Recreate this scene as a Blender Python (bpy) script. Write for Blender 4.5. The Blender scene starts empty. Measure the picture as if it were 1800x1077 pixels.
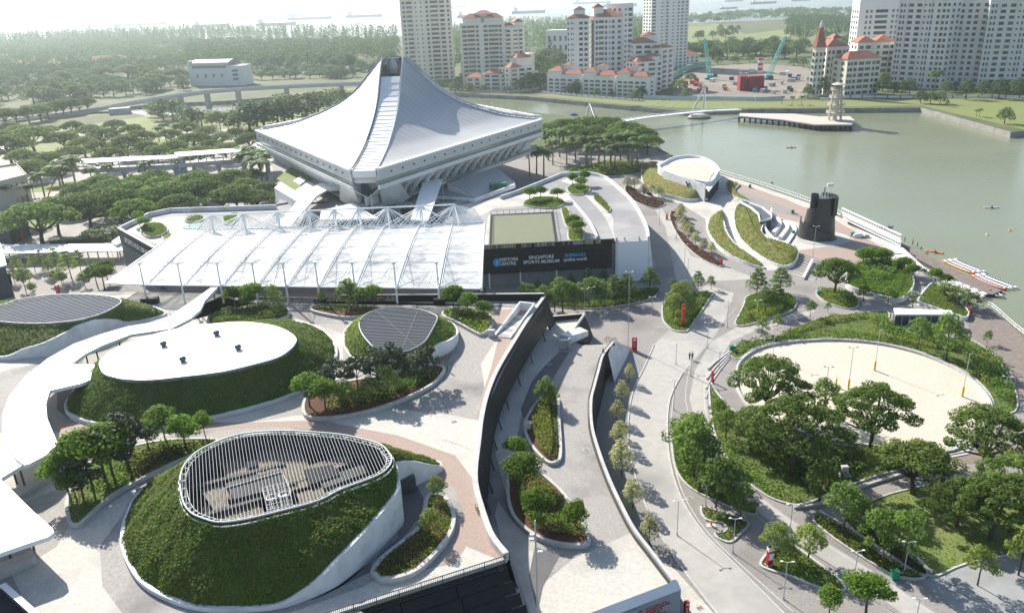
import bpy, math, random
import numpy as np
from mathutils import Vector, Matrix
from mathutils.geometry import tessellate_polygon
random.seed(7); rng = np.random.default_rng(7)
SC = bpy.context.scene
COL = SC.collection
R = math.radians
# ------------------------------------------------------------------ camera, sky, sun, exposure
CAM_H, PITCH, ROLL, FPX = 75.0, R(21.3), R(2.2), 1400.0
_f = np.array([0, math.cos(PITCH), -math.sin(PITCH)])
_u0 = np.array([0, math.sin(PITCH), math.cos(PITCH)])
_r = math.cos(ROLL)*np.array([1., 0, 0]) - math.sin(ROLL)*_u0
_u = math.sin(ROLL)*np.array([1., 0, 0]) + math.cos(ROLL)*_u0
cam_d = bpy.data.cameras.new('camera'); cam = bpy.data.objects.new('camera', cam_d); COL.objects.link(cam)
cam_d.sensor_fit = 'HORIZONTAL'; cam_d.sensor_width = 36; cam_d.lens = 36*FPX/1800
cam_d.clip_start = 1; cam_d.clip_end = 60000
m3 = Matrix((_r, _u, -_f)).transposed()
cam.matrix_world = Matrix.Translation((0, 0, CAM_H)) @ m3.to_4x4()
SC.camera = cam
SUN_AZ, SUN_EL = -33.0, 33.0          # azimuth from +Y towards +X
w = bpy.data.worlds.new('World'); SC.world = w; w.use_nodes = True
nt = w.node_tree; bgn = nt.nodes['Background']
sky = nt.nodes.new('ShaderNodeTexSky'); sky.sky_type = 'NISHITA'; sky.sun_disc = False
sky.sun_elevation = R(SUN_EL); sky.sun_rotation = R(SUN_AZ); sky.air_density = 1.0; sky.dust_density = 1.2; sky.ozone_density = 1.0
nt.links.new(sky.outputs[0], bgn.inputs[0]); bgn.inputs[1].default_value = 0.10
sd = bpy.data.lights.new('sun', 'SUN'); sd.energy = 5.0; sd.angle = R(0.6); sd.color = (1.0, .94, .85)
sun = bpy.data.objects.new('sun', sd); COL.objects.link(sun)
sdir = Vector((math.sin(R(SUN_AZ))*math.cos(R(SUN_EL)), math.cos(R(SUN_AZ))*math.cos(R(SUN_EL)), math.sin(R(SUN_EL))))
sun.rotation_euler = sdir.to_track_quat('Z', 'Y').to_euler()
SC.view_settings.view_transform = 'Standard'; SC.view_settings.look = 'None'
SC.view_settings.exposure = 0.92; SC.view_settings.gamma = 1.0; SC.view_settings.use_curve_mapping = False
SC.render.engine = 'CYCLES'
SC.cycles.max_bounces = 6; SC.cycles.diffuse_bounces = 3; SC.cycles.glossy_bounces = 2; SC.cycles.transmission_bounces = 3
SC.cycles.transparent_max_bounces = 8; SC.cycles.volume_bounces = 0; SC.cycles.use_denoising = True
SC.cycles.use_fast_gi = False; SC.cycles.caustics_reflective = False; SC.cycles.caustics_refractive = False
L0, L1, L2 = 0.0, 4.5, 11.5           # plaza / road, lower deck, upper podium

def W(px, py, z=0.0):
    """ground survey: the place on the level z that the photograph shows at (px, py)"""
    d = _f + _r*(px-900)/FPX - _u*(py-538.5)/FPX
    t = (z-CAM_H)/d[2]
    return Vector((d[0]*t, d[1]*t, z))
def WP(pts, z=0.0): return [W(p[0], p[1], z) for p in pts]
def ZAT(px, py, Y):
    d = _f + _r*(px-900)/FPX - _u*(py-538.5)/FPX
    t = Y/d[1]; return Vector((d[0]*t, Y, CAM_H+d[2]*t))
def PX(p):
    q = np.array(p, float)-np.array([0, 0, CAM_H]); k = q@_f
    return 900+FPX*(q@_r)/k, 538.5-FPX*(q@_u)/k
def HT(px, py, py2, z=0.0):
    """height of an upright thing standing at (px,py) on level z whose top is on row py2"""
    b = W(px, py, z); lo, hi = 0.0, 200.0
    for _ in range(40):
        m = (lo+hi)/2
        if PX((b.x, b.y, z+m))[1] > py2: lo = m
        else: hi = m
    return lo
# ------------------------------------------------------------------ materials
MATS = {}
def _nt(name):
    m = bpy.data.materials.new(name); m.use_nodes = True
    n = m.node_tree.nodes; l = m.node_tree.links; b = n['Principled BSDF']
    return m, n, l, b
def mat(name, c, c2=None, rough=.7, scale=.5, detail=6, metal=0, spec=.3, bump=0, bscale=8, c3=None, s3=.05, emit=0, rnd=0, coat=0, joint=0):
    if name in MATS: return MATS[name]
    m, n, l, b = _nt(name)
    b.inputs['Roughness'].default_value = rough; b.inputs['Metallic'].default_value = metal
    b.inputs['Specular IOR Level'].default_value = spec
    b.inputs['Base Color'].default_value = (*c, 1)
    tc = n.new('ShaderNodeNewGeometry')
    col = None
    if c2 is not None:
        t = n.new('ShaderNodeTexNoise'); t.inputs['Scale'].default_value = scale; t.inputs['Detail'].default_value = detail; t.inputs['Roughness'].default_value = .65
        l.new(tc.outputs['Position'], t.inputs['Vector'])
        r = n.new('ShaderNodeValToRGB'); r.color_ramp.elements[0].position = .34; r.color_ramp.elements[1].position = .66
        r.color_ramp.elements[0].color = (*c, 1); r.color_ramp.elements[1].color = (*c2, 1)
        l.new(t.outputs[0], r.inputs[0]); col = r.outputs[0]
        if c3 is not None:
            t3 = n.new('ShaderNodeTexNoise'); t3.inputs['Scale'].default_value = s3; t3.inputs['Detail'].default_value = 5
            l.new(tc.outputs['Position'], t3.inputs['Vector'])
            r3 = n.new('ShaderNodeValToRGB'); r3.color_ramp.elements[0].position = .5; r3.color_ramp.elements[1].position = .68
            l.new(t3.outputs[0], r3.inputs[0])
            mx = n.new('ShaderNodeMix'); mx.data_type = 'RGBA'; mx.inputs['B'].default_value = (*c3, 1)
            l.new(r3.outputs[0], mx.inputs['Factor']); l.new(col, mx.inputs['A']); col = mx.outputs['Result']
    if joint and col is not None:
        bt = n.new('ShaderNodeTexBrick'); bt.inputs['Scale'].default_value = 1; bt.inputs['Brick Width'].default_value = joint; bt.inputs['Row Height'].default_value = joint*.5; bt.inputs['Mortar Size'].default_value = joint*.05
        bt.inputs['Color1'].default_value = (1,1,1,1); bt.inputs['Color2'].default_value = (.85,.85,.85,1); bt.inputs['Mortar'].default_value = (.6,.6,.6,1); bt.inputs['Bias'].default_value = -.3
        mp = n.new('ShaderNodeMapping'); mp.inputs['Rotation'].default_value = (0, 0, .5); l.new(tc.outputs['Position'], mp.inputs[0]); l.new(mp.outputs[0], bt.inputs[0])
        mu = n.new('ShaderNodeMix'); mu.data_type = 'RGBA'; mu.blend_type = 'MULTIPLY'; mu.inputs['Factor'].default_value = 1; l.new(col, mu.inputs['A']); l.new(bt.outputs[0], mu.inputs['B']); col = mu.outputs['Result']
    if rnd:
        oi = n.new('ShaderNodeObjectInfo'); hs = n.new('ShaderNodeHueSaturation')
        mr = n.new('ShaderNodeMapRange'); mr.inputs['To Min'].default_value = 1-rnd; mr.inputs['To Max'].default_value = 1+rnd
        l.new(oi.outputs['Random'], mr.inputs[0]); l.new(mr.outputs[0], hs.inputs['Value'])
        if col is not None: l.new(col, hs.inputs['Color'])
        else: hs.inputs['Color'].default_value = (*c, 1)
        col = hs.outputs[0]
    if col is not None: l.new(col, b.inputs['Base Color'])
    if bump:
        t2 = n.new('ShaderNodeTexNoise'); t2.inputs['Scale'].default_value = bscale; t2.inputs['Detail'].default_value = 4
        l.new(tc.outputs['Position'], t2.inputs['Vector'])
        bp = n.new('ShaderNodeBump'); bp.inputs['Strength'].default_value = bump; bp.inputs['Distance'].default_value = .1
        l.new(t2.outputs[0], bp.inputs['Height']); l.new(bp.outputs[0], b.inputs['Normal'])
    if emit: b.inputs['Emission Color'].default_value = (*c, 1); b.inputs['Emission Strength'].default_value = emit
    MATS[name] = m; return m
def leafmat(name, c, c2, trans=.35, patch=None):
    if name in MATS: return MATS[name]
    m, n, l, b = _nt(name)
    g = n.new('ShaderNodeNewGeometry'); oi = n.new('ShaderNodeObjectInfo')
    r = n.new('ShaderNodeValToRGB'); r.color_ramp.elements[0].color = (*c, 1); r.color_ramp.elements[1].color = (*c2, 1)
    l.new(g.outputs['Random Per Island'], r.inputs[0]); cout = r.outputs[0]
    if patch:
        tn = n.new('ShaderNodeTexNoise'); tn.inputs['Scale'].default_value = .16; tn.inputs['Detail'].default_value = 6; l.new(g.outputs['Position'], tn.inputs[0])
        pr = n.new('ShaderNodeValToRGB'); pr.color_ramp.elements[0].position = .5; pr.color_ramp.elements[1].position = .66; l.new(tn.outputs[0], pr.inputs[0])
        pm = n.new('ShaderNodeMix'); pm.data_type = 'RGBA'; pm.inputs['B'].default_value = (*patch, 1); l.new(pr.outputs[0], pm.inputs['Factor']); l.new(cout, pm.inputs['A']); cout = pm.outputs['Result']
    hs = n.new('ShaderNodeHueSaturation'); hs.inputs['Saturation'].default_value = 1.04; l.new(cout, hs.inputs['Color'])
    mr = n.new('ShaderNodeMapRange'); mr.inputs['To Min'].default_value = .75; mr.inputs['To Max'].default_value = 1.25
    l.new(oi.outputs['Random'], mr.inputs[0]); l.new(mr.outputs[0], hs.inputs['Value'])
    b.inputs['Roughness'].default_value = .65; b.inputs['Specular IOR Level'].default_value = .12
    l.new(hs.outputs[0], b.inputs['Base Color'])
    tr = n.new('ShaderNodeBsdfTranslucent'); l.new(hs.outputs[0], tr.inputs['Color'])
    mx = n.new('ShaderNodeMixShader'); mx.inputs[0].default_value = trans
    l.new(b.outputs[0], mx.inputs[1]); l.new(tr.outputs[0], mx.inputs[2])
    l.new(mx.outputs[0], n['Material Output'].inputs[0])
    MATS[name] = m; return m
# ------------------------------------------------------------------ builders
def obj(name, me, m=None, parent=None, label=None, cat=None, group=None, kind=None):
    o = bpy.data.objects.new(name, me); COL.objects.link(o)
    if me is not None and m is not None and len(me.materials) == 0:
        me.materials.append(m)
    if parent is not None: o.parent = parent
    if label: o['label'] = label
    if cat: o['category'] = cat
    if group: o['group'] = group
    if kind: o['kind'] = kind
    return o
def empty(name, loc, label=None, cat=None, group=None, rz=0):
    o = obj(name, None, None, None, label, cat, group); o.location = loc; o.rotation_euler = (0, 0, rz); o.empty_display_size = .1
    return o
class MB:
    """collects shapes into one mesh"""
    def __init__(s): s.v = []; s.f = []
    def add(s, vs, fs):
        k = len(s.v); s.v += [tuple(p) for p in vs]; s.f += [tuple(i+k for i in f) for f in fs]; return s
    def box(s, c, d, rz=0, M=None):
        x, y, z = d[0]/2, d[1]/2, d[2]/2; vs = []
        ca, sa = math.cos(rz), math.sin(rz)
        for dx, dy, dz in ((-x,-y,-z),(x,-y,-z),(x,y,-z),(-x,y,-z),(-x,-y,z),(x,-y,z),(x,y,z),(-x,y,z)):
            vs.append((c[0]+dx*ca-dy*sa, c[1]+dx*sa+dy*ca, c[2]+dz))
        return s.add(vs, [(3,2,1,0),(4,5,6,7),(0,1,5,4),(1,2,6,5),(2,3,7,6),(3,0,4,7)])
    def prism(s, pts, z0, z1):
        """polygon (x,y) extruded from z0 to z1 (numbers or per-point lists)"""
        n = len(pts)
        a = sum(pts[i][0]*pts[(i+1)%n][1]-pts[(i+1)%n][0]*pts[i][1] for i in range(n))
        Z0 = z0 if hasattr(z0, '__len__') else [z0]*n; Z1 = z1 if hasattr(z1, '__len__') else [z1]*n
        idx = list(range(n)) if a > 0 else list(range(n))[::-1]
        vs = [(pts[i][0], pts[i][1], Z0[i]) for i in idx]+[(pts[i][0], pts[i][1], Z1[i]) for i in idx]
        return s.add(vs, [tuple(range(n))[::-1], tuple(range(n, 2*n))]+[(i, (i+1)%n, n+(i+1)%n, n+i) for i in range(n)])
    def tube(s, path, rad, n=6, cap=True):
        """tube along a path, rad number or list"""
        path = [Vector(p) for p in path]; k = len(path)
        rr = rad if hasattr(rad, '__len__') else [rad]*k
        vs = []; fs = []
        for i, p in enumerate(path):
            t = (path[min(i+1, k-1)]-path[max(i-1, 0)]).normalized()
            a = Vector((0, 0, 1)) if abs(t.z) < .9 else Vector((1, 0, 0))
            e1 = t.cross(a).normalized(); e2 = t.cross(e1)
            for j in range(n):
                an = 2*math.pi*j/n; vs.append(p+e1*(rr[i]*math.cos(an))+e2*(rr[i]*math.sin(an)))
        for i in range(k-1):
            for j in range(n):
                fs.append((i*n+j, i*n+(j+1)%n, (i+1)*n+(j+1)%n, (i+1)*n+j))
        if cap: fs += [tuple(range(n))[::-1], tuple(range((k-1)*n, k*n))]
        return s.add(vs, fs)
    def bar(s, a, b, w, h=None):
        """square bar from a to b"""
        a = Vector(a); b = Vector(b); h = h or w; t = (b-a).normalized()
        up = Vector((0, 0, 1)) if abs(t.z) < .95 else Vector((1, 0, 0))
        e1 = t.cross(up).normalized()*w/2; e2 = e1.cross(t).normalized()*h/2
        vs = [a-e1-e2, a+e1-e2, a+e1+e2, a-e1+e2, b-e1-e2, b+e1-e2, b+e1+e2, b-e1+e2]
        return s.add(vs, [(0,1,2,3),(7,6,5,4),(0,4,5,1),(1,5,6,2),(2,6,7,3),(3,7,4,0)])
    def lathe(s, prof, n=16, c=(0, 0), cap=True, sx=1, sy=1):
        vs = []; fs = []; k = len(prof)
        for r_, z in prof:
            for j in range(n):
                an = 2*math.pi*j/n; vs.append((c[0]+r_*sx*math.cos(an), c[1]+r_*sy*math.sin(an), z))
        for i in range(k-1):
            for j in range(n): fs.append((i*n+j, i*n+(j+1)%n, (i+1)*n+(j+1)%n, (i+1)*n+j))
        if cap: fs += [tuple(range(n))[::-1], tuple(range((k-1)*n, k*n))]
        return s.add(vs, fs)
    def strip(s, A, B):
        """quads between two point rows"""
        n = len(A); return s.add(list(A)+list(B), [(i, i+1, n+i+1, n+i) for i in range(n-1)])
    def wall(s, path, t, z0, z1, closed=False):
        """wall of thickness t along path (x,y); z0,z1 numbers or lists"""
        n = len(path); P2 = [Vector((p[0], p[1])) for p in path]
        Z0 = z0 if hasattr(z0, '__len__') else [z0]*n; Z1 = z1 if hasattr(z1, '__len__') else [z1]*n
        L = []; Rr = []
        for i in range(n):
            a = P2[(i-1)%n] if (closed or i > 0) else P2[i]; b = P2[(i+1)%n] if (closed or i < n-1) else P2[i]
            d = (b-a); d = d.normalized() if d.length > 1e-6 else Vector((1, 0)); nn = Vector((-d.y, d.x))*t/2
            L.append(P2[i]+nn); Rr.append(P2[i]-nn)
        vs = []
        for i in range(n):
            vs += [(L[i].x, L[i].y, Z0[i]), (Rr[i].x, Rr[i].y, Z0[i]), (Rr[i].x, Rr[i].y, Z1[i]), (L[i].x, L[i].y, Z1[i])]
        fs = []
        for i in range(n if closed else n-1):
            a = 4*i; b = 4*((i+1)%n)
            for j in range(4): fs.append((a+j, a+(j+1)%4, b+(j+1)%4, b+j))
        if not closed: fs += [(3,2,1,0), (4*n-4, 4*n-3, 4*n-2, 4*n-1)]
        return s.add(vs, fs)
    def mesh(s, name='m', smooth=False):
        me = bpy.data.meshes.new(name); me.from_pydata([tuple(map(float, p)) for p in s.v], [], s.f)
        if smooth: me.polygons.foreach_set('use_smooth', [True]*len(me.polygons))
        me.update(); return me
    def build(s, name, m, parent=None, smooth=False, **k): return obj(name, s.mesh(name, smooth), m, parent, **k)
def npmesh(name, V, F, smooth=False):
    """V (n,3) array; F (m,k) index array with k = 3 or 4"""
    me = bpy.data.meshes.new(name); nv = len(V); nf, k = F.shape
    me.vertices.add(nv); me.vertices.foreach_set('co', np.ascontiguousarray(V, dtype=np.float32).ravel())
    me.loops.add(nf*k); me.loops.foreach_set('vertex_index', np.ascontiguousarray(F, dtype=np.int32).ravel())
    me.polygons.add(nf); me.polygons.foreach_set('loop_start', np.arange(0, nf*k, k, dtype=np.int32))
    try: me.polygons.foreach_set('loop_total', np.full(nf, k, dtype=np.int32))
    except Exception: pass
    if smooth: me.polygons.foreach_set('use_smooth', np.ones(nf, dtype=bool))
    me.update(calc_edges=True); return me
def crom(pts, n=6, closed=True):
    """Catmull-Rom through the points"""
    P = [Vector(p) for p in pts]; k = len(P); out = []
    for i in range(k if closed else k-1):
        if closed: a, b, c, d = P[(i-1)%k], P[i], P[(i+1)%k], P[(i+2)%k]
        else: a, b, c, d = P[max(i-1, 0)], P[i], P[i+1], P[min(i+2, k-1)]
        for j in range(n):
            t = j/n
            out.append(.5*((2*b)+(c-a)*t+(2*a-5*b+4*c-d)*t*t+(3*b-a-3*c+d)*t**3))
    if not closed: out.append(P[-1].copy())
    return out
def area2(P): return sum(P[i][0]*P[(i+1)%len(P)][1]-P[(i+1)%len(P)][0]*P[i][1] for i in range(len(P)))
def inset(P, d):
    """offset of a closed loop inwards by d"""
    n = len(P); sgn = 1 if area2(P) > 0 else -1; out = []
    for i in range(n):
        a = Vector(P[(i-1)%n][:2]); b = Vector(P[(i+1)%n][:2]); t = (b-a); t = t.normalized() if t.length > 1e-6 else Vector((1, 0))
        out.append(Vector((P[i][0]-t.y*d*sgn, P[i][1]+t.x*d*sgn, P[i][2] if len(P[i]) > 2 else 0)))
    return out
def sheet(name, pts, z, m, kind='structure', parent=None, smooth=0, **k):
    """flat sheet; pts photograph points on level z (or world points)"""
    P = [W(p[0], p[1], z) if len(p) == 2 else Vector(p) for p in pts]
    if smooth: P = crom(P, smooth)
    if area2(P) < 0: P = P[::-1]
    return MB().add([(p.x, p.y, z) for p in P], [tuple(range(len(P)))]).build(name, m, parent, kind=kind, **k)
def inpoly(x, y, P):
    """vectorised point in polygon"""
    c = np.zeros(len(x), bool); n = len(P); j = n-1
    for i in range(n):
        xi, yi, xj, yj = P[i][0], P[i][1], P[j][0], P[j][1]
        if yi != yj:
            c ^= ((yi > y) != (yj > y)) & (x < (xj-xi)*(y-yi)/(yj-yi)+xi)
        j = i
    return c
def scatter(P, n):
    """n random points in the polygon"""
    xs = [p[0] for p in P]; ys = [p[1] for p in P]; out = np.zeros((0, 2))
    for _ in range(60):
        q = np.stack([rng.uniform(min(xs), max(xs), n*2), rng.uniform(min(ys), max(ys), n*2)], 1)
        out = np.concatenate([out, q[inpoly(q[:, 0], q[:, 1], P)]])
        if len(out) >= n: break
    return out[:n]
def leaves(C, size, up=.35, asp=.6, N=None):
    """random leaf quads centred on C (n,3); size number or array; N preferred normals"""
    n = len(C); d = rng.normal(size=(n, 3)); d /= np.linalg.norm(d, axis=1)[:, None]
    if N is not None: d = d*.8+N
    d[:, 2] += up; d /= np.linalg.norm(d, axis=1)[:, None]+1e-9
    t = rng.normal(size=(n, 3)); t -= d*(t*d).sum(1)[:, None]; t /= np.linalg.norm(t, axis=1)[:, None]+1e-9
    b = np.cross(d, t); s = (np.asarray(size)*rng.uniform(.6, 1.3, n))[:, None]
    V = np.stack([C-t*s*.5, C-b*s*asp*.5, C+t*s*.5, C+b*s*asp*.5], 1).reshape(-1, 3)
    return V, np.arange(4*n).reshape(n, 4)
def dup(root, loc, rz=0, s=1.0, label=None, group=None, sz=None):
    r = root.copy(); COL.objects.link(r); r.location = loc; r.rotation_euler = (0, 0, rz); r.scale = (s, s, sz or s)
    if label: r['label'] = label
    if group: r['group'] = group
    for ch in root.children:
        c = ch.copy(); COL.objects.link(c); c.parent = r
        for g in ch.children:
            d = g.copy(); COL.objects.link(d); d.parent = c
    return r
def text(name, s, loc, size, m, rot, parent=None, align='CENTER', bold=0.0, sx=1.0):
    cu = bpy.data.curves.new(name, 'FONT'); cu.body = s; cu.size = size; cu.align_x = align; cu.align_y = 'CENTER'; cu.extrude = .02; cu.offset = bold
    cu.materials.append(m); o = obj(name, cu, None, parent); o.location = loc
    o.rotation_euler = rot if not isinstance(rot, Matrix) else rot.to_euler(); o.scale = (sx, 1, 1); return o
# ------------------------------------------------------------------ the setting: water, land, paving sheets
M_conc = mat('concrete pale', (.50,.49,.46), (.42,.41,.385), rough=.85, scale=.35, c3=(.36,.35,.33), s3=.09, bump=.15)
M_white = mat('white paint', (.78,.78,.77), (.70,.70,.69), rough=.6, scale=.25)
M_wwall = mat('white render wall', (.72,.73,.74), (.60,.61,.62), rough=.75, scale=.5, c3=(.52,.53,.54), s3=.3)
M_pale = mat('paving cream', (.61,.585,.525), (.51,.485,.43), rough=.85, scale=1.6, c3=(.43,.41,.37), s3=.12, bump=.2, bscale=6, joint=0.34)
M_grey = mat('paving grey', (.41,.39,.36), (.32,.304,.282), rough=.85, scale=2.2, c3=(.22,.212,.205), s3=.10, bump=.2, bscale=6, joint=0.34)
M_dark = mat('paving dark', (.155,.152,.153), (.115,.114,.118), rough=.8, scale=2.2, c3=(.15,.145,.145), s3=.12, bump=.2, bscale=6, joint=0.34)
M_red = mat('paving terracotta', (.43,.325,.275), (.35,.262,.222), rough=.85, scale=2.0, c3=(.36,.29,.25), s3=.12, bump=.2, bscale=6, joint=0.34)
M_road = mat('road light asphalt', (.42,.405,.372), (.36,.348,.322), rough=.9, scale=.6, c3=(.26,.257,.25), s3=.05, bump=.1, bscale=12)
M_brick = mat('paving small setts', (.34,.318,.298), (.26,.243,.228), rough=.85, scale=2.6, c3=(.22,.205,.192), s3=.08, bump=.25, bscale=7, joint=0.34)
M_line = mat('white line paint', (.50,.50,.48), (.36,.36,.35), rough=.7, scale=1.5)
M_lawn = mat('lawn', (.12,.17,.04), (.17,.21,.06), rough=.9, scale=.35, c3=(.19,.19,.075), s3=.08, bump=.4, bscale=5)
M_lawnfar = mat('field', (.15,.185,.05), (.185,.21,.07), rough=.95, scale=.02, c3=(.19,.18,.085), s3=.012)
M_soil = mat('soil', (.07,.035,.02), (.11,.05,.03), rough=.95, scale=1.5)
M_sand = mat('court sand', (.57,.525,.44), (.49,.445,.365), rough=.95, scale=1.6, c3=(.52,.46,.37), s3=.12, bump=1.0, bscale=3.0)
M_gravel = mat('gravel bed', (.30,.295,.28), (.17,.168,.16), rough=.95, scale=4.0, bump=.5, bscale=8)
M_deck = mat('timber deck', (.24,.20,.17), (.17,.145,.125), rough=.8, scale=.9)
M_carpark = mat('car park concrete', (.36,.35,.33), (.29,.28,.265), rough=.9, scale=.2, c3=(.42,.40,.37), s3=.05)
M_quay = mat('quay stone', (.30,.295,.27), (.22,.215,.20), rough=.9, scale=.3, c3=(.17,.17,.155), s3=.15)

def watermat(name, c, bs, bstr, rough):
    m, n, l, b = _nt(name)
    b.inputs['Base Color'].default_value = (*c, 1); b.inputs['Roughness'].default_value = rough; b.inputs['IOR'].default_value = 1.33
    g = n.new('ShaderNodeNewGeometry'); mp = n.new('ShaderNodeMapping'); mp.inputs['Scale'].default_value = (.7, 1.3, 1); mp.inputs['Rotation'].default_value = (0, 0, .3)
    t = n.new('ShaderNodeTexNoise'); t.inputs['Scale'].default_value = bs; t.inputs['Detail'].default_value = 4; t.inputs['Roughness'].default_value = .6
    l.new(g.outputs['Position'], mp.inputs[0]); l.new(mp.outputs[0], t.inputs[0])
    bp = n.new('ShaderNodeBump'); bp.inputs['Strength'].default_value = bstr; bp.inputs['Distance'].default_value = .3
    l.new(t.outputs[0], bp.inputs['Height']); l.new(bp.outputs[0], b.inputs['Normal'])
    t2 = n.new('ShaderNodeTexNoise'); t2.inputs['Scale'].default_value = .012; t2.inputs['Detail'].default_value = 5; l.new(mp.outputs[0], t2.inputs[0])
    mr = n.new('ShaderNodeMapRange'); mr.inputs['From Min'].default_value = .35; mr.inputs['From Max'].default_value = .65; mr.inputs['To Min'].default_value = rough*.55; mr.inputs['To Max'].default_value = rough*1.7; l.new(t2.outputs[0], mr.inputs[0]); l.new(mr.outputs[0], b.inputs['Roughness']); return m
M_river = watermat('river water', (.19,.208,.128), .55, .34, .16)
M_sea = watermat('sea water', (.17,.19,.17), .12, .5, .3)
sheet('sea', [(-16000,-300,0),(16000,-300,0),(16000,20000,0),(-16000,20000,0)], -3.2, M_sea)
# land on the near side of the basin
near_shore = [(1990,700),(1800,590),(1742,542),(1690,528),(1625,480),(1560,424),(1500,390),(1430,356),(1350,328),(1290,310),(1230,291),(1185,275),
              (1160,262),(1150,245),(1120,225),(1060,212),(990,203),(950,199),(840,190),(700,185),(600,182),(520,184),(440,191),(330,201),(255,204),(225,197)]
far_shore = [(225,188),(300,182),(400,178),(470,172),(560,166),(620,160),(797,164),(931,170.5),(1018,179),(1101,187),(1200,196),(1333,192),(1618,190),(1778,234),(1830,226),(1990,215)]
NS = WP(near_shore); FS = WP(far_shore)
far_edge = [(2600,FS[-1].y,0),(3200,2100,0),(1500,2150,0),(900,1950,0),(450,1950,0),(0,2150,0),(-300,1750,0),(-600,1700,0),(-1000,2300,0),(-1700,2350,0),(-3500,2350,0),(-3500,-60,0)]
land = MB()
P_land = [Vector(p) for p in far_edge]+[Vector((-200,-60,0)), Vector((300,-60,0)), Vector((300, NS[0].y, 0))]+NS+FS
M_ground = mat('ground park grass', (.06,.085,.03), (.10,.12,.05), rough=.95, scale=.06, c3=(.15,.14,.08), s3=.02)
sheet('ground', [tuple(p) for p in P_land], -.012, M_ground)
land.wall(NS, .5, -4, -.02).build('river_bank', M_quay, kind='structure')
MB().wall(FS, .9, -4, .35).build('quay_wall', M_quay, kind='structure')
riv = [Vector((600, NS[0].y, 0))]+NS+FS+[Vector((600, FS[-1].y, 0))]
sheet('river', [tuple(p) for p in riv], -2.5, M_river)
# plaza, car park and forecourt around the complex, level 0
plaza = [(1990,1400),(1990,705),(1800,592),(1742,544),(1690,530),(1625,482),(1560,427),(1500,393),(1430,359),(1350,331),(1290,313),(1230,294),(1185,278),(1150,262),(1080,262),(950,262),(700,300),
         (470,262),(420,232),(280,240),(120,235),(-100,262),(-500,330),(-500,700),(200,1400)]
sheet('plaza_paving', plaza, -.006, M_brick)
carpark = [(470,262),(420,225),(280,236),(120,230),(-100,258),(-500,330),(-500,560),(0,500),(190,480),(230,400),(480,372),(480,300)]
sheet('car_park', carpark, 0.0, M_carpark)
for pts in ([(30,262),(110,240),(300,244),(420,250),(400,262),(250,268),(110,275)], [(-60,330),(150,318),(330,312),(460,318),(450,326),(280,326),(140,334),(-60,345)],
            [(-40,395),(60,372),(200,366),(230,372),(150,384),(0,412)], [(60,300),(150,292),(200,296),(90,308)], [(0,240),(190,214),(272,203),(265,212),(130,236),(0,256)]):
    sheet('lawn', pts, .008, M_lawn)
sheet('lawn', [(185,222),(262,204),(330,204),(420,197),(600,186),(640,190),(450,232),(300,234)], -.004, M_lawnfar)
for pts in ([(510,166),(640,152),(700,150),(700,160),(560,165)], [(940,168),(1020,176),(1100,184),(1200,191),(1440,188),(1620,186),(1800,228),(1990,212),(1990,176),(1780,172),(1500,176),(1330,178),(1180,172),(1000,162)],
            [(0,208),(120,196),(220,192),(200,200),(60,215)], [(1205,44),(1255,40),(1310,60),(1400,50),(1500,40),(1400,95),(1260,100),(1205,90)]):
    sheet('field', pts, .03, M_lawnfar)
# ---- haze: still air round the whole scene
hz = MB().box((0, 9700, 46), (34000, 21000, 104)); M_haze = bpy.data.materials.new('haze air'); M_haze.use_nodes = True
hn = M_haze.node_tree; hn.nodes.remove(hn.nodes['Principled BSDF']); pv = hn.nodes.new('ShaderNodeVolumePrincipled')
pv.inputs['Color'].default_value = (.80,.93,1,1); pv.inputs['Density'].default_value = .00011; pv.inputs['Anisotropy'].default_value = .52
hn.links.new(pv.outputs[0], hn.nodes['Material Output'].inputs['Volume'])
hz.build('haze', M_haze, kind='stuff')

# ------------------------------------------------------------------ upper podium (a building under the terrace)
M_black = mat('black cladding', (.008,.0085,.01), (.017,.018,.02), rough=.5, scale=.6, spec=.2)
M_blackm = mat('black mesh panel', (.010,.0105,.012), (.026,.027,.03), rough=.5, scale=1.2, spec=.2)
M_dgrey = mat('dark grey metal', (.085,.09,.094), (.065,.07,.074), rough=.75, scale=.8, spec=.12)
M_steel = mat('galvanised steel', (.42,.43,.44), rough=.45, metal=.3)
M_post = mat('post paint grey', (.48,.49,.50), rough=.5)
M_coping = mat('coping stone', (.50,.495,.475), (.40,.395,.38), rough=.8, scale=.8)
M_glass = mat('glass dark green', (.035,.06,.06), (.05,.085,.08), rough=.2, scale=.4, spec=.3)
wall_px = [(957,527),(930,565),(902,610),(874,658),(857,700),(847,742),(841.5,787),(836,833),(838,868),(852,917),(866,952),(890,983)]
WALL = crom(WP(wall_px, L2), 5, closed=False)
front = WP([(890,983),(590,1079),(250,1188)], L2)
rear_px = [(380,514),(450,529),(600,530),(840,528),(957,527)]
pod_top = WALL + front[1:] + WP([(-900,1188),(-900,700),(-300,600),(0,535),(150,512),(200,511)], L2) + WP(rear_px[:-1], L2)
pod = empty('podium', (0, 100, 0), 'raised paved terrace block with black curving flank carrying the grass mounds', 'podium')
pod['category'] = 'podium'
if area2(pod_top) < 0: pod_top = pod_top[::-1]
def child(o, p):
    """parent o to p keeping o where it stands"""
    o.parent = p; o.matrix_parent_inverse = Matrix.Translation(p.location).inverted(); return o
def kid(mb, name, m, parent, smooth=False, **k):
    o = mb.build(name, m, None, smooth, **k); return child(o, parent)
body = MB().prism([(p.x, p.y) for p in inset(pod_top, .9)], 0, L2-.25); kid(body, 'body', M_dgrey, pod)
kid(MB().prism([(p.x, p.y) for p in inset(pod_top, .5)], L2-.24, L2), 'terrace_slab', M_grey, pod)
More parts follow.
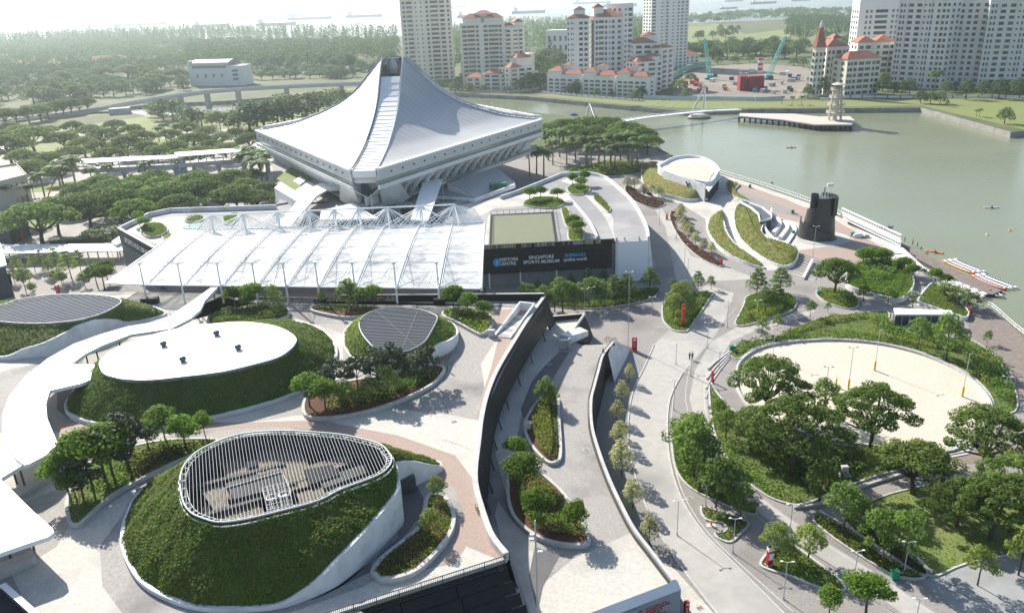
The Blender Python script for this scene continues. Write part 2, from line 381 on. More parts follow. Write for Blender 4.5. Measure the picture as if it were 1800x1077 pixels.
# curving black flank: overhanging bands over the shop front, coping on top
def offpath(path, d):
    out = []; n = len(path)
    for i in range(n):
        a = path[max(i-1, 0)]; b = path[min(i+1, n-1)]; t = Vector((b.x-a.x, b.y-a.y)).normalized()
        out.append(Vector((path[i].x-t.y*d, path[i].y+t.x*d, path[i].z)))
    return out
kid(MB().wall(WALL, .75, L2-.2, L2+1.0), 'coping', M_coping, pod)
bands = [(0.45, .9, .55, -.9), (.55, -.95, .9, -2.5), (.9, -2.55, 1.2, -4.1), (1.2, -4.15, 1.45, -5.0)]
for d0, h0, d1, h1 in bands:
    A = [(p.x, p.y, L2+h0) for p in offpath(WALL, d0)]; B = [(p.x, p.y, L2+h1) for p in offpath(WALL, d1)]
    for i in range(0, len(A)-1, 3):
        j = min(i+3, len(A)-1); m = MB()
        A2 = [(p.x, p.y, L2+h0) for p in offpath(WALL, d0-.12)]; B2 = [(p.x, p.y, L2+h1) for p in offpath(WALL, d1-.12)]
        m.strip(A[i:j+1], B[i:j+1]).strip(A2[i:j+1][::-1], B2[i:j+1][::-1]).strip(A[i:j+1][::-1], A2[i:j+1][::-1]).strip(B[i:j+1], B2[i:j+1])
        kid(m, 'cladding_panel', M_blackm, pod)
base = offpath(WALL, .2)
kid(MB().wall(base[:45], .2, L1, L2-5.0), 'shop_front', M_glass, pod)
mul = offpath(WALL, .45)
for i in range(0, 30, 2): kid(MB().bar((mul[i].x, mul[i].y, L1), (mul[i].x, mul[i].y, L2-4.6), .12), 'mullion', M_steel, pod)
col = offpath(WALL, 1.9); col2 = offpath(WALL, 1.2)
for i in range(3, 52, 4): kid(MB().tube([(col[i].x, col[i].y, L1), (col2[i].x, col2[i].y, L2-4.2)], .14, 6), 'slanted_column', M_dgrey, pod)
# black fin at the far end of the flank
e = W(957,527,L2); t = (WALL[0]-WALL[2]).normalized(); nn = Vector((t.y, -t.x, 0))
if nn.x < 0: nn = -nn
f0 = W(977,568,L1); f1 = W(966,580,L1)
top0 = Vector((e.x+.3, e.y+.1, L2+.9)); top1 = top0-t*2.2
kid(MB().add([top0, f0, f1, top1], [(0,1,2,3)]).add([top0-nn*.25, f0-nn*.25, f1-nn*.25, top1-nn*.25], [(3,2,1,0)]).add([top0, f0, f0-nn*.25, top0-nn*.25], [(0,3,2,1)]), 'end_fin', M_blackm, pod)
# front railing and black stepped facade below the terrace
fa, fb = front[0], front[2]; fd = (fb-fa); fl = fd.length; ft = fd.normalized(); fn = Vector((ft.y, -ft.x, 0))
if fn.y > 0: fn = -fn
kid(MB().wall([fa, fb], .55, L2-.2, L2+.35), 'front_coping', M_coping, pod)
for i in range(int(fl/.22)):
    p = fa+ft*(.3+i*.22)+fn*.32
    if i % 12 == 0: kid(MB().bar((p.x, p.y, L2-.9), (p.x, p.y, L2+.95), .1), 'rail_post', M_dgrey, pod)
m = MB()
for i in range(int(fl/.22)):
    p = fa+ft*(.3+i*.22)+fn*.32; m.bar((p.x, p.y, L2-.8), (p.x, p.y, L2+.85), .045)
kid(m, 'balusters', M_dgrey, pod, kind='stuff')
for z in (L2+.9, L2-.85): kid(MB().bar(fa+fn*.32+Vector((0,0,z-L2)), fb+fn*.32+Vector((0,0,z-L2)), .09), 'rail', M_dgrey, pod)
z = L2-1.1; off = .35
for k in range(7):
    h = 1.25; a = fa+fn*off+ft*(-.4*k); b = fb+fn*off
    for j in range(6):
        p = a+(b-a)*(j/6); q = a+(b-a)*((j+1)/6-.004)
        kid(MB().add([(p.x, p.y, z), (q.x, q.y, z), (q.x+fn.x*.75, q.y+fn.y*.75, z-h), (p.x+fn.x*.75, p.y+fn.y*.75, z-h)], [(0,1,2,3)]).add([(p.x+fn.x*.75, p.y+fn.y*.75, z-h), (q.x+fn.x*.75, q.y+fn.y*.75, z-h), (q.x+fn.x*.65, q.y+fn.y*.65, z-h-.08), (p.x+fn.x*.65, p.y+fn.y*.65, z-h-.08)], [(0,1,2,3)]), 'facade_panel', M_black, pod)
    z -= h+.09; off += .78
# rear parapet with coloured tiles
rp = WP(rear_px[2:], L2)
kid(MB().wall(WP([(600,530),(840,528),(957,527)], L2), .35, L2-.3, L2+1.5), 'rear_parapet', M_black, pod)
kid(MB().wall(WP([(600,530),(840,528),(957,527)], L2), .55, L2+1.5, L2+1.62), 'parapet_coping', M_coping, pod)
tcols = [mat('tile %d' % i, c, rough=.5) for i, c in enumerate([(.45,.22,.06),(.10,.16,.26),(.32,.31,.29),(.40,.36,.22),(.13,.14,.15)])]
a = W(575,531,L2); b = W(700,530,L2)
for i in range(34):
    for k in range(2):
        p = a+(b-a)*(i/34); q = a+(b-a)*((i+.92)/34)
        kid(MB().box(((p.x+q.x)/2, (p.y+q.y)/2-.24, L2+.45+.6*k), (q.x-p.x, .06, .55)), 'tile', tcols[random.randrange(5)], pod)

# ------------------------------------------------------------------ lower deck between the black walls
dk = empty('lower_deck', (30, 120, 0), 'mid-level curved deck between the two black walls with white end facade', 'deck')
rw_px = [(1078,600),(1060,623),(1052,650),(1045,676),(1039,702),(1040,745),(1051,787),(1069,836),(1090,882),(1114,927),(1146,969),(1184,1018)]
RW = crom(WP(rw_px, L1+.9), 5, closed=False)
tri0 = W(1027,551,L1+1.2)
deck_poly = [W(1000,606,L1), W(1012,560,L1), W(1024,556,L1), W(972,557,L1), W(955,560,L1)]+[Vector((p.x-.6, p.y, L1)) for p in WALL[3:]]+[Vector((front[0].x+1, front[0].y-14, L1)), W(1010,1100,L1), W(1190,1028,L1)]+[Vector((p.x, p.y, L1)) for p in RW[::-1]]+[W(1072,607,L1), W(1020,608,L1)]
deck_poly = [W(1022,606,L1), W(1002,600,L1), W(1026,558,L1), W(972,557,L1), W(950,562,L1)]+[Vector((p.x-.6, p.y, L1)) for p in WALL[3:]]+[W(900,1060,L1), W(880,1300,L1), W(1080,1300,L1), W(1120,1068,L1), W(1186,1026,L1)]+[Vector((p.x, p.y, L1)) for p in RW[::-1]]
kid(MB().prism([(p.x, p.y) for p in deck_poly], -.02, L1), 'body', M_grey, dk)
def zone(pts, z, m, parent, lift, sm=0, name='paving_band'):
    P = WP(pts, z)
    if sm: P = crom(P, sm)
    if area2(P) < 0: P = P[::-1]
    return kid(MB().add([(p.x, p.y, z+lift) for p in P], [tuple(range(len(P)))]), name, m, parent)
# paving bands on the lower deck
zone([(958,570),(1024,558),(1003,600),(985,612),(945,660),(918,720),(905,790),(900,850),(890,870),(872,800),(865,740),(880,690),(905,640)], L1, M_pale, dk, .004)
zone([(985,618),(1000,620),(975,660),(955,700),(947,760),(925,745),(915,720),(935,670),(960,640)], L1, M_dark, dk, .008)
zone([(905,800),(935,800),(985,860),(990,880),(930,950),(905,905),(893,860)], L1, M_pale, dk, .006)
zone([(875,880),(900,915),(940,955),(935,1010),(955,1077),(935,1085),(905,1000),(882,950),(870,905)], L1, M_pale, dk, .005)
zone([(1112,935),(1186,1022),(1100,1078),(1020,1110),(950,1110),(948,1030),(1010,980)], L1, M_pale, dk, .006)
zone([(940,960),(985,975),(955,1030),(945,1077),(930,1010)], L1, M_dark, dk, .009)
# parapet, black outer wall and white end facade of the deck
kid(MB().wall(RW, .5, L1-.3, L1+.9), 'parapet', M_coping, dk)
kid(MB().wall(offpath(RW, -.5), .12, L1+.2, L1+.75), 'inner_rail', M_dgrey, dk)
o0 = offpath(RW, .27); o1 = offpath(RW, 1.0)
for i in range(0, 56, 5):
    j = min(i+5, len(o0)-1)
    for k in range(3):
        g = lambda a, b, s: (a.x+(b.x-a.x)*s, a.y+(b.y-a.y)*s)
        s0, s1 = k/3+.01, (k+1)/3-.01; zz = L1+.85
        A = [(*g(o0[q], o1[q], s0), zz*(1-s0)) for q in range(i, j+1)]; B = [(*g(o0[q], o1[q], s1), zz*(1-s1)) for q in range(i, j+1)]
        kid(MB().strip(A, B), 'cladding_panel', M_blackm, dk)
wing = [W(1078,600,L1+.9), W(1110,611,0), W(1080,672,0), W(1069,622,L1+.9)]
kid(MB().add(wing, [(0,1,2,3)]).add([W(1078,600,L1+.9), W(1110,611,0), W(1078,600,L1+.9)+Vector((-.6,.3,0)), W(1110,611,0)+Vector((0,.6,0))], [(0,2,3,1)]), 'wing_wall', M_wwall, dk)
ea, eb = W(1190,1020,L1+.9), W(1000,1092,L1+.9); en = Vector((.35,-1,0)).normalized()
ed = (eb-ea).normalized(); en = Vector((-ed.y, ed.x, 0));  en = en if en.y < 0 else -en
kid(MB().prism([(ea.x, ea.y), (eb.x, eb.y), (eb.x+en.x*.9, eb.y+en.y*.9), (ea.x+en.x*.9, ea.y+en.y*.9)], -.02, [L1+.95, L1+.95, L1+.2, L1+.2]), 'end_facade', mat('facade blue grey', (.30,.33,.355), (.25,.28,.30), rough=.7, scale=.6), dk)
kid(MB().prism([(ea.x, ea.y), (eb.x, eb.y), (eb.x+en.x*.9, eb.y+en.y*.9), (ea.x+en.x*.9, ea.y+en.y*.9)], [L1+.96, L1+.96, L1+.21, L1+.21], [L1+1.02, L1+1.02, L1+.27, L1+.27]), 'facade_coping', M_white, dk)
M_signred = mat('sign red', (.45,.02,.02), rough=.5)
rotz = math.atan2(-ed.y, -ed.x)
ux = (ea-eb).normalized(); lm = random.Random(3)
for i, (w0, w1) in enumerate(((0,2.9),(.05,3.4),(0,2.3),(.05,1.9),(0,3.2),(0,2.0))):   # five or six rows of small red lettering, too small to read
    x = w0
    while x < w1:
        wl = lm.uniform(.14,.34); p = ea-ux*(5.2-x-wl/2)+en*.965
        kid(MB().box((p.x, p.y, L1-.75-.40*i), (wl, .03, .2), rotz), 'letter_stroke', M_signred, dk); x += wl+lm.choice((.06,.06,.2))
p = ea-ux*5.9+en*.965
for a_, b_ in (((-.25,.25),(.25,-.25)), ((-.25,.25),(.1,.25)), ((-.25,.25),(-.25,-.1))):
    kid(MB().bar((p.x+ux.x*a_[0], p.y+ux.y*a_[0], L1-.9+a_[1]), (p.x+ux.x*b_[0], p.y+ux.y*b_[0], L1-.9+b_[1]), .11, .03), 'arrow_stroke', M_signred, dk)
# rear parapet of the deck and the second black wall by the stairs
kid(MB().wall(WP([(970,556),(1026,551)], L1+1.1), .35, L1-.3, L1+1.1), 'rear_parapet', M_black, dk)
kid(MB().wall(WP([(970,556),(1026,551)], L1+1.1), .5, L1+1.1, L1+1.2), 'parapet_coping', M_coping, dk)
t0, t1 = W(1027,551,L1+1.2), W(997,594,L1+1.2); b0, b1 = W(1043,591,0), W(1036,604,0)
kid(MB().add([t0, b0, b1, t1], [(3,2,1,0)]), 'cladding_panel', M_blackm, dk)
kid(MB().wall([t0, t1], .4, L1-.2, L1+1.25), 'coping', M_coping, dk)
# stair head block and flight
sb = [W(984,603,L1), W(1000,606,L1), W(1034,590,L1), W(1019,586,L1)]
kid(MB().prism([(p.x, p.y) for p in sb], L1, [L1+2.2, L1+2.0, L1+1.2, L1+1.6]), 'stair_wall', M_wwall, dk)
kid(MB().box((*W(991,612,L1)[:2], L1+1.0), (1.9, .9, 2.0)), 'planter_box', M_steel, dk)
kid(MB().box((*W(1001,614,L1)[:2], L1+1.3), (.5, .5, 2.6)), 'pier', M_steel, dk)
sa, s2 = W(1008,607,L1), W(1068,612,L1)
for i in range(14):
    m = MB(); z = L1-.32*(i+1); y0 = .42*i
    m.box(((sa.x+s2.x)/2, sa.y+.4+y0, (z)/2), (abs(s2.x-sa.x), .42, z)); kid(m, 'stair_step', M_conc, dk)

# paving bands on the podium
def pz(pts, m, lift, sm=0): return zone(pts, L2, m, pod, lift, sm)
pz([(955,540),(930,570),(885,650),(860,705),(845,770),(843,795),(790,775),(700,752),(560,738),(545,720),(600,732),(700,712),(770,690),(790,650),(800,600),(870,590),(880,560),(860,545),(700,538),(500,534),(390,520),(480,545),(380,580),(200,600),(60,640),(-200,700),(-300,640),(0,545),(160,520),(300,518),(450,532),(840,531)], M_pale, .004)
pz([(640,690),(760,670),(790,600),(800,560),(870,600),(845,640),(855,700),(845,740),(800,730),(700,720)], M_grey, .006)
pz([(955,540),(930,572),(880,655),(858,700),(842,790),(840,760),(845,700),(862,650),(875,600),(880,575),(860,545)], M_red, .008)
pz([(430,742),(560,738),(700,765),(800,800),(838,850),(852,920),(885,980),(800,1008),(765,1005),(800,960),(815,900),(800,860),(720,800),(600,760),(480,748),(250,765),(110,775),(100,740),(250,760)], M_red, .007)
pz([(60,760),(300,760),(440,742),(520,730),(640,725),(842,795),(837,850),(790,800),(700,765),(560,738),(440,745),(280,768),(120,800),(100,860),(0,900),(-200,900),(-200,760)], M_pale, .005)
pz([(195,870),(240,855),(330,790),(310,850),(235,880),(215,950),(235,1010),(300,1060),(400,1085),(600,1050),(640,1077),(300,1140),(180,1077),(165,990),(150,960),(175,905)], M_grey, .006)
pz([(120,925),(160,910),(200,880),(245,850),(215,905),(175,960),(180,1030),(240,1110),(80,1130),(20,1010),(100,960)], M_pale, .007)
pz([(660,1018),(800,990),(820,960),(880,985),(590,1080),(400,1140),(300,1130),(500,1080),(640,1030)], M_pale, .009)
pz([(395,590),(520,560),(600,585),(605,650),(570,700),(470,735),(420,742),(300,740),(140,745),(120,735),(300,700)], M_pale, .0045)
pz([(100,650),(150,620),(125,700),(120,735),(100,720)], M_dark, .006)
pz([(690,870),(730,850),(745,875),(740,905),(700,955),(655,985),(650,1005),(560,1050),(500,1065),(600,1030),(700,945)], M_dark, .0065)
# ------------------------------------------------------------------ planting materials
G_cover = leafmat('ground cover leaf', (.105,.205,.034), (.22,.335,.063), .6, (.215,.235,.065))
G_shrub = leafmat('shrub leaf', (.095,.18,.036), (.20,.295,.068), .52)
G_lime = leafmat('lime leaf', (.17,.23,.04), (.30,.34,.08), .35)
G_dark = leafmat('dark glossy leaf', (.05,.068,.04), (.125,.145,.09), .3)
G_maroon = leafmat('maroon leaf', (.09,.045,.035), (.16,.085,.06), .25)
G_dry = leafmat('dry grass blade', (.17,.18,.045), (.28,.26,.09), .35)
G_flower = leafmat('red flower', (.45,.03,.02), (.6,.10,.03), .3)
G_white = leafmat('white blossom', (.6,.6,.52), (.75,.75,.68), .3)
M_turf = mat('mound turf', (.07,.11,.025), (.12,.165,.04), rough=.95, scale=.8, c3=(.13,.13,.045), s3=.15, bump=.8, bscale=4)
M_corr = mat('corrugated tan roof', (.22,.195,.15), (.16,.142,.11), rough=.85, scale=.5)
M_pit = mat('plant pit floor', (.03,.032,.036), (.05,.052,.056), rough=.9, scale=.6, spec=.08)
M_slatw = mat('white slat', (.62,.64,.65), rough=.5)
M_slatg = mat('grey slat', (.20,.225,.245), rough=.45, metal=.2)
M_slatp = mat('pale slat', (.40,.415,.42), rough=.75, spec=.1)
M_slatd = mat('dark slat', (.13,.145,.16), rough=.5)
M_vent = mat('vent green grey', (.10,.13,.125), (.07,.09,.09), rough=.4, scale=2, metal=.3)

def raycast(P, c, ang):
    """distance from c along ang to the loop P, with interpolation of the third value"""
    d = (math.cos(ang), math.sin(ang)); best = None
    for i in range(len(P)):
        a = P[i]; b = P[(i+1) % len(P)]
        ax, ay = a[0]-c[0], a[1]-c[1]; ex, ey = b[0]-a[0], b[1]-a[1]
        den = d[0]*ey-d[1]*ex
        if abs(den) < 1e-9: continue
        t = (ax*ey-ay*ex)/den; s = (ax*d[1]-ay*d[0])/den
        if -1e-6 <= s <= 1+1e-6 and t > 0:
            if best is None or t > best[0]: best = (t, a[2]+(b[2]-a[2])*s)
    return best
def clipline(P, p, d):
    """span of the line p + t d inside the loop"""
    ts = []
    for i in range(len(P)):
        a = P[i]; b = P[(i+1) % len(P)]; ex, ey = b[0]-a[0], b[1]-a[1]
        den = d.x*ey-d.y*ex
        if abs(den) < 1e-9: continue
        t = ((a[0]-p.x)*ey-(a[1]-p.y)*ex)/den; s = ((a[0]-p.x)*d.y-(a[1]-p.y)*d.x)/den
        if 0 <= s < 1: ts.append(t)
    return (min(ts), max(ts)) if len(ts) >= 2 else None
def clipband(P, n, lo, hi):
    """part of the polygon with lo <= p.n <= hi"""
    def half(Q, f):
        out = []
        for i in range(len(Q)):
            a, b = Q[i], Q[(i+1) % len(Q)]; fa, fb = f(a), f(b)
            if fa >= 0: out.append(a)
            if fa*fb < 0: out.append(a+(b-a)*(fa/(fa-fb)))
        return out
    Q = [Vector((p[0], p[1])) for p in P]
    Q = half(Q, lambda p: p.dot(n)-lo)
    return half(Q, lambda p: hi-p.dot(n)) if len(Q) > 2 else []
def mound(label, base, roof, zr, z0=L2, N=112, cover=20000, leaf=.26, mats=(G_cover,), prof=.85, turf=M_turf, name='grass_mound', sm=5):
    RP = crom(WP(roof, zr), sm)
    BP = crom([Vector((*W(b[0], b[1], z0)[:2], b[2])) for b in base], sm)
    c = sum((Vector(p) for p in RP), Vector())/len(RP)
    e = empty(name, (c.x, c.y, z0), label, 'mound')
    rings = 9; V = []; BL = []; RL = []
    for k in range(N):
        an = 2*math.pi*k/N; rb = raycast(BP, c, an); rr = raycast(RP, c, an)
        rrad = rr[0]; brad = max(rb[0], rrad+.15); h = max(rb[1], .3)
        BL.append((c.x+brad*math.cos(an), c.y+brad*math.sin(an), h)); RL.append((c.x+rrad*math.cos(an), c.y+rrad*math.sin(an)))
    for i in range(rings):
        s = i/(rings-1)
        for k in range(N):
            b = BL[k]; r_ = RL[k]; zz = z0+b[2]+(zr-.25-z0-b[2])*s**prof
            j = .12*math.sin(k*1.7+i*2.3)*(0 < i < rings-1)
            V.append((b[0]+(r_[0]-b[0])*s, b[1]+(r_[1]-b[1])*s, zz+j))
    V = np.array(V); Fq = np.array([(i*N+k, i*N+(k+1) % N, (i+1)*N+(k+1) % N, (i+1)*N+k) for i in range(rings-1) for k in range(N)])
    child(obj('slope', npmesh('slope', V, Fq, True), turf), e)
    if cover:
        A = V[Fq]; n1 = np.cross(A[:, 1]-A[:, 0], A[:, 3]-A[:, 0]); ar = np.linalg.norm(n1, axis=1); pick = rng.choice(len(Fq), cover, p=ar/ar.sum())
        u_, v_ = rng.random((2, cover, 1)); Q = A[pick]
        C = Q[:, 0]*(1-u_)*(1-v_)+Q[:, 1]*u_*(1-v_)+Q[:, 2]*u_*v_+Q[:, 3]*(1-u_)*v_
        nz = n1[pick]/ar[pick][:, None]; C = C+nz*rng.uniform(.0, .28, (cover, 1))*(1+.8*np.sin(C[:, :1]*.9)*np.sin(C[:, 1:2]*1.1))
        share = len(mats)
        for q in range(share):
            Cq = C[q::share]; Vq, Fl = leaves(Cq, leaf, .5, .7, nz[q::share])
            child(obj('ground_cover', npmesh('ground_cover', Vq, Fl), mats[q], kind='stuff'), e)
    # retaining kerb / wall round the foot
    kb = [Vector((b[0], b[1], 0)) for b in BL]; ko = inset(kb, -.28)
    kid(MB().wall(ko, .5, z0-.05, [z0+b[2]+.12 for b in BL], closed=True), 'retaining_wall', M_wwall, e)
    return e, RP, c
def rimtube(e, RP, z, r_=.11, m=None, name='rim'):
    pts = [(p.x, p.y, z) for p in RP]; kid(MB().tube(pts+pts[:2], r_, 6, cap=False), name, m or M_slatw, e, True)
def slats(e, RP, d, step, w, h, z, m, name='slat'):
    d = Vector((d.x, d.y)).normalized(); n = Vector((-d.y, d.x)); pr = [Vector((p.x, p.y)).dot(n) for p in RP]
    k = min(pr)+step*.6
    while k < max(pr):
        p = n*k; s = clipline(RP, p, d)
        if s and s[1]-s[0] > .4:
            a = p+d*s[0]; b = p+d*s[1]; kid(MB().bar((a.x, a.y, z), (b.x, b.y, z), w, h), name, m, e)
        k += step
# ---- front mound with the open slatted roof
m1_roof = [(317,847),(322,882),(336,903),(357,913),(385,920),(430,915),(490,901),(560,882),(600,862),(663,838),(684,822),(689,808),(684,798),(670,784),(642,775),(600,766),(525,760),(472,760),(430,764),(395,773),(350,794),(325,819)]
m1_base = [(241,882,.5),(224,924,.5),(221,959,.5),(231,990,.5),(252,1022,.5),(287,1046,.5),(336,1064,.5),(385,1071,.5),(455,1069,.5),(504,1061,.6),(560,1040,2.0),(600,1018,3.4),(652,973,4.3),(690,935,5.0),(703,918,5.3),(700,895,5.2),(692,872,5.2),(726,852,4),(768,829,1),(771,821,.6),(740,812,.5),(690,800,.5),(600,790,.5),(525,787,.5),(400,803,.5),(310,838,.5),(265,860,.5)]
Z1 = L2+7.0
m1, RP1, c1 = mound('large grass mound with an open white slatted teardrop roof over machine rooms', m1_base, m1_roof, Z1, cover=60000, leaf=.30, mats=(G_cover, G_cover, G_shrub, G_dry), N=160)
rimtube(m1, RP1, Z1+.25); rimtube(m1, inset(RP1, -.25), Z1-.25, .08); rimtube(m1, inset(RP1, .7), Z1+.05, .05)
sd_ = W(415,917,Z1)-W(398,771,Z1)
slats(m1, RP1, sd_, .43, .05, .10, Z1+.2, M_slatp)
for k in range(0, len(RP1), 2):
    a = RP1[k]; b = inset(RP1, .7)[k]; kid(MB().bar((a.x, a.y, Z1+.15), (b.x, b.y, Z1+.1), .07), 'rim_bracket', M_slatw, m1)
pit = inset(RP1, .4); kid(MB().prism([(p.x, p.y) for p in pit], Z1-3.6, Z1-3.5), 'pit_floor', M_pit, m1)
kid(MB().wall(pit, .2, Z1-3.5, Z1-.1, closed=True), 'pit_wall', M_dgrey, m1)
def corr(pts, z, ridge):
    """corrugated roof sheet over a quad given by photograph points"""
    P = WP(pts, z); n = max(4, int((P[1]-P[0]).length/.55)); m = MB()
    for i in range(n):
        for (s0, s1, dz) in ((0, .5, .09), (.5, 1, 0)):
            u0, u1 = (i+s0)/n, (i+s1)/n
            a = P[0].lerp(P[1], u0); b = P[0].lerp(P[1], u1); c_ = P[3].lerp(P[2], u1); d_ = P[3].lerp(P[2], u0)
            m.prism([(q.x, q.y) for q in (a, b, c_, d_)], z-.12, z+dz)
    kid(m, 'corrugated_roof', M_corr, m1)
zc = Z1-2.6
corr([(385,808),(520,775),(560,850),(420,885)][0:4], zc, 0)
corr([(345,850),(420,832),(468,905),(390,918)], zc-.25, 0)
corr([(440,795),(480,787),(495,828),(455,838)], zc+.15, 0)
corr([(500,830),(610,798),(622,812),(512,850)], zc+.1, 0)
corr([(520,868),(600,846),(606,858),(528,885)], zc, 0)
for pts in ([(345,815),(450,790),(452,797),(347,823)], [(330,858),(500,815),(502,819),(332,863)], [(360,905),(460,875),(462,880),(362,910)], [(400,878),(520,848),(521,852),(401,882)]):
    kid(MB().prism([(p.x, p.y) for p in WP(pts, zc)], zc-.3, zc+.35), 'duct', M_dgrey, m1)
for pts, mm, hh in (([(398,857),(496,832),(508,860),(412,885)], M_dgrey, .7), ([(428,799),(447,795),(455,822),(436,828)], M_pit, .5), ([(535,832),(585,822),(600,840),(545,858)], M_pit, .6), ([(560,845),(640,820),(645,835),(570,862)], M_dgrey, .4)):
    kid(MB().prism([(p.x, p.y) for p in WP(pts, zc)], zc-1, zc+hh), 'machine_room', mm, m1)
ra = WP([(398,857),(496,829),(512,866)], zc+.8)
for a, b in zip(ra, ra[1:]): kid(MB().bar(a, b, .14, .2), 'white_beam', M_slatp, m1)
fan = WP([(462,866),(508,855),(516,895),(472,905)], zc+.6)
kid(MB().prism([(p.x, p.y) for p in fan], zc-1, zc+.6), 'cooling_unit', M_dgrey, m1)
for i in range(6):
    for j in range(2):
        a = fan[0].lerp(fan[3], i/5) if j == 0 else fan[0].lerp(fan[1], i/5); b = fan[1].lerp(fan[2], i/5) if j == 0 else fan[3].lerp(fan[2], i/5)
        kid(MB().bar(a+Vector((0,0,.8)), b+Vector((0,0,.8)), .05), 'cage_bar', M_slatg, m1)
for fx, fy in ((478,878),(500,872)): q = W(fx, fy, zc+.62); kid(MB().lathe([(.75, zc+.6),(.75, zc+1.0),(.6, zc+1.05),(.55, zc+.8)], 16, (q.x, q.y)), 'fan', M_steel, m1)
bx = W(709,862,L2); kid(MB().box((bx.x, bx.y, L2+1.1), (3.4, 1.6, 2.2), .35), 'service_box', M_vent, m1)
# ---- mound with the white oval roof
m2_roof = [(177,637),(182,656),(200,664),(227,668.5),(267,669),(317,664),(384,656),(434,645),(485,631),(508,617),(519,604),(518,594),(501,582),(478,574),(444,569),(414,568),(368,572),(317,579),(267,591),(227,604),(194,621)]
m2_base = [(134,700,1.2),(121,714,.8),(124,728,.5),(147,739,.5),(175,746,.5),(230,752,.5),(300,748,.5),(374,735,.5),(455,715,.5),(520,693,.5),(560,668,.5),(583,643,.5),(589,622,.5),(583,603,.5),(568,587,.5),(541,574,.5),(500,568,.5),(440,573,.5),(350,590,.5),(250,612,.5),(190,640,.8),(162,668,2.2),(142,690,2)]
Z2 = L2+5.6
m2, RP2, c2 = mound('long grass mound topped by a smooth white oval roof with four vents', m2_base, m2_roof, Z2, cover=36000, leaf=.32, mats=(G_cover, G_cover, G_shrub), sm=4)
P2 = inset(RP2, -.15); kid(MB().prism([(p.x, p.y) for p in P2], Z2-.35, Z2+.2), 'roof_edge', M_slatg, m2)
kid(MB().prism([(p.x, p.y) for p in inset(RP2, .25)], Z2-1.1, Z2-.36), 'roof_upstand', mat('teal upstand', (.02,.11,.085), rough=.6), m2)
M_roofw = mat('white roof sheet', (.80,.81,.80), (.74,.75,.74), rough=.45, scale=.3)
dd = Vector((*(W(519,600,Z2)-W(178,645,Z2))[:2],)).normalized(); n2 = Vector((-dd.y, dd.x)); pr = [Vector((p.x, p.y)).dot(n2) for p in P2]
lo, hi = min(pr), max(pr); NP = 12
for i in range(NP):
    Q = clipband(P2, n2, lo+(hi-lo)*i/NP+.07, lo+(hi-lo)*(i+1)/NP-.07)
    if len(Q) > 2: kid(MB().prism([(q.x, q.y) for q in Q], Z2+.2, Z2+.30), 'roof_panel', M_roofw, m2)
for vx, vy in ((288,608),(381,589),(322,635),(419,614)):
    q = W(vx, vy, Z2+.3); v = kid(MB().lathe([(.38,Z2+.25),(.42,Z2+.5),(.55,Z2+.55),(.62,Z2+.85),(.52,Z2+1.1),(.28,Z2+1.25),(.05,Z2+1.3)], 14, (q.x, q.y)), 'roof_vent', M_vent, m2, True)
# ---- small dark teardrop roof
m3_roof = [(632,567),(643,554),(667,544),(700,541),(740,545.5),(764,554),(769,561),(760,580),(747,601),(727,614),(710,619),(683,615),(660,612),(647,601),(635,584)]
m3_base = [(607,604,.5),(610,585,.5),(627,568,.5),(650,560,.5),(700,556,.5),(750,560,.6),(790,572,.6),(800,586,.8),(801,600,1.6),(790,615,2.2),(772,627,2.8),(750,645,3.2),(720,655,2.0),(690,655,.6),(650,645,.5),(620,630,.5)]
Z3 = L2+4.6
m3, RP3, c3 = mound('small grass mound with a dark grey slatted teardrop roof beside the black wall', m3_base, m3_roof, Z3, cover=14000, leaf=.3, mats=(G_cover, G_lime), sm=4)
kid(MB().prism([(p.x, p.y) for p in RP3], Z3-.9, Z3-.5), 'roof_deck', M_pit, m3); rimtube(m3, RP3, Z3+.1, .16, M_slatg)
slats(m3, RP3, W(764,562,Z3)-W(640,566,Z3), .72, .30, .12, Z3+.1, mat('grey slat dull', (.13,.142,.155), rough=.8, spec=.08))
for a, b in (((660,545),(735,612)), ((735,545),(705,617))): kid(MB().bar(W(*a, Z3+.28), W(*b, Z3+.28), .05), 'cable_run', M_slatg, m3)
# ---- dark oval roof at the left border
m4_roof = [(-60,548),(0,538),(33,527),(83,519.5),(134,518),(180,520.5),(207,525.5),(213,532),(200,542),(174,554),(134,564),(83,569),(40,569),(0,566),(-45,560)]
m4_base = [(-90,545,.5),(-20,540,.5),(60,532,.5),(140,528,.5),(215,532,.6),(270,545,.6),(290,556,.6),(255,566,.7),(222,573,1.0),(190,580,2.4),(160,592,4.2),(130,607,3.6),(84,624,2.8),(43,628,1.8),(10,632,.8),(-60,625,.5),(-110,590,.5)]
Z4 = L2+4.8
m4, RP4, c4 = mound('grass mound with a wide dark slatted oval roof next to the covered walkway', m4_base, m4_roof, Z4, cover=16000, leaf=.34, mats=(G_cover, G_cover, G_lime), sm=4)
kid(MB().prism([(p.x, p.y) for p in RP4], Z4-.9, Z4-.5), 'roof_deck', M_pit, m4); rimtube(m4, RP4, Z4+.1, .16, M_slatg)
slats(m4, RP4, W(207,530,Z4)-W(20,560,Z4), 1.0, .36, .12, Z4+.1, mat('pale grey slat', (.24,.26,.28), rough=.8, spec=.08))
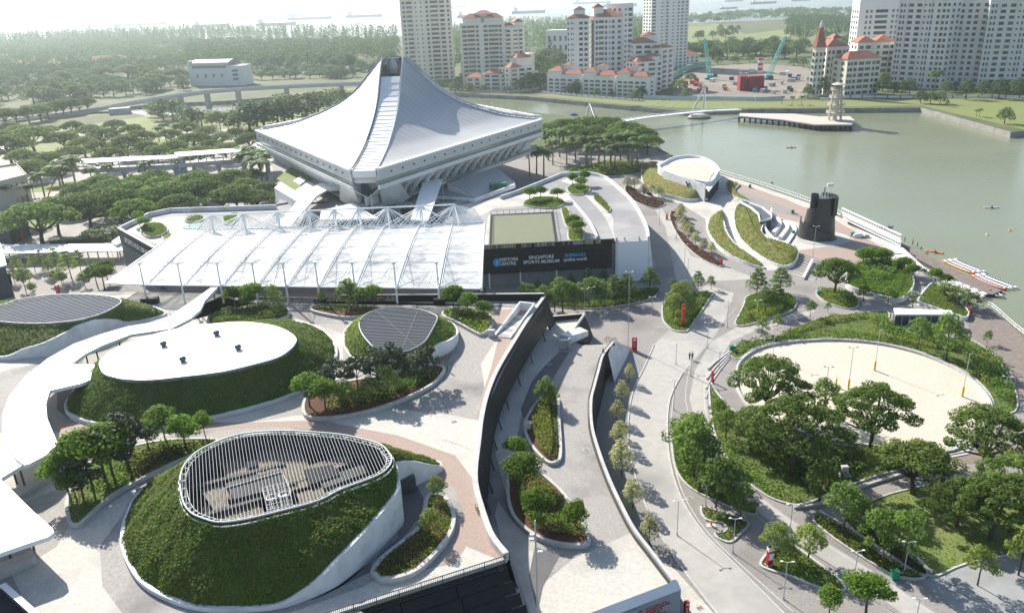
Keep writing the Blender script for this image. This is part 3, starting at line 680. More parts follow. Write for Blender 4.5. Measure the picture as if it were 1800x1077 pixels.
# ------------------------------------------------------------------ planters
def hfield(x, y, s=.7): return .5+.25*np.sin(x*s+1.3*np.sin(y*s*.6))+.25*np.sin(y*s*1.3+x*s*.4+2)
def shrubs(parent, P, z, hmin, hmax, dens, leaf, m, name='shrubs', up=.5):
    A = abs(area2(P))/2; n = int(A*dens)
    if n < 8: return
    q = scatter(P, n); h = hmin+(hmax-hmin)*hfield(q[:, 0], q[:, 1], .9)
    zz = z+h*np.sqrt(rng.uniform(.15, 1, len(q)))
    V, F = leaves(np.column_stack([q, zz]), leaf, up, .65)
    return child(obj(name, npmesh(name, V, F), m, kind='stuff'), parent)
def planter(label, pts, z, h=.5, cw=.45, soil=M_soil, plants=(), sm=4, name='planter', kerb=M_coping):
    P = crom(WP(pts, z+h), sm)
    c = sum(P, Vector())/len(P); e = empty(name, (c.x, c.y, z), label, 'planter' if name == 'planter' else name.replace('_', ' '))
    kid(MB().wall(inset(P, cw/2), cw, z-.05, z+h, closed=True), 'kerb', kerb, e)
    I = inset(P, cw*.8); J = I if area2(I) > 0 else I[::-1]
    kid(MB().add([(p.x, p.y, z+h-.12) for p in J], [tuple(range(len(J)))]), 'soil', soil, e)
    for pl in plants:
        hmin, hmax, dens, leaf, m = pl[:5]
        sub = I if len(pl) < 6 else crom(WP(pl[5], z+h), 3)
        shrubs(e, sub, z+h-.15, hmin, hmax, dens, leaf, m)
    return e
PL = {}
PL[1] = planter('long curved planter with maroon and green shrubs between two grass mounds', [(115.5,903),(114,880),(125,850),(150,815),(200,790),(280,772),(350,768),(384,772),(350,793),(297,817),(245,842),(196,871),(157,906),(140,920),(121,920)], L2, .6, .5, M_turf,
    ((.1,.4,12,.35,G_cover), (.3,1.1,18,.38,G_maroon,[(230,800),(300,785),(370,776),(340,792),(290,815),(220,845)]), (.3,1.2,14,.4,G_shrub,[(150,850),(200,810),(300,780),(250,830),(190,860)])))
PL[2] = planter('kidney planter thick with shrubs and young trees by the small dark roof', [(531,722),(534,700),(560,680),(610,668),(660,660),(720,648),(745,642),(770,640),(783,646),(775,661),(750,681),(700,704),(650,721),(600,731),(560,734),(540,731)], L2, .6, .5, M_soil,
    ((.2,.8,10,.4,G_cover,[(580,690),(640,670),(700,660),(770,646),(760,668),(700,698),(640,715),(580,724)]), (.5,1.9,22,.42,G_shrub,[(590,705),(640,680),(700,665),(760,650),(740,675),(680,700),(620,715)]), (.6,1.6,4,.3,G_lime,[(640,690),(700,668),(740,660),(700,695)])))
PL[3] = planter('slim leaf-shaped planter with low lime shrubs near the front railing', [(652,1001),(656,1008),(670,1017),(705,1013),(740,997),(775,962),(796,931),(801,906),(796,889),(785,871),(768,864),(750,870),(743,896),(733,924),(705,948),(670,976)], L2, .7, .55, M_soil,
    ((.15,.6,22,.3,G_cover), (.2,.6,16,.28,G_lime,[(690,1000),(740,975),(770,930),(785,890),(790,910),(770,955),(720,995)]), (.2,.7,12,.3,G_maroon,[(665,1000),(690,975),(725,955),(700,985)])))
PL[4] = planter('narrow hedge planter at the edge of the white canopy', [(363,564),(371,554),(401,544),(451,537),(495,536),(510,548),(495,559),(451,564),(401,569),(374,571)], L2, .7, .5, M_soil, ((.4,1.3,26,.42,G_shrub), (.6,1.4,6,.4,G_lime)))
PL[5] = planter('low planter with red earth and bushes under the canopy front', [(545,539),(561,534),(620,535),(674,539),(655,548),(635,555),(602,556),(571,551),(548,545)], L2, .6, .5, M_soil, ((.3,1.2,14,.4,G_shrub,[(552,541),(570,536),(660,541),(640,546),(580,546)]),))
PL[6] = planter('teardrop planter with dark shrubs beside the concrete stair trough', [(776,549),(787,544),(827,544),(857,548),(867,560),(864,574),(847,586),(831,581),(800,564),(781,556)], L2, .7, .5, M_soil, ((.3,1.0,14,.4,G_shrub), (.5,1.4,10,.45,G_cover)))
PL[7] = planter('tongue planter with a thick bright hedge on the lower deck', [(920,746),(930,722),(950,697),(971,691),(983,700),(985,735),(988,795),(980,810),(964,812),(946,798),(927,773)], L1, .6, .5, M_soil, ((.9,1.5,40,.32,G_lime,[(934,735),(950,705),(962,700),(968,740),(972,790),(962,803),(945,785)]), (.4,1.0,24,.36,G_shrub,[(962,700),(977,700),(980,790),(970,800)])))
PL[8] = planter('bean planter with dense hedges and round trees on the lower deck', [(890,854),(890,822),(901,805),(925,805),(943,820),(967,840),(992,864),(1020,906),(1037,938),(1036,952),(1020,957),(978,954),(936,938),(904,910),(892,882)], L1, .7, .5, M_soil,
    ((.3,.9,14,.36,G_cover,[(912,830),(940,830),(985,870),(1010,910),(950,920),(915,890)]), (.7,1.3,40,.3,G_shrub,[(905,830),(918,830),(925,880),(960,905),(1022,915),(1030,940),(985,940),(935,925),(915,890)]), (.4,.9,20,.34,G_lime,[(930,830),(960,845),(985,880),(960,890),(935,870)])))
hedge_ = dict(kerb=M_coping)
PL[9] = planter('curved hedge bed with a row of layered trees facing the black pavilion', [(968,531),(1010,527),(1070,520),(1120,512),(1150,506),(1160,511),(1140,525),(1100,535),(1048,541),(1000,540),(975,537)], L0, .3, .3, M_soil, ((.5,1.2,22,.42,G_shrub), (.5,1.2,10,.4,G_lime)))
PL[10] = planter('triangular green island with lime hedges at the fork of the road', [(1163,552),(1166,532),(1190,517),(1225,513),(1255,513),(1250,522),(1233,548),(1212,578),(1200,582),(1182,579),(1167,566)], L0, .3, .35, M_turf, ((.2,.5,12,.36,G_cover), (.6,1.4,20,.42,G_lime,[(1175,555),(1195,545),(1225,530),(1235,535),(1205,570),(1185,570)]), (.6,1.5,16,.45,G_shrub,[(1170,540),(1190,522),(1245,516),(1220,545)])))
PL[11] = planter('curved island of green and lime shrubs in the middle of the crossing', [(1291,566),(1300,548),(1307,532),(1312,520),(1340,513),(1374,514),(1397,521),(1402,533),(1390,547),(1360,556),(1325,568),(1300,572)], L0, .3, .35, M_turf, ((.2,.6,14,.36,G_cover), (.7,1.5,20,.42,G_shrub,[(1312,545),(1320,522),(1360,517),(1395,525),(1390,540),(1340,540)]), (.6,1.2,22,.36,G_lime,[(1310,560),(1335,540),(1375,540),(1370,552),(1330,562)])))
PL[12] = planter('small oval island with rounded bushes beside the stairs', [(1434,514),(1441,507),(1477,508),(1507,524),(1509,537),(1494,542),(1467,536),(1444,526)], L0, .3, .35, M_turf, ((.4,1.0,20,.38,G_lime), (.8,2.4,22,.42,G_shrub,[(1475,522),(1490,518),(1505,530),(1490,540),(1472,532)])))
PL[13] = planter('raised round garden mound with clipped bushes above the boat pontoon', [(1487,494),(1490,474),(1517,456),(1550,450),(1584,463),(1604,482),(1607,500),(1595,517),(1578,525),(1554,520),(1517,510),(1494,502)], L0, 1.3, .4, M_turf, ((.3,.9,22,.4,G_cover), (.8,2.2,16,.45,G_shrub,[(1500,485),(1530,462),(1575,470),(1560,490),(1520,495)]), (.9,2.6,4,.5,G_dark,[(1530,465),(1560,460),(1580,475),(1550,480)])), kerb=M_wwall)
PL[14] = planter('triangular raised lawn with frangipani trees beside the timber boardwalk', [(1613,527),(1625,508),(1638,496),(1650,500),(1675,520),(1699,540),(1704,550),(1698,557),(1682,553),(1650,542),(1625,533)], L0, 1.0, .35, M_turf, ((.1,.4,22,.34,G_cover), (.4,1.2,5,.5,G_dark,[(1640,500),(1655,503),(1695,540),(1680,540)])), kerb=M_wwall)
# ------------------------------------------------------------------ roads, kerbs and gardens on the right
sheet('loop_road', [(1195,560),(1150,605),(1135,640),(1112,690),(1104,750),(1108,800),(1124,860),(1155,930),(1200,1000),(1262,1080),(1380,1080),(1300,1000),(1240,940),(1200,880),(1180,820),(1173,760),(1178,700),(1200,655),(1250,600),(1275,560),(1290,515),(1240,500)], .004, M_road)
sheet('garden_path', [(1250,600),(1222,650),(1212,700),(1222,740),(1245,790),(1285,850),(1340,905),(1420,965),(1520,1030),(1590,1080),(1650,1080),(1530,1000),(1450,950),(1380,905),(1310,850),(1268,800),(1246,740),(1241,690),(1255,650),(1285,600),(1330,580),(1420,556),(1440,540),(1400,552),(1300,572)], .008, M_road)
sheet('upper_road', [(1090,310),(1140,350),(1170,400),(1180,450),(1190,500),(1230,495),(1330,490),(1280,470),(1215,450),(1185,400),(1150,345),(1105,300)], .004, M_road)
def line(pts, w, m, z=.014, sm=4, name='painted_line', h=None):
    P = crom(WP(pts, 0), sm, closed=False)
    a = offpath(P, w/2); b = offpath(P, -w/2)
    if h: return MB().wall(P, w, -.02, h).build(name, m, kind='structure')
    return MB().strip([(p.x, p.y, z) for p in b], [(p.x, p.y, z) for p in a]).build(name, m, kind='structure')
def kerb(pts, w=.25, h=.13, sm=4): return line(pts, w, M_coping, sm=sm, name='kerb', h=h)
kerb([(1150,605),(1135,640),(1112,690),(1104,750),(1108,800),(1124,860),(1155,930),(1200,1000),(1262,1080)])
kerb([(1200,655),(1178,700),(1173,760),(1180,820),(1200,880),(1240,940),(1300,1000),(1380,1080)])
line([(1185,690),(1180,740),(1183,800),(1200,865),(1240,930),(1300,990),(1395,1075)], .18, M_line)
line([(1215,635),(1205,690),(1213,735),(1240,800),(1280,855),(1340,915),(1420,975),(1500,1028),(1570,1078)], .15, M_line)
line([(1268,610),(1242,660),(1238,700),(1246,750),(1270,805),(1312,857),(1385,912),(1455,958),(1540,1012),(1640,1080)], .2, M_line)
line([(1200,480),(1190,440),(1172,395),(1140,345),(1100,312)], .16, M_line); line([(1150,470),(1140,430),(1120,380)], .22, M_line)
line([(1295,540),(1240,600),(1195,665)], .16, M_line); line([(1255,515),(1215,580),(1160,640)], .18, M_line)
# gravel bed and cream strip between the deck wall and the loop road
sheet('gravel_bed', [(1110,614),(1133,640),(1110,690),(1101,750),(1105,800),(1121,860),(1152,930),(1195,1000),(1240,1080),(1212,1080),(1180,1030),(1120,960),(1080,880),(1055,800),(1050,740),(1058,690),(1080,672)], .002, M_gravel)
sheet('paving_strip', [(1190,1003),(1260,1083),(1212,1083),(1195,1045),(1165,985)], .006, M_pale)
# grassy strips, traffic islands and the tree garden right of the loop road
PL[15] = planter('long verge of dense shrubs and trees between road and garden path', [(1180,765),(1195,745),(1215,752),(1240,800),(1280,850),(1325,890),(1330,902),(1310,900),(1260,880),(1215,858),(1190,830),(1182,800)], L0, .2, .3, M_turf, ((.1,.4,16,.34,G_cover), (.4,1.2,14,.4,G_shrub), (.3,.8,4,.4,G_lime)))
PL[16] = planter('hooked island planted with red and white flowers round a hydrant', [(1230,893),(1240,888),(1290,905),(1318,918),(1305,935),(1285,952),(1262,945),(1255,935),(1275,930),(1268,918),(1240,912)], L0, .2, .35, M_turf, ((.2,.6,20,.34,G_shrub), (.5,.8,2.0,.22,G_flower), (.5,.8,1.6,.2,G_white)), sm=3)
PL[17] = planter('pointed lawn island with red flowers and a red and white totem', [(1335,990),(1342,975),(1365,955),(1390,952),(1430,980),(1470,1010),(1488,1030),(1480,1037),(1440,1032),(1390,1012),(1350,1000)], L0, .2, .35, M_turf, ((.05,.25,20,.28,G_cover), (.3,1.0,18,.38,G_shrub,[(1360,985),(1385,970),(1440,1000),(1430,1015),(1390,1005)]), (.7,1.1,2.2,.22,G_flower,[(1360,985),(1385,970),(1440,1000),(1430,1015),(1390,1005)])))
PL[18] = planter('shady tree garden inside the bend of the path beside the sand court', [(1246,668),(1262,690),(1290,720),(1340,745),(1420,770),(1500,782),(1600,790),(1662,800),(1610,818),(1540,836),(1470,862),(1430,880),(1395,886),(1350,872),(1310,843),(1280,810),(1258,770),(1248,720)], L0, .2, .3, M_turf, ((.1,.3,9,.34,G_cover), (.2,.6,9,.4,G_cover,[(1255,720),(1270,780),(1310,838),(1360,868),(1390,870),(1330,835),(1290,780)]), (.8,2.4,12,.5,G_shrub,[(1330,760),(1450,785),(1600,797),(1580,815),(1480,840),(1420,850),(1350,820)]), (.8,2.2,9,.5,G_dark,[(1290,740),(1340,780),(1400,850),(1440,860),(1500,820),(1400,790)])))
PL[19] = planter('shaded lawn under wide trees in the corner by the grey terrace', [(1545,872),(1620,852),(1700,838),(1830,830),(1990,840),(1990,900),(1830,960),(1700,990),(1640,1012),(1600,985),(1540,940),(1490,905)], L0, .15, .3, M_lawn, ((.05,.2,6,.26,G_cover),))
PL[20] = planter('narrow double hedge strip running beside the garden path', [(1428,910),(1445,905),(1500,935),(1570,985),(1625,1010),(1615,1016),(1595,1015),(1560,1005),(1480,955),(1440,925)], L0, .3, .3, M_soil, ((.3,.9,24,.36,G_shrub), (.3,.8,8,.34,G_lime)))
PL[21] = planter('short hedge strip between the two stone edges near the green bin', [(1480,905),(1530,925),(1580,960),(1625,995),(1632,1006),(1620,1008),(1560,975),(1500,930)], L0, .3, .25, M_soil, ((.3,.9,22,.36,G_shrub),))
sheet('grey_terrace', [(1620,1020),(1700,992),(1830,962),(1990,905),(1990,1150),(1760,1150),(1690,1080)], .004, mat('terrace slabs', (.30,.31,.31), (.25,.26,.26), rough=.8, scale=.5, c3=(.34,.345,.34), s3=.1))
sheet('garden_side_path', [(1395,890),(1440,883),(1500,858),(1560,838),(1640,818),(1700,808),(1990,790),(1990,828),(1830,828),(1700,835),(1620,850),(1540,872),(1480,900),(1430,908)], .006, M_brick)
sheet('timber_deck_path', [(1660,800),(1700,790),(1990,760),(1990,815),(1700,815),(1600,835)], .010, M_deck)
# sand court with its kerb and the hedge garden behind it
court = [(1296,655),(1305,635),(1330,617),(1365,607),(1420,601),(1480,600),(1550,607),(1620,625),(1680,652),(1722,685),(1740,715),(1735,740),(1700,775),(1660,795),(1560,788),(1440,770),(1340,735),(1300,690)]
sc_ = empty('sand_court', tuple(W(1520,690)), 'pale oval beach volleyball court of raked sand behind a low kerb', 'sand court')
CP = crom(WP(court), 5); kid(MB().prism([(p.x, p.y) for p in CP], -.05, .06), 'sand', M_sand, sc_)
kid(MB().wall(inset(CP, -.2), .4, -.05, .55, closed=True), 'kerb', M_coping, sc_)
for i in range(4): kid(MB().wall(offpath(crom(WP([(1240+4*i,700-16*i),(1255+3*i,665-8*i),(1283+2*i,628-2*i)]), 3, closed=False), .3*i), .35, 0, .15+.13*i), 'seat_step', M_conc, sc_)
PL[22] = planter('hedge garden with lime border and lawn rooms above the sand court', [(1283,622),(1300,602),(1365,592),(1405,572),(1450,556),(1510,549),(1560,546),(1568,566),(1620,590),(1690,592),(1735,612),(1765,645),(1788,690),(1786,722),(1752,722),(1738,690),(1700,655),(1630,622),(1555,602),(1480,594),(1420,595),(1362,601),(1325,612),(1300,630)], L0, .2, .25, M_turf,
    ((.05,.2,8,.3,G_cover), (.8,1.8,16,.45,G_shrub,[(1288,622),(1305,604),(1365,594),(1420,590),(1480,588),(1555,596),(1630,615),(1560,602),(1480,596),(1420,597),(1362,603),(1325,612)]),
     (.7,1.3,22,.4,G_lime,[(1370,590),(1410,574),(1455,560),(1515,553),(1520,558),(1460,567),(1415,582),(1380,594)]), (.7,1.2,20,.4,G_lime,[(1518,556),(1535,580),(1530,592),(1640,612),(1640,606),(1540,587),(1542,580),(1527,556)]),
     (.8,2.2,16,.5,G_shrub,[(1530,560),(1568,570),(1620,592),(1690,600),(1700,615),(1640,606),(1560,590)]), (1.0,2.8,14,.5,G_shrub,[(1690,625),(1735,620),(1765,655),(1785,700),(1760,715),(1740,685),(1705,650)]), (1.2,2.6,10,.5,G_lime,[(1705,640),(1725,660),(1745,700),(1735,690),(1712,660)]),
     (1.4,2.6,.8,.3,G_flower,[(1700,612),(1740,625),(1765,660),(1740,650)]), (.9,1.7,1.2,.24,G_flower,[(1400,576),(1460,556),(1540,548),(1545,553),(1460,562)])), sm=3)
# ------------------------------------------------------------------ the indoor stadium
M_roofm = mat('standing seam metal roof', (.40,.405,.40), (.36,.365,.362), rough=.45, scale=.12, metal=.35, spec=.5, c3=(.43,.435,.43), s3=.04)
nt_ = M_roofm.node_tree; _b = nt_.nodes['Principled BSDF']; _g = nt_.nodes.new('ShaderNodeNewGeometry'); _w = nt_.nodes.new('ShaderNodeTexWave')
_w.bands_direction = 'DIAGONAL'; _w.inputs['Scale'].default_value = .12; _w.inputs['Distortion'].default_value = 0
_bp = nt_.nodes.new('ShaderNodeBump'); _bp.inputs['Strength'].default_value = .5; _bp.inputs['Distance'].default_value = .15
nt_.links.new(_g.outputs['Position'], _w.inputs[0]); nt_.links.new(_w.outputs[0], _bp.inputs['Height']); nt_.links.new(_bp.outputs[0], _b.inputs['Normal'])
M_step = mat('skylight step white', (.72,.735,.74), (.64,.655,.66), rough=.4, scale=.5)
M_fascia = mat('stadium fascia', (.58,.59,.575), (.52,.53,.515), rough=.7, scale=.15)
M_stwall = mat('stadium concrete', (.70,.71,.71), (.63,.64,.64), rough=.75, scale=.2)
M_ribbon = mat('ribbon glass', (.10,.16,.15), (.14,.20,.19), rough=.15, scale=.3, spec=.7)
CX, CY, HX, HY, SW = -44.4, 343.0, 60.0, 96.5, 4.2     # centre, half axes, half strip width
ZE, LF = 26.2, 13.5
PRF = [(0,55.5),(.065,53.8),(.19,46.2),(.27,40.8),(.40,35.6),(.53,32.2),(.73,28.3),(.905,26.7),(1,26.2)]
def zprof(s):
    for (a, za), (b, zb) in zip(PRF, PRF[1:]):
        if s <= b: return za+(zb-za)*(s-a)/(b-a)
    return ZE
def zsm(s): return (zprof(max(0, s-.04))+zprof(s)*2+zprof(min(1, s+.04)))/4
st = empty('indoor_stadium', (CX, CY, L2), 'huge stadium with a swooping pale metal tent roof rising to one peak', 'stadium')
S0 = .07
def ax(sx, sy, s, side):
    """ridge curve point: along axis (sx,sy) at fraction s, on one side of the strip"""
    if sy == 0: return Vector((CX+sx*HX*s, CY+side*SW, zsm(s)))
    return Vector((CX+side*SW, CY+sy*HY*s, zsm(s)))
for qx in (1, -1):
    for qy in (-1, 1):
        n, k = 22, 14; V = []
        for i in range(n+1):
            s = S0+(1-S0)*i/n
            A = ax(0, qy, s, qx); B = ax(qx, 0, s, qy)
            for j in range(k+1):
                u = j/k; p = A.lerp(B, u); p.z -= 1.2*math.sin(math.pi*u)*math.sin(math.pi*min(1, s))*.8
                V.append(tuple(p))
        Fq = [(i*(k+1)+j, i*(k+1)+j+1, (i+1)*(k+1)+j+1, (i+1)*(k+1)+j) for i in range(n) for j in range(k)]
        if qx*qy > 0: Fq = [f[::-1] for f in Fq]
        kid(MB().add(V, Fq), 'roof_panel', M_roofm, st, True)
# stepped skylight strips along the four arms, with upstands at their edges
for sx, sy in ((0,-1),(1,0),(-1,0),(0,1)):
    NS_ = 24 if (sx, sy) == (0,-1) else 18
    for i in range(NS_):
        s0 = S0+.10+(1-S0-.10)*i/NS_; s1 = S0+.10+(1-S0-.10)*(i+1)/NS_
        a, b, c_, d_ = ax(sx, sy, s0, -1), ax(sx, sy, s0, 1), ax(sx, sy, s1, 1), ax(sx, sy, s1, -1)
        sh = Vector((.5, 0, 0)) if sy else Vector((0, .5, 0))
        zt = zsm(s0)*.25+zsm(s1)*.75-.35
        P = [a+sh, b-sh, c_-sh, d_+sh]
        zu, zl = zsm(s0)-.46, zsm(s1)-.28
        kid(MB().prism([(p.x, p.y) for p in P], [zu-2, zu-2, zl-2, zl-2], [zu, zu, zl, zl]), 'skylight_step', M_step, st)
    for side in (-1, 1):
        pts = [ax(sx, sy, S0+(1-S0)*i/26, side) for i in range(27)]
        m = MB()
        for a, b in zip(pts, pts[1:]): m.bar(a+Vector((0,0,.05)), b+Vector((0,0,.05)), .35, .8)
        kid(m, 'ridge_upstand', M_post, st)
# peak: funnel shaped louvre between the four ridges
zt = zsm(S0)
kid(MB().lathe([(SW*1.25, zt-7),(SW*1.2, zt-3),(SW*.85, zt-1.2),(SW*.7, zt-.4)], 4, (CX, CY)), 'peak_louvre', M_dgrey, st)
for sy in (-1, 1):
    yy = CY+sy*SW*1.15
    kid(MB().add([(CX-3.4, yy, zt-6.5),(CX+3.4, yy, zt-6.5),(CX+2.2, yy-sy*.2, zt-.2),(CX-2.2, yy-sy*.2, zt-.2)], [(0,1,2,3)]), 'peak_panel', M_slatg, st)
    kid(MB().lathe([(1.2, zt-6),(2.0, zt-4),(1.5, zt-1.5),(.4, zt-.5)], 10, (CX, yy+sy*.4), sy=.3), 'peak_window', M_steel, st)
# eaves and outer walls, side by side from corner to corner
cor = {}
for sx, sy in ((0,-1),(1,0),(0,1),(-1,0)):
    for side in (-1, 1): cor[(sx, sy, side)] = ax(sx, sy, 1.0, side)
faces = [((0,-1,1),(1,0,-1)), ((0,-1,-1),(-1,0,-1)), ((1,0,1),(0,1,1)), ((-1,0,1),(0,1,-1))]
M_winf = mat('window teal', (.06,.115,.115), (.09,.16,.155), rough=.2, scale=.3, spec=.6)
for fi, (ka, kb) in enumerate(faces):
    a, b = cor[ka], cor[kb]; t = (b-a); ln = Vector((t.x, t.y)).length; t = Vector((t.x, t.y, 0)).normalized(); nrm = Vector((t.y, -t.x, 0))
    if nrm.dot(Vector((CX, CY, 0))-Vector((a.x, a.y, 0))) > 0: nrm = -nrm
    def pt(u, o, z): p = a+(b-a)*u; return Vector((p.x+nrm.x*o, p.y+nrm.y*o, z))
    def slab(name, m, o0, z0, o1, z1, th=.4, u0=0, u1=1):
        """panel from (o0,z0) top to (o1,z1) bottom"""
        P = [pt(u0, o0, z0), pt(u1, o0, z0), pt(u1, o1, z1), pt(u0, o1, z1)]; Q = [p-nrm*th for p in P]
        kid(MB().add(P+Q, [(0,1,2,3),(7,6,5,4),(0,4,5,1),(1,5,6,2),(2,6,7,3),(3,7,4,0)]), name, m, st)
    slab('eave_edge', M_white, .5, ZE+.35, .5, ZE-.25, 1.6)
    slab('fascia', M_fascia, .2, ZE-.25, 0, ZE-3.6)
    slab('ribbon_window', M_ribbon, -.35, ZE-3.6, -.35, ZE-5.0)
    slab('ledge', M_white, .5, ZE-5.0, .35, ZE-6.3, .9)
    slab('inclined_wall', M_stwall, -.2, ZE-6.3, -5.2, LF+2.9, .3)
    slab('base_wall', M_stwall, -5.9, LF+3.0, -5.9, L2-.2, .4)
    slab('gallery_floor', M_conc, -2.8, LF+.35, -2.8, LF-.1, 3.4)
    if fi > 1: continue
    for i in range(17):
        u = .06+.88*i/16
        for dz in (1.7,): kid(MB().box(tuple(pt(u, .28, ZE-dz)), (.45, .45, .45), math.atan2(t.y, t.x)), 'fascia_vent', M_dgrey, st)
    for i in range(15):
        u = .10+.80*i/14; w_ = .5/ln
        P = [pt(u-w_, .0, ZE-6.3), pt(u+w_, .0, ZE-6.3), pt(u+w_*1.4, -4.7, LF+.3), pt(u-w_*1.4, -4.7, LF+.3)]; Q = [p-nrm*1.4-Vector((0,0,.2)) for p in P]
        kid(MB().add(P+Q, [(0,1,2,3),(7,6,5,4),(0,4,5,1),(1,5,6,2),(2,6,7,3),(3,7,4,0)]), 'buttress', M_stwall, st)
        if i < 14:
            uc = u+.40/14; wu = 1.9/ln
            P = [pt(uc-wu, -4.75, LF+3.2), pt(uc+wu, -4.75, LF+3.2), pt(uc+wu, -5.3, LF+.4), pt(uc-wu, -5.3, LF+.4)]
            wn = kid(MB().add(P, [(0,1,2,3)]).add([p-nrm*.2 for p in P], [(3,2,1,0)]), 'window', M_winf, st)
            kid(MB().bar(pt(uc, -4.7, LF+3.2), pt(uc, -5.2, LF+.4), .15), 'window_bar', M_stwall, st)
            kid(MB().add([pt(uc-wu*1.2, -3.6, ZE-9.0), pt(uc+wu*1.2, -3.6, ZE-9.0), pt(uc+wu*.7, -2.6, ZE-7.8), pt(uc-wu*.7, -2.6, ZE-7.8)], [(0,1,2,3)]), 'scoop', M_white, st)
    pts = [pt(u/20, -2.6, LF+1.3) for u in range(1, 20)]
    m = MB()
    for p, q in zip(pts, pts[1:]): m.bar(p, q, .08); m.bar(p, p-Vector((0,0,1)), .06); m.bar(p-Vector((0,0,.5)), q-Vector((0,0,.5)), .05)
    kid(m, 'gallery_rail', M_steel, st)
# near corner: truncated bay with stone panels over a glass entrance, two battered piers
n1, n2 = cor[(0,-1,-1)], cor[(0,-1,1)]; yb = n1.y
for k in range(3):
    kid(MB().add([(n1.x+.5, yb+1.2, ZE-.3-1.4*k),(n2.x-.5, yb+1.2, ZE-.3-1.4*k),(n2.x-.5, yb+1.3, ZE-1.62-1.4*k),(n1.x+.5, yb+1.3, ZE-1.62-1.4*k)], [(3,2,1,0)]), 'corner_panel', M_fascia, st)
kid(MB().box(((n1.x+n2.x)/2, yb+8.5, (ZE-4+L2)/2+1), (7.4, .3, ZE-5-L2)), 'entrance_glass', M_ribbon, st)
for k in range(4): x = n1.x+1+k*2.1; kid(MB().bar((x, yb+8.2, L2), (x+(.9 if k % 2 else -.9), yb+8.2, L2+5.5), .3), 'entrance_strut', M_white, st)
for sgn, xx in ((-1, n1.x), (1, n2.x)):
    V = [(xx, yb-.2, ZE-5),(xx+sgn*5.5, yb+8.3, ZE-6.2),(xx+sgn*7.5, yb+15, L2+2),(xx+sgn*4.5, yb+14.5, L2),(xx-sgn*.4, yb+10.2, L2),(xx-sgn*.3, yb+1.5, ZE-5.2),(xx-sgn*1.4, yb+9.5, ZE-5.4),(xx-sgn*1.4, yb+11.5, L2)]
    fs = [(0,1,2,3,4), (0,4,5), (5,4,7,6), (0,5,6,1)]
    kid(MB().add(V, fs).add([(v[0]-sgn*.05, v[1]+.05, v[2]) for v in V], [f[::-1] for f in fs]), 'corner_pier', M_stwall, st)
    bx_ = xx+sgn*1.4
    kid(MB().box((bx_, yb+10.7, L2+3.6), (1.3, .15, 2.2), sgn*.55), 'blue_banner', mat('banner blue', (.08,.28,.6), rough=.5), st)
    kid(MB().add([(xx, yb+.6, ZE-.3),(xx+(-sgn)*.4, yb+1.6, ZE-.3),(xx+(-sgn)*.4, yb+1.8, ZE-4.2),(xx, yb+.6, ZE-4.0)], [(0,1,2,3),(3,2,1,0)]), 'corner_return', M_fascia, st)
# maintenance plates on the eaves and a small cage on the roof edge
for px_, py_ in ((905,199),(935,203),(852,191)): q = ZAT(px_, py_, CY-2); kid(MB().box((q.x, q.y, q.z), (4, .3, .5)), 'roof_rail', M_white, st)
# ------------------------------------------------------------------ upper forecourt and pavilion block
fb_ = empty('pavilion_block', (30, 220, 0), 'black pavilion with white lettering under a paved roof terrace and green roof court', 'building')
sideR = [(1140,422),(1137,405),(1127,382),(1110,355),(1086,332),(1062,314),(1030,306)]
SR = crom(WP(sideR, L2), 5, closed=False)
poly = WP([(208,406),(262,436),(300,452),(500,446),(700,440),(850,434),(1074,425),(1082,424)], L2)+SR+[W(985,310,L2), W(905,342,L2), Vector((-12,300,L2)), Vector((-44,330,L2)), Vector((-85,300,L2)), W(486,366,L2), W(300,372,L2), W(262,380,L2)]
if area2(poly) < 0: poly = poly[::-1]
M_fore = mat('forecourt paving', (.27,.27,.27), (.21,.21,.215), rough=.85, scale=1.4, c3=(.34,.335,.33), s3=.05)
kid(MB().prism([(p.x, p.y) for p in inset(poly, .3)], 0, L2), 'body', M_fore, fb_)
kid(MB().prism([(p.x, p.y) for p in WP([(480,352),(540,342),(640,352),(700,356),(800,352),(870,332),(880,322),(700,322),(560,322)], LF)], L2-.1, L2+.5), 'plinth', M_fore, fb_)
# chequered slabs of the stadium forecourt
for i in range(7):
    for j in range(4):
        q = W(560+38*i+(j*7), 352+9*j, L2+.5)
        if (i+j) % 2 == 0: kid(MB().box((q.x, q.y, L2+.512), (5.6, 5.0, .012), .12), 'paving_slab', M_pale if i < 3 else M_dark, fb_)
def fz(pts, m, lift, sm=0, name='paving_band'): return zone(pts, L2, m, fb_, lift, sm, name)
fz([(1082,424),(1074,404),(1065,385),(1050,365),(1030,345),(1005,325),(985,318),(1000,312),(1030,330),(1060,355),(1078,385),(1078,405)], M_pale, .004)
fz([(860,372),(870,366),(985,356),(1000,352),(1000,340),(960,335),(870,350),(800,362),(797,372),(830,385)], M_pale, .006)
fz([(850,432),(858,380),(862,376),(858,432)], M_pale, .008)
# green roof court with dark kerb
fz([(863,377),(972,372),(980,428),(861,433)], M_black, .010, name='court_kerb'); fz([(867,379.5),(968.5,375),(976,427),(865,431)], mat('court green', (.175,.19,.12), (.16,.175,.11), rough=.9, scale=.3), .016, name='roof_court')
for a, b in (((863,377),(972,372)), ((972,372),(980,426)), ((861,431),(863,377))):
    A, B = W(*a, L2), W(*b, L2); n = 10
    for i in range(n+1): p = A.lerp(B, i/n); kid(MB().bar((p.x, p.y, L2), (p.x, p.y, L2+1.2), .12), 'fence_post', M_dgrey, fb_)
    kid(MB().bar(A+Vector((0,0,1.2)), B+Vector((0,0,1.2)), .09), 'fence_rail', M_dgrey, fb_)
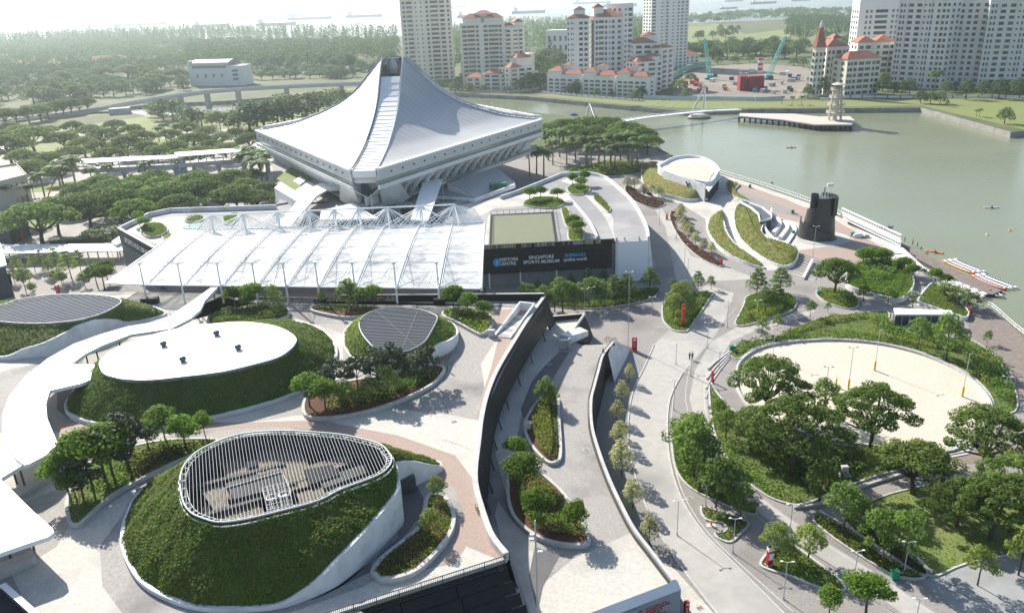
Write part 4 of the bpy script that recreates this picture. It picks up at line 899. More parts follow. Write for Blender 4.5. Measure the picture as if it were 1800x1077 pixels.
# facade
fA, fB = W(846,437,L2), W(1076,425.5,L2); fB = Vector((fB.x, fB.y, L2)); fv = (fB-fA); fL = fv.length; fu = fv.normalized(); fo = Vector((fu.y, -fu.x, 0))
fo = fo if fo.y < 0 else -fo; frz = math.atan2(fu.y, fu.x)
def fp(u, o, z): p = fA+fu*u; return Vector((p.x+fo.x*o, p.y+fo.y*o, z))
kid(MB().prism([(p.x, p.y) for p in (fp(0,.05,0), fp(fL,.05,0), fp(fL,-6,0), fp(0,-6,0))], 4.2, L2-.3), 'facade', M_black, fb_)
kid(MB().prism([(p.x, p.y) for p in (fp(-.5,.5,0), fp(fL+.6,.5,0), fp(fL+.6,-.1,0), fp(-.5,-.1,0))], L2-.3, L2+1.0), 'roof_edge', M_blackm, fb_)
for r_ in range(4):
    n = 22
    for i in range(n):
        q = fp(fL*(i+.5)/n, .10, 4.9+1.6*r_); kid(MB().box(tuple(q), (fL/n-.06, .12, 1.52), frz), 'cladding_panel', M_blackm if (i*7+r_*3) % 5 else M_black, fb_)
for i in range(46):
    if random.random() < .8:
        q = fp(fL*.01+fL*.9*(i+.5)/46, .56, L2+.45); kid(MB().box(tuple(q), (fL*.9/46-.12, .1, .95), frz), 'tile', random.choice([tcols[0], tcols[2], tcols[2], tcols[4], tcols[3]]), fb_)
kid(MB().prism([(p.x, p.y) for p in (fp(0,-2.5,0), fp(fL,-2.5,0), fp(fL,-2.7,0), fp(0,-2.7,0))], 0, 4.2), 'shop_glass', M_black, fb_)
for i in range(16): q = fp(fL*(i+.5)/16, -2.4, 2.1); kid(MB().box(tuple(q), (.12, .12, 4.2), frz), 'mullion', M_dgrey, fb_)
for u in (.05, .29, .57, .80): kid(MB().tube([tuple(fp(fL*u, .2, 0)), tuple(fp(fL*u, .2, 4.3))], .22, 10), 'column', M_white, fb_)
M_txw = mat('sign white', (.82,.82,.82), rough=.5, emit=.0); M_txb = mat('sign blue', (.06,.33,.62), rough=.5)
tr = Matrix.Rotation(frz, 3, 'Z') @ Matrix.Rotation(R(90), 3, 'X')
def sign(s, u, z, size, m=M_txw, bold=.02): return child(text('lettering', s, fp(u, .2, z), size, m, tr, None, 'CENTER', bold), fb_)
sign('VISITORS', fL*.205, 8.1, 1.25); sign('CENTRE', fL*.195, 6.9, 1.25)
kid(MB().tube([tuple(fp(fL*.115, .17, 7.4)), tuple(fp(fL*.115, .3, 7.4))], 1.15, 20), 'info_disc', M_txb, fb_); child(text('lettering', 'i', fp(fL*.115, .33, 7.4), 1.9, M_txw, tr, None, 'CENTER', .03), fb_)
sign('SINGAPORE', fL*.455, 8.3, 1.3); sign('SPORTS MUSEUM', fL*.455, 7.0, 1.3)
sign('SHIMANO', fL*.715, 8.4, 1.3, M_txb, .04); sign('cycling world', fL*.715, 7.2, 1.2)
# white stair flight on the right of the pavilion
sA, sB = W(1084,425,L2), W(1140,422,L2); sC, sD = W(1084,475,0), W(1145,471,0)
m = MB(); n = 40
for i in range(n):
    u0, u1 = i/n, (i+1)/n
    if i == n//2: continue
    z1 = L2*(1-u1)+.02; P = [sA.lerp(sC, u0), sB.lerp(sD, u0), sB.lerp(sD, u1), sA.lerp(sC, u1)]
    m.prism([(p.x, p.y) for p in P], 0, max(z1, .05)+.25)
kid(m, 'stair_flight', mat('stair white', (.82,.83,.84), rough=.7), fb_)
for s_ in (.25, .7):
    p, q = sA.lerp(sB, s_), sC.lerp(sD, s_); kid(MB().bar(p+Vector((0,0,1.0)), q+Vector((0,0,1.0)), .5, .3), 'stair_rail', M_white, fb_)
for p, q in ((sA, sC), (sB, sD)):
    m = MB().prism([(p.x-.3, p.y), (p.x+.3, p.y), (q.x+.3, q.y), (q.x-.3, q.y)], 0, [L2+1.1, L2+1.1, 1.0, 1.0]); kid(m, 'stair_cheek', M_wwall, fb_)
kid(MB().wall(offpath(SR, 0), .6, 0, L2+1.1), 'side_wall', M_wwall, fb_)
kid(MB().wall(WP([(1030,306),(985,310),(905,342),(880,350)], L2), .5, L2-2, L2+1.2), 'terrace_parapet', M_wwall, fb_)
kid(MB().wall(crom(WP([(1050,420),(1038,395),(1020,372),(1000,350),(988,340)], L2), 4, closed=False), .4, L2-.1, L2+.9), 'ramp_parapet', M_wwall, fb_)
# library end of the block with its sign
lA, lB = W(210,407,L2), W(272,442,L2); lu = (lB-lA).normalized(); lL = (lB-lA).length; lo_ = Vector((lu.y, -lu.x, 0)); lo_ = lo_ if lo_.x < 0 or lo_.y < 0 else -lo_
lrz = math.atan2(lu.y, lu.x)
def lp(u, o, z): p = lA+lu*u; return Vector((p.x+lo_.x*o, p.y+lo_.y*o, z))
kid(MB().prism([(p.x, p.y) for p in (lp(-.3,.3,0), lp(lL,.3,0), lp(lL,-.4,0), lp(-.3,-.4,0))], L2-3.6, L2+1.1), 'sign_band', M_black, fb_)
kid(MB().prism([(p.x, p.y) for p in (lp(-.3,.45,0), lp(lL,.45,0), lp(lL,-.5,0), lp(-.3,-.5,0))], L2+1.1, L2+1.25), 'coping', M_coping, fb_)
for i in range(44): q = lp(lL*(i+.5)/44, .18, 4); kid(MB().box(tuple(q), (lL/44*.6, .3, 8), lrz), 'facade_fin', M_slatg, fb_)
child(text('lettering', 'SPORTS HUB LIBRARY', lp(lL*.52, .36, L2-1.6), 2.25, M_txw, Matrix.Rotation(lrz, 3, 'Z') @ Matrix.Rotation(R(90), 3, 'X'), None, 'CENTER', .05), fb_)
kid(MB().wall(WP([(210,407),(262,381),(300,373),(486,367)], L2), .5, L2-2, L2+1.4), 'rear_parapet', M_wwall, fb_)
fz([(222,405),(262,385),(330,380),(360,385),(330,410),(280,430)], M_pale, .004)
fz([(318,400),(345,393),(362,392),(340,405)], mat('play floor teal', (.18,.33,.28), rough=.8), .008, 3, 'play_floor'); fz([(306,404),(322,402),(318,410),(300,412)], mat('play floor tan', (.42,.33,.22), rough=.8), .009, 3, 'play_floor')
# solar sloping roof, grassed light well and service blocks beside the stadium
gl = empty('sloping_glass_roof', tuple(W(845,330,L2)), 'sloping bluish panelled roof wedge sunk in the forecourt', 'roof')
q = [W(788,328,L2+1.5), W(838,345,L2), W(905,320,L2+.5), W(870,293,L2+4)]
M_solar = mat('blue grey roof panel', (.23,.26,.285), (.19,.215,.24), rough=.3, scale=.5, spec=.5)
q = [W(786,322,L2+3.2), W(836,348,L2+.4), W(905,320,L2+.4), W(872,293,L2+3.2)]
NU, NV = 14, 9
for i in range(NU):
    for j in range(NV):
        f_ = lambda u, v: (q[0].lerp(q[3], u)).lerp(q[1].lerp(q[2], u), v)
        g = .03; kid(MB().add([f_((i+g)/NU, (j+g)/NV), f_((i+1-g)/NU, (j+g)/NV), f_((i+1-g)/NU, (j+1-g)/NV), f_((i+g)/NU, (j+1-g)/NV)], [(3,2,1,0)]), 'roof_panel', M_solar, gl)
kid(MB().add([p-Vector((0,0,.06)) for p in q]+[Vector((p.x, p.y, L2-.1)) for p in q], [(3,2,1,0),(0,1,5,4),(1,2,6,5),(2,3,7,6),(3,0,4,7)]), 'roof_base', M_white, gl)
fz([(778,332),(790,326),(832,350),(775,352)], M_turf, .012, name='turf_wedge')
kid(MB().wall(WP([(768,352),(835,356),(905,330)], L2), .6, L2, L2+1.4), 'planter_wall', M_wwall, fb_)
fz([(488,328),(514,306),(550,325),(520,349)], M_lawn, 3.0, name='roof_lawn'); kid(MB().prism([(p.x, p.y) for p in WP([(482,330),(514,303),(556,326),(520,353)], L2+2.9)], 0, L2+2.9), 'lawn_block', M_wwall, fb_)
kid(MB().prism([(p.x, p.y) for p in WP([(516,320),(528,312),(538,319),(527,327)], L2+3)], L2+2.9, L2+3.5), 'roof_hatch', M_white, fb_)
# ------------------------------------------------------------------ the big white tensile canopy
def membrane_mat():
    m, n, l, b = _nt('tensile membrane')
    b.inputs['Base Color'].default_value = (.80,.83,.83,1); b.inputs['Roughness'].default_value = .5
    tl = n.new('ShaderNodeBsdfTranslucent'); tl.inputs[0].default_value = (.75,.78,.78,1); tp = n.new('ShaderNodeBsdfTransparent')
    a = n.new('ShaderNodeMixShader'); a.inputs[0].default_value = .25; l.new(b.outputs[0], a.inputs[1]); l.new(tl.outputs[0], a.inputs[2])
    c = n.new('ShaderNodeMixShader'); l.new(a.outputs[0], c.inputs[1]); l.new(tp.outputs[0], c.inputs[2])
    g = n.new('ShaderNodeNewGeometry'); t = n.new('ShaderNodeTexNoise'); t.inputs['Scale'].default_value = .35; t.inputs['Detail'].default_value = 5
    l.new(g.outputs['Position'], t.inputs[0]); mr = n.new('ShaderNodeMapRange'); mr.inputs['From Min'].default_value = .35; mr.inputs['From Max'].default_value = .7; mr.inputs['To Min'].default_value = .14; mr.inputs['To Max'].default_value = .50
    l.new(t.outputs[0], mr.inputs[0]); l.new(mr.outputs[0], c.inputs[0]); l.new(c.outputs[0], n['Material Output'].inputs[0]); return m
M_mem = membrane_mat()
M_wst = mat('white steel', (.80,.82,.82), rough=.4)
cn = empty('tensile_canopy', tuple(W(560,520,L2)), 'vast white translucent tent canopy on slim masts in front of the stadium', 'canopy')
fx = [185,257,323,391,452,505,561,625,697,771,846]; rx = [300,368,425,485,540,585,628,678,738,796,852]
ry = [412,404,403,402,400,399,398,397,396,394,392]
ZF, ZR, ZM = 15.6, 17.2, 21.3
FR = [W(x, 500+.012*(x-185), ZF) for x in fx]; RR = [W(x, y, ZR) for x, y in zip(rx, ry)]
FR[0] = W(186,498,ZF); RR[0] = W(322,402,ZR)
for k in range(10):
    NU, NV = 10, 16; V = []
    for i in range(NU+1):
        u = i/NU
        for j in range(NV+1):
            v = j/NV
            p = FR[k].lerp(FR[k+1], u).lerp(RR[k].lerp(RR[k+1], u), v)
            arch = 1.0*math.sin(math.pi*v)**.8
            if k == 0: arch += (u-1)*1.0*math.sin(math.pi*v); 
            p.z += arch-.4*math.sin(math.pi*u)*math.sin(math.pi*min(1, v+.08))
            V.append(tuple(p))
    Fq = [(i*(NV+1)+j, (i+1)*(NV+1)+j, (i+1)*(NV+1)+j+1, i*(NV+1)+j+1) for i in range(NU) for j in range(NV)]
    kid(MB().add(V, Fq), 'membrane_panel', M_mem, cn, True)
    for j in range(1, NV, 2):
        kid(MB().tube([Vector(V[i*(NV+1)+j])+Vector((0,0,.12)) for i in range(0, NU+1, 2)], .045, 4), 'purlin', M_wst, cn)
    for j in range(0, NV-2, 4):
        kid(MB().tube([Vector(V[j])+Vector((0,0,.12)), Vector(V[5*(NV+1)+j+2])+Vector((0,0,.12)), Vector(V[10*(NV+1)+j])+Vector((0,0,.12))], .06, 4), 'brace', M_wst, cn)
heads = [W(x+14*(1-(x-185)/600), 523, L2) for x in fx[1:-1]]
heads = [Vector((*W(fx[k], 500, ZF)[:2], 0))+Vector((0, -1.2, 0)) for k in range(1, 10)]
pk = []
for k in range(1, 10):
    h = heads[k-1]; top = Vector((h.x, h.y, ZM)); 
    kid(MB().tube([(h.x, h.y, L2), (h.x, h.y, ZM-4), (h.x, h.y, ZM)], [.24,.22,.16], 8), 'mast', M_wst, cn)
    kid(MB().lathe([(.5, ZM-.2), (.5, ZM+.15)], 8, (h.x, h.y)), 'mast_head', M_wst, cn)
    r0 = RR[k]; rp = W(rx[k]+3, [378,376,373,370.5,368.5,366.6,364.5,362,359.5][k-1], ZR+4.6); pk.append(rp)
    # ridge beam over the membrane
    a = FR[k]; pts = []
    for j in range(13):
        v = j/12; p = a.lerp(r0, v); p.z += 1.0*math.sin(math.pi*v)**.8+.3; pts.append(p)
    kid(MB().tube(pts+[rp], .16, 6), 'ridge_beam', M_wst, cn)
    for dx in (-.45, .45):
        pt2 = [p+Vector((dx, 0, -.25)) for p in pts]; kid(MB().tube(pt2, .09, 5), 'edge_cable', M_wst, cn)
    # front stays from the mast head to the front edge
    for u in (-.5, -.25, .25, .5):
        q = FR[k].lerp(FR[k+1] if u > 0 else FR[k-1], abs(u)); kid(MB().tube([top, q+Vector((0,.3,.1))], .045, 4), 'stay', M_wst, cn)
    q = pts[5]; kid(MB().tube([top, q], .07, 4), 'back_stay', M_wst, cn)
    # rear strut fan
    for u in (-.62, -.48, -.34, -.2, -.08, .08, .2, .34, .48, .62):
        q = RR[k].lerp(RR[k+1] if u > 0 else RR[k-1], abs(u)); q = q+Vector((0, .2, .1-.4*abs(u))); kid(MB().tube([rp, q], .09, 5), 'strut', M_wst, cn)
    kid(MB().tube([(rp.x, rp.y, L2), tuple(rp)], .3, 8), 'rear_column', M_wst, cn)
    for u in (.8, 1.0):
        for sgn in (-1, 1): q = RR[k].lerp(RR[k+sgn], u)+Vector((0, .2, .2)); kid(MB().tube([rp, q], .08, 5), 'strut', M_wst, cn)
    for v, dz in ((.93, .9), (.86, .5)):
        q = a.lerp(r0, v); kid(MB().tube([rp, (q.x-2.2, q.y, q.z+dz)], .07, 4), 'strut', M_wst, cn); kid(MB().tube([rp, (q.x+2.2, q.y, q.z+dz)], .07, 4), 'strut', M_wst, cn)
for a, b in zip(pk, pk[1:]):
    m_ = a.lerp(b, .5); m_.z -= 3.2
    for q in (a, b): kid(MB().tube([q, m_], .09, 5), 'tie_brace', M_wst, cn)
for a, b in zip(heads, heads[1:]): kid(MB().tube([(a.x, a.y, ZM), (b.x, b.y, ZM)], .05, 4), 'head_cable', M_wst, cn)
for a, b in zip(pk, pk[1:]): kid(MB().tube([a, b], .2, 6), 'tie_beam', M_wst, cn)
for a, b in zip(RR, RR[1:]): kid(MB().tube([a+Vector((0,0,.1)), b+Vector((0,0,.1))], .22, 6), 'rear_beam', M_wst, cn)
for k in range(10): kid(MB().tube([FR[k], FR[k+1]], .16, 6), 'front_beam', M_wst, cn)
kid(MB().tube([FR[0].lerp(RR[0], v)+Vector((0,0,.1*math.sin(math.pi*v))) for v in [i/8 for i in range(9)]], .2, 6), 'side_beam', M_wst, cn)
kid(MB().tube([FR[10].lerp(RR[10], v)+Vector((0,0,1.0*math.sin(math.pi*v)**.8)) for v in [i/8 for i in range(9)]], .3, 6), 'side_beam', M_wst, cn)
kid(MB().add([pk[-1], RR[9]+Vector((0,0,.2)), RR[10]+Vector((0,0,.2)), pk[-1].lerp(RR[10], .55)+Vector((1.0,1.0,1.4))], [(0,1,2,3)]), 'membrane_panel', M_mem, cn)
c_ = W(847,510,0); kid(MB().tube([(c_.x, c_.y, 0), (FR[10].x, FR[10].y, ZF)], .4, 8), 'mast', M_wst, cn)
kid(MB().lathe([(1.1, 0), (1.1, .5)], 14, (c_.x, c_.y)), 'mast_base', M_dgrey, cn)
for x in (5, 8): h = heads[x]; kid(MB().box((h.x, h.y, L2+.6), (2.6, 1.3, 1.2)), 'planter_box', M_black, cn)
h = heads[0]; kid(MB().box((h.x+.8, h.y-.3, L2+.7), (3.8, 1.6, 1.4)), 'planter_box', M_black, cn)
# white covered link roofs between the stadium and the canopy
def slabroof(label, pts, z, th=.35, posts=(), name='covered_walkway', cat='walkway roof', z0=L2, m=M_roofw, sm=0):
    P = WP(pts, z); 
    if sm: P = crom(P, sm)
    c = sum(P, Vector())/len(P); e = empty(name, (c.x, c.y, z0), label, cat)
    kid(MB().prism([(p.x, p.y) for p in P], z-th, z), 'roof_slab', m, e)
    kid(MB().wall(P, .12, z-th-.12, z+.08, closed=True), 'roof_edge', M_wst, e)
    for px_, py_ in posts:
        q = W(px_, py_, z0); kid(MB().tube([(q.x, q.y, z0), (q.x, q.y, z-th)], .14, 6), 'post', M_dgrey, e)
    return e
slabroof('bent white roof of the footbridge running down to the stadium entrance', [(482,397),(510,370),(532,340),(562,322),(610,327),(612,332),(575,334),(556,345),(530,375),(510,398)], L2+4.2, posts=((520,392),(540,372),(556,356),(575,350),(600,352)))
slabroof('straight white roof strip from the stadium door to the canopy', [(722,386),(745,318),(778,315),(752,388)], L2+4.2, posts=((735,385),(752,362),(765,345)))
slabroof('pointed white roof leaf in the middle of the forecourt', [(565,370),(620,357),(665,384),(600,386),(562,386)], L2+3.5, posts=((590,384),(650,390)))
# ---- curved covered walkway on the terrace
zW = L2+4.3
outer = [(372,505),(340,528),(300,555),(262,568),(225,574),(180,587),(130,605),(85,630),(45,662),(18,695),(6,725),(5,755),(14,785),(28,805),(44,817)]
inner = [(52,815),(80,800),(101,780),(93,762),(82,735),(80,710),(86,690),(100,665),(118,645),(150,622),(180,607),(230,588),(300,578),(335,560),(352,545),(360,528),(382,505)]
wk = slabroof('sweeping white curved walkway roof on slim posts beside the grass mounds', outer+inner, zW, .4, ((378,528),(352,553),(306,582),(270,600),(215,625),(175,640),(155,640),(138,645)), 'curved_walkway', 'walkway roof')
slabroof('flat white porch roof joining the curved walkway to the oval mound', [(86,687),(118,640),(166,641),(158,668),(142,674)], zW-.05, .4, (), 'porch_roof', 'porch roof')
slabroof('white roof piece under the tip of the curved walkway', [(0,842),(-60,800),(18,786),(43,815)], zW-.3, .4, ((30,850),(45,858)), 'covered_walkway', 'walkway roof')
slabroof('big white roof slab with rounded corner at the left border', [(-60,815),(0,842),(50,892),(92,930),(94,936),(85,943),(40,958),(0,972),(-60,990)], zW, .4, ((60,965),(20,985)), 'covered_walkway', 'walkway roof')
for pts, h_, lab in (([(18,870),(82,830),(86,836),(24,876)], .9, 'long pale stone bench below the walkway tip'), ([(-40,1005),(55,968),(62,978),(-40,1022)], 1.1, 'low concrete kiosk wall under the rounded white roof')):
    P = WP(pts, L2+h_); e = empty('stone_bench', tuple(W(*pts[0], L2)), lab, 'bench'); kid(MB().prism([(p.x, p.y) for p in P], L2, L2+h_-.25), 'base', M_coping, e); kid(MB().prism([(p.x, p.y) for p in inset(P, -.12)], L2+h_-.25, L2+h_), 'seat', M_conc, e)
# ------------------------------------------------------------------ trees
M_bark = mat('bark', (.13,.10,.075), (.08,.062,.048), rough=.95, scale=3)
M_barkp = mat('pale palm trunk', (.26,.235,.20), (.19,.17,.145), rough=.9, scale=2)
T_rain = leafmat('rain tree leaf', (.09,.165,.038), (.20,.28,.074), .5)
T_rainl = leafmat('rain tree light leaf', (.105,.16,.038), (.22,.275,.085), .48)
T_big = leafmat('garden tree leaf', (.095,.155,.04), (.20,.275,.078), .52)
T_round = leafmat('clipped tree leaf', (.095,.185,.024), (.20,.32,.05), .48)
T_loose = leafmat('young tree leaf', (.11,.19,.042), (.22,.315,.085), .52)
T_lime = leafmat('yellow green leaf', (.16,.23,.05), (.30,.36,.11), .45)
T_pale = leafmat('variegated cream leaf', (.34,.35,.16), (.58,.57,.34), .35)
T_palm = leafmat('palm leaf', (.08,.145,.038), (.175,.245,.075), .42)
T_far = leafmat('far tree leaf', (.065,.12,.038), (.14,.205,.072), .42)
def clump(c, r, n, flat=.7):
    d = rng.normal(size=(n, 3)); d /= np.linalg.norm(d, axis=1)[:, None]; rad = r*rng.uniform(.35, 1, n)**.45
    C = np.array(c)+d*rad[:, None]*np.array([1, 1, flat]); return C, d
def crown_mesh(name, clumps, leaf, up=.4, asp=.6):
    Cs, Ns = [], []
    for c, r, n, fl in clumps:
        C, d = clump(c, r, n, fl); Cs.append(C); Ns.append(d)
    V, F = leaves(np.concatenate(Cs), leaf, up, asp, np.concatenate(Ns)*.9); return npmesh(name, V, F)
def trunk_mesh(name, h, r, tips, fork=.45, n=7, lean=0):
    m = MB(); f = Vector((lean, 0, h*fork)); m.tube([(0,0,-.1), (lean*.3, 0, h*fork*.5), f], [r*1.25, r, r*.85], n)
    for t in tips:
        t = Vector(t); mid = f.lerp(t, .5)+Vector((0, 0, -.08*h*(t-f).length/h)); m.tube([f, mid, t], [r*.6, r*.4, r*.12], 5)
    return m.mesh(name, True)
TREES = {}
def proto(kind, h, trunk, crowns, bark, leafm, extra=None):
    TREES.setdefault(kind, []).append((h, trunk, crowns, bark, leafm, extra))
def mk():
    rr = random.Random(11)
    def dome(nc, R_, z0, z1, cr, nl, fl, ring=.9):
        out = []
        for i in range(nc):
            a = i*2.39996+rr.uniform(-.3, .3); q = math.sqrt((i+.5)/nc)*ring
            z = z1-(z1-z0)*q*q+rr.uniform(-.4, .4)
            out.append(((R_*q*math.cos(a), R_*q*math.sin(a), z), cr*rr.uniform(.75, 1.2), nl, fl))
        return out
    for v in range(3):      # rain tree, h 10
        cl = dome(30, 6.8, 5.2, 8.9, 1.9, 170, .55); tips = [c[0] for c in cl[::3]]
        proto('rain', 10, trunk_mesh('trunk', 10, .38, tips, .3, lean=.4), crown_mesh('crown', cl, .62), M_bark, T_rain)
        proto('rainl', 10, TREES['rain'][-1][1], TREES['rain'][-1][2], M_bark, T_rainl)
    for v in range(3):      # large near trees, h 11
        cl = dome(38, 7.2, 4.8, 9.6, 1.35, 260, .5)+dome(10, 4.5, 4.6, 6.4, 1.0, 120, .5); tips = [c[0] for c in cl[::3]]
        proto('big', 11, trunk_mesh('trunk', 11, .32, tips, .3, lean=.3), crown_mesh('crown', cl, .40), M_bark, T_big)
    for v in range(3):      # clipped round, h 6
        cl = dome(12, 1.7, 3.6, 4.9, 1.0, 240, .8)+[((0,0,4.2), 1.6, 500, .7)]
        proto('round', 6, trunk_mesh('trunk', 6, .10, [c[0] for c in cl[::3]], .5), crown_mesh('crown', cl, .30), M_bark, T_round)
    for v in range(3):      # dark leaved, h 6
        cl = dome(11, 1.7, 3.0, 5.3, .7, 80, .8, 1.0)
        proto('dark', 6, trunk_mesh('trunk', 6, .10, [c[0] for c in cl[::2]], .4), crown_mesh('crown', cl, .42, .2), M_bark, G_dark)
    for v in range(3):      # loose upright, h 7
        cl = dome(14, 2.0, 3.2, 6.2, .9, 130, .8, 1.0)
        proto('loose', 7, trunk_mesh('trunk', 7, .11, [c[0] for c in cl[::2]], .45), crown_mesh('crown', cl, .34), M_bark, T_loose)
        proto('lime', 7, TREES['loose'][-1][1], TREES['loose'][-1][2], M_bark, T_lime)
    for v in range(3):      # layered, h 8
        cl = []
        for k in range(5):
            R_ = 3.2*(1-k*.17); z = 3.4+k*1.05
            for j in range(7):
                a = j*6.283/7+k*.5+rr.uniform(-.2, .2); cl.append(((R_*.62*math.cos(a), R_*.62*math.sin(a), z+rr.uniform(-.15, .15)), R_*.38, 75, .28))
        proto('layer', 8, trunk_mesh('trunk', 8, .12, [c[0] for c in cl[::4]]+[(0,0,7.6)], .4), crown_mesh('crown', cl, .36, .8), M_bark, T_loose)
        proto('pale', 8, TREES['layer'][-1][1], TREES['layer'][-1][2], M_bark, T_pale)
        proto('layerl', 8, TREES['layer'][-1][1], TREES['layer'][-1][2], M_bark, T_lime)
    for v in range(2):      # frangipani, h 4
        cl = dome(14, 1.9, 2.2, 3.5, .5, 40, .7, 1.0); fl = dome(14, 1.8, 2.6, 3.8, .4, 14, .7, 1.0)
        proto('frangi', 4, trunk_mesh('trunk', 4, .09, [c[0] for c in cl], .3), crown_mesh('crown', cl, .34), M_bark, T_loose, (crown_mesh('blossom', fl, .20), G_white))
    for v in range(3):      # palm, h 10
        Vs, Fs, k = [], [], 0; zt = 8.6
        for j in range(22):
            a = j*2.39996; el = rr.uniform(.05, 1.0); L = rr.uniform(2.7, 3.4); seg = 7
            for i in range(seg):
                def fp_(t):
                    rad = L*t*math.cos(el*.6); z = zt+L*(t*math.sin(el)-.75*t*t); return np.array([rad*math.cos(a), rad*math.sin(a), z])
                p0, p1 = fp_(i/seg), fp_((i+1)/seg); sd_v = np.array([-math.sin(a), math.cos(a), 0])
                wd = .78*math.sin(math.pi*(.15+.8*(i+.5)/seg))
                for s_ in (-1, 1):
                    dr = np.array([0, 0, -.28*wd]); Vs += [p0, p1, p1+sd_v*s_*wd+dr+(p1-p0)*.4, p0+(p1-p0)*.45+sd_v*s_*wd+dr]; Fs.append([k, k+1, k+2, k+3]); k += 4
        cm = npmesh('crown', np.array(Vs), np.array(Fs))
        tm = MB().tube([(0,0,-.1),(.08,0,3),(.05,0,6),(0,0,8.7)], [.26,.21,.2,.13], 7).mesh('trunk', True)
        proto('palm', 10, tm, cm, M_barkp, T_palm)
    for v in range(4):      # far tree, h 12
        cl = dome(18, 4.4, 3.4, 10, 2.0, 44, .8, 1.0)
        proto('far', 12, trunk_mesh('trunk', 12, .3, [c[0] for c in cl[::4]], .35, 5), crown_mesh('crown', cl, .95), M_bark, T_far)
    for v in range(2):      # casuarina / cypress like, h 16
        cl = [((rr.uniform(-.8,.8), rr.uniform(-.8,.8), 3+k*1.25), 2.0*(1-k/12)+.35, 44, 1.1) for k in range(10)]
        proto('conifer', 16, trunk_mesh('trunk', 16, .25, [(0,0,15)], .4, 5), crown_mesh('crown', cl, .75), M_bark, T_far)
mk()
ORD = ['leftmost', 'second from left', 'third from left', 'fourth from left', 'fifth from left', 'sixth from left', 'seventh from left', 'eighth from left', 'ninth from left', 'tenth from left', 'eleventh from left', 'twelfth from left', 'thirteenth from left', 'fourteenth from left', 'fifteenth from left', 'sixteenth from left', 'seventeenth from left', 'eighteenth from left', 'nineteenth from left', 'twentieth from left']
NAMES = dict(rain='rain_tree', rainl='rain_tree', big='spreading_tree', round='clipped_tree', dark='dark_leaved_tree', loose='young_tree', lime='young_tree', layer='layered_tree', layerl='layered_tree', pale='variegated_tree', frangi='frangipani_tree', palm='palm_tree', far='park_tree', conifer='slender_tree')
TCOUNT = [0]
def tree(kind, loc, h, label, group=None, wide=1.0, v=None):
    TCOUNT[0] += 1; ps = TREES[kind]; ph, tm, cm, bk, lf, ex = ps[TCOUNT[0] % len(ps) if v is None else v]
    s = h/ph; e = empty(NAMES[kind], loc, label, 'palm' if kind == 'palm' else 'tree', group, random.uniform(0, 6.28)); ru = random.uniform(.86, 1.16); e.scale = (s*wide*ru, s*wide/ru, s); e.rotation_euler.x = random.uniform(-.05, .05); e.rotation_euler.y = random.uniform(-.05, .05)
    obj('trunk', tm, bk, e)
    if len(cm.materials) == 0: cm.materials.append(lf)
    c = obj('crown', cm, None, e)
    if cm.materials[0] != lf:
        c.material_slots[0].link = 'OBJECT'; c.material_slots[0].material = lf
    if ex: obj('blossom', ex[0], ex[1], c)
    return e
def row(kind, spots, desc, z=L0, group=None, wide=1.0, same=False):
    """spots: (trunk px, trunk py, crown top py)"""
    sp = sorted(spots, key=lambda p: p[0])
    for i, s in enumerate(sp):
        h = HT(s[0], s[1], s[2], z)
        if len(sp) == 1: lab = desc
        elif same or i >= len(ORD): lab = desc
        else: lab = '%s %s' % (ORD[i], desc)
        tree(s[3] if len(s) > 3 else kind, tuple(W(s[0], s[1], z)), h, lab, group or desc, wide*random.uniform(.92, 1.1))
# --- terrace
row('round', [(137,884,822),(121,868,790),(164,858,752),(200,842,738),(263,797,735),(292,778,712),(327,792,728),(363,774,724)], 'clipped bright green tree in the long curved planter', L2, 'clipped trees in the long curved planter', 1.15)
row('dark', [(186,848,748),(228,830,724),(148,882,806)], 'dark leaved tree among the clipped ones in the long planter', L2, 'dark trees in the long curved planter', 1.15)
row('dark', [(592,697,628),(630,692,622),(668,690,606),(692,680,604),(735,680,615),(757,672,606)], 'dark glossy tree in the kidney planter', L2, 'dark trees in the kidney planter', 1.1)
row('round', [(545,718,655),(573,725,664)], 'clipped green tree at the tip of the kidney planter', L2, 'clipped trees at the kidney planter', 1.2)
row('lime', [(682,700,640),(607,714,668),(650,705,660)], 'light green shrubby tree inside the kidney planter', L2, 'light trees in the kidney planter', 1.2)
row('lime', [(771,883,835),(756,942,892)], 'small pale green tree in the leaf-shaped planter', L2, 'small trees in the leaf-shaped planter', .95)
row('round', [(414,545,500),(446,541,494),(438,549,516)], 'round tree by the narrow hedge planter', L2, 'round trees by the canopy edge', 1.15)
row('lime', [(483,545,499),(566,538,512)], 'thin pale tree standing before the canopy front', L2, 'thin trees before the canopy', 1.0)
row('loose', [(614,541,489),(630,545,504)], 'bushy tree in the low red earth planter', L2, 'bushy trees in the red earth planter', 1.15)
row('round', [(658,541,499),(798,549,499),(822,556,512),(852,562,527)], 'round crowned tree along the terrace rear edge', L2, 'round trees along the terrace rear', 1.15)
# --- lower deck
row('round', [(906,812,768)], 'dark round tree beside the tongue planter on the lower deck', L1, None, 1.3)
row('loose', [(957,712,662),(969,716,678)], 'light bushy tree at the far end of the tongue planter', L1, 'trees of the tongue planter', 1.1)
row('round', [(918,862,797),(945,918,857),(1012,938,882)], 'round green tree in the bean planter', L1, 'round trees in the bean planter', 1.15)
# --- gravel bed
row('pale', [(1083,740,702),(1087,783,738),(1093,836,772),(1112,893,843),(1142,954,906),(1105,671,638),(1092,708,668)], 'cream variegated tree in the gravel bed below the deck wall', L0, 'cream trees in the gravel bed', 1.0)
row('loose', [(1090,812,786),(1095,770,744)], 'small green sapling between the cream trees of the gravel bed', L0, 'saplings in the gravel bed', 1.2)
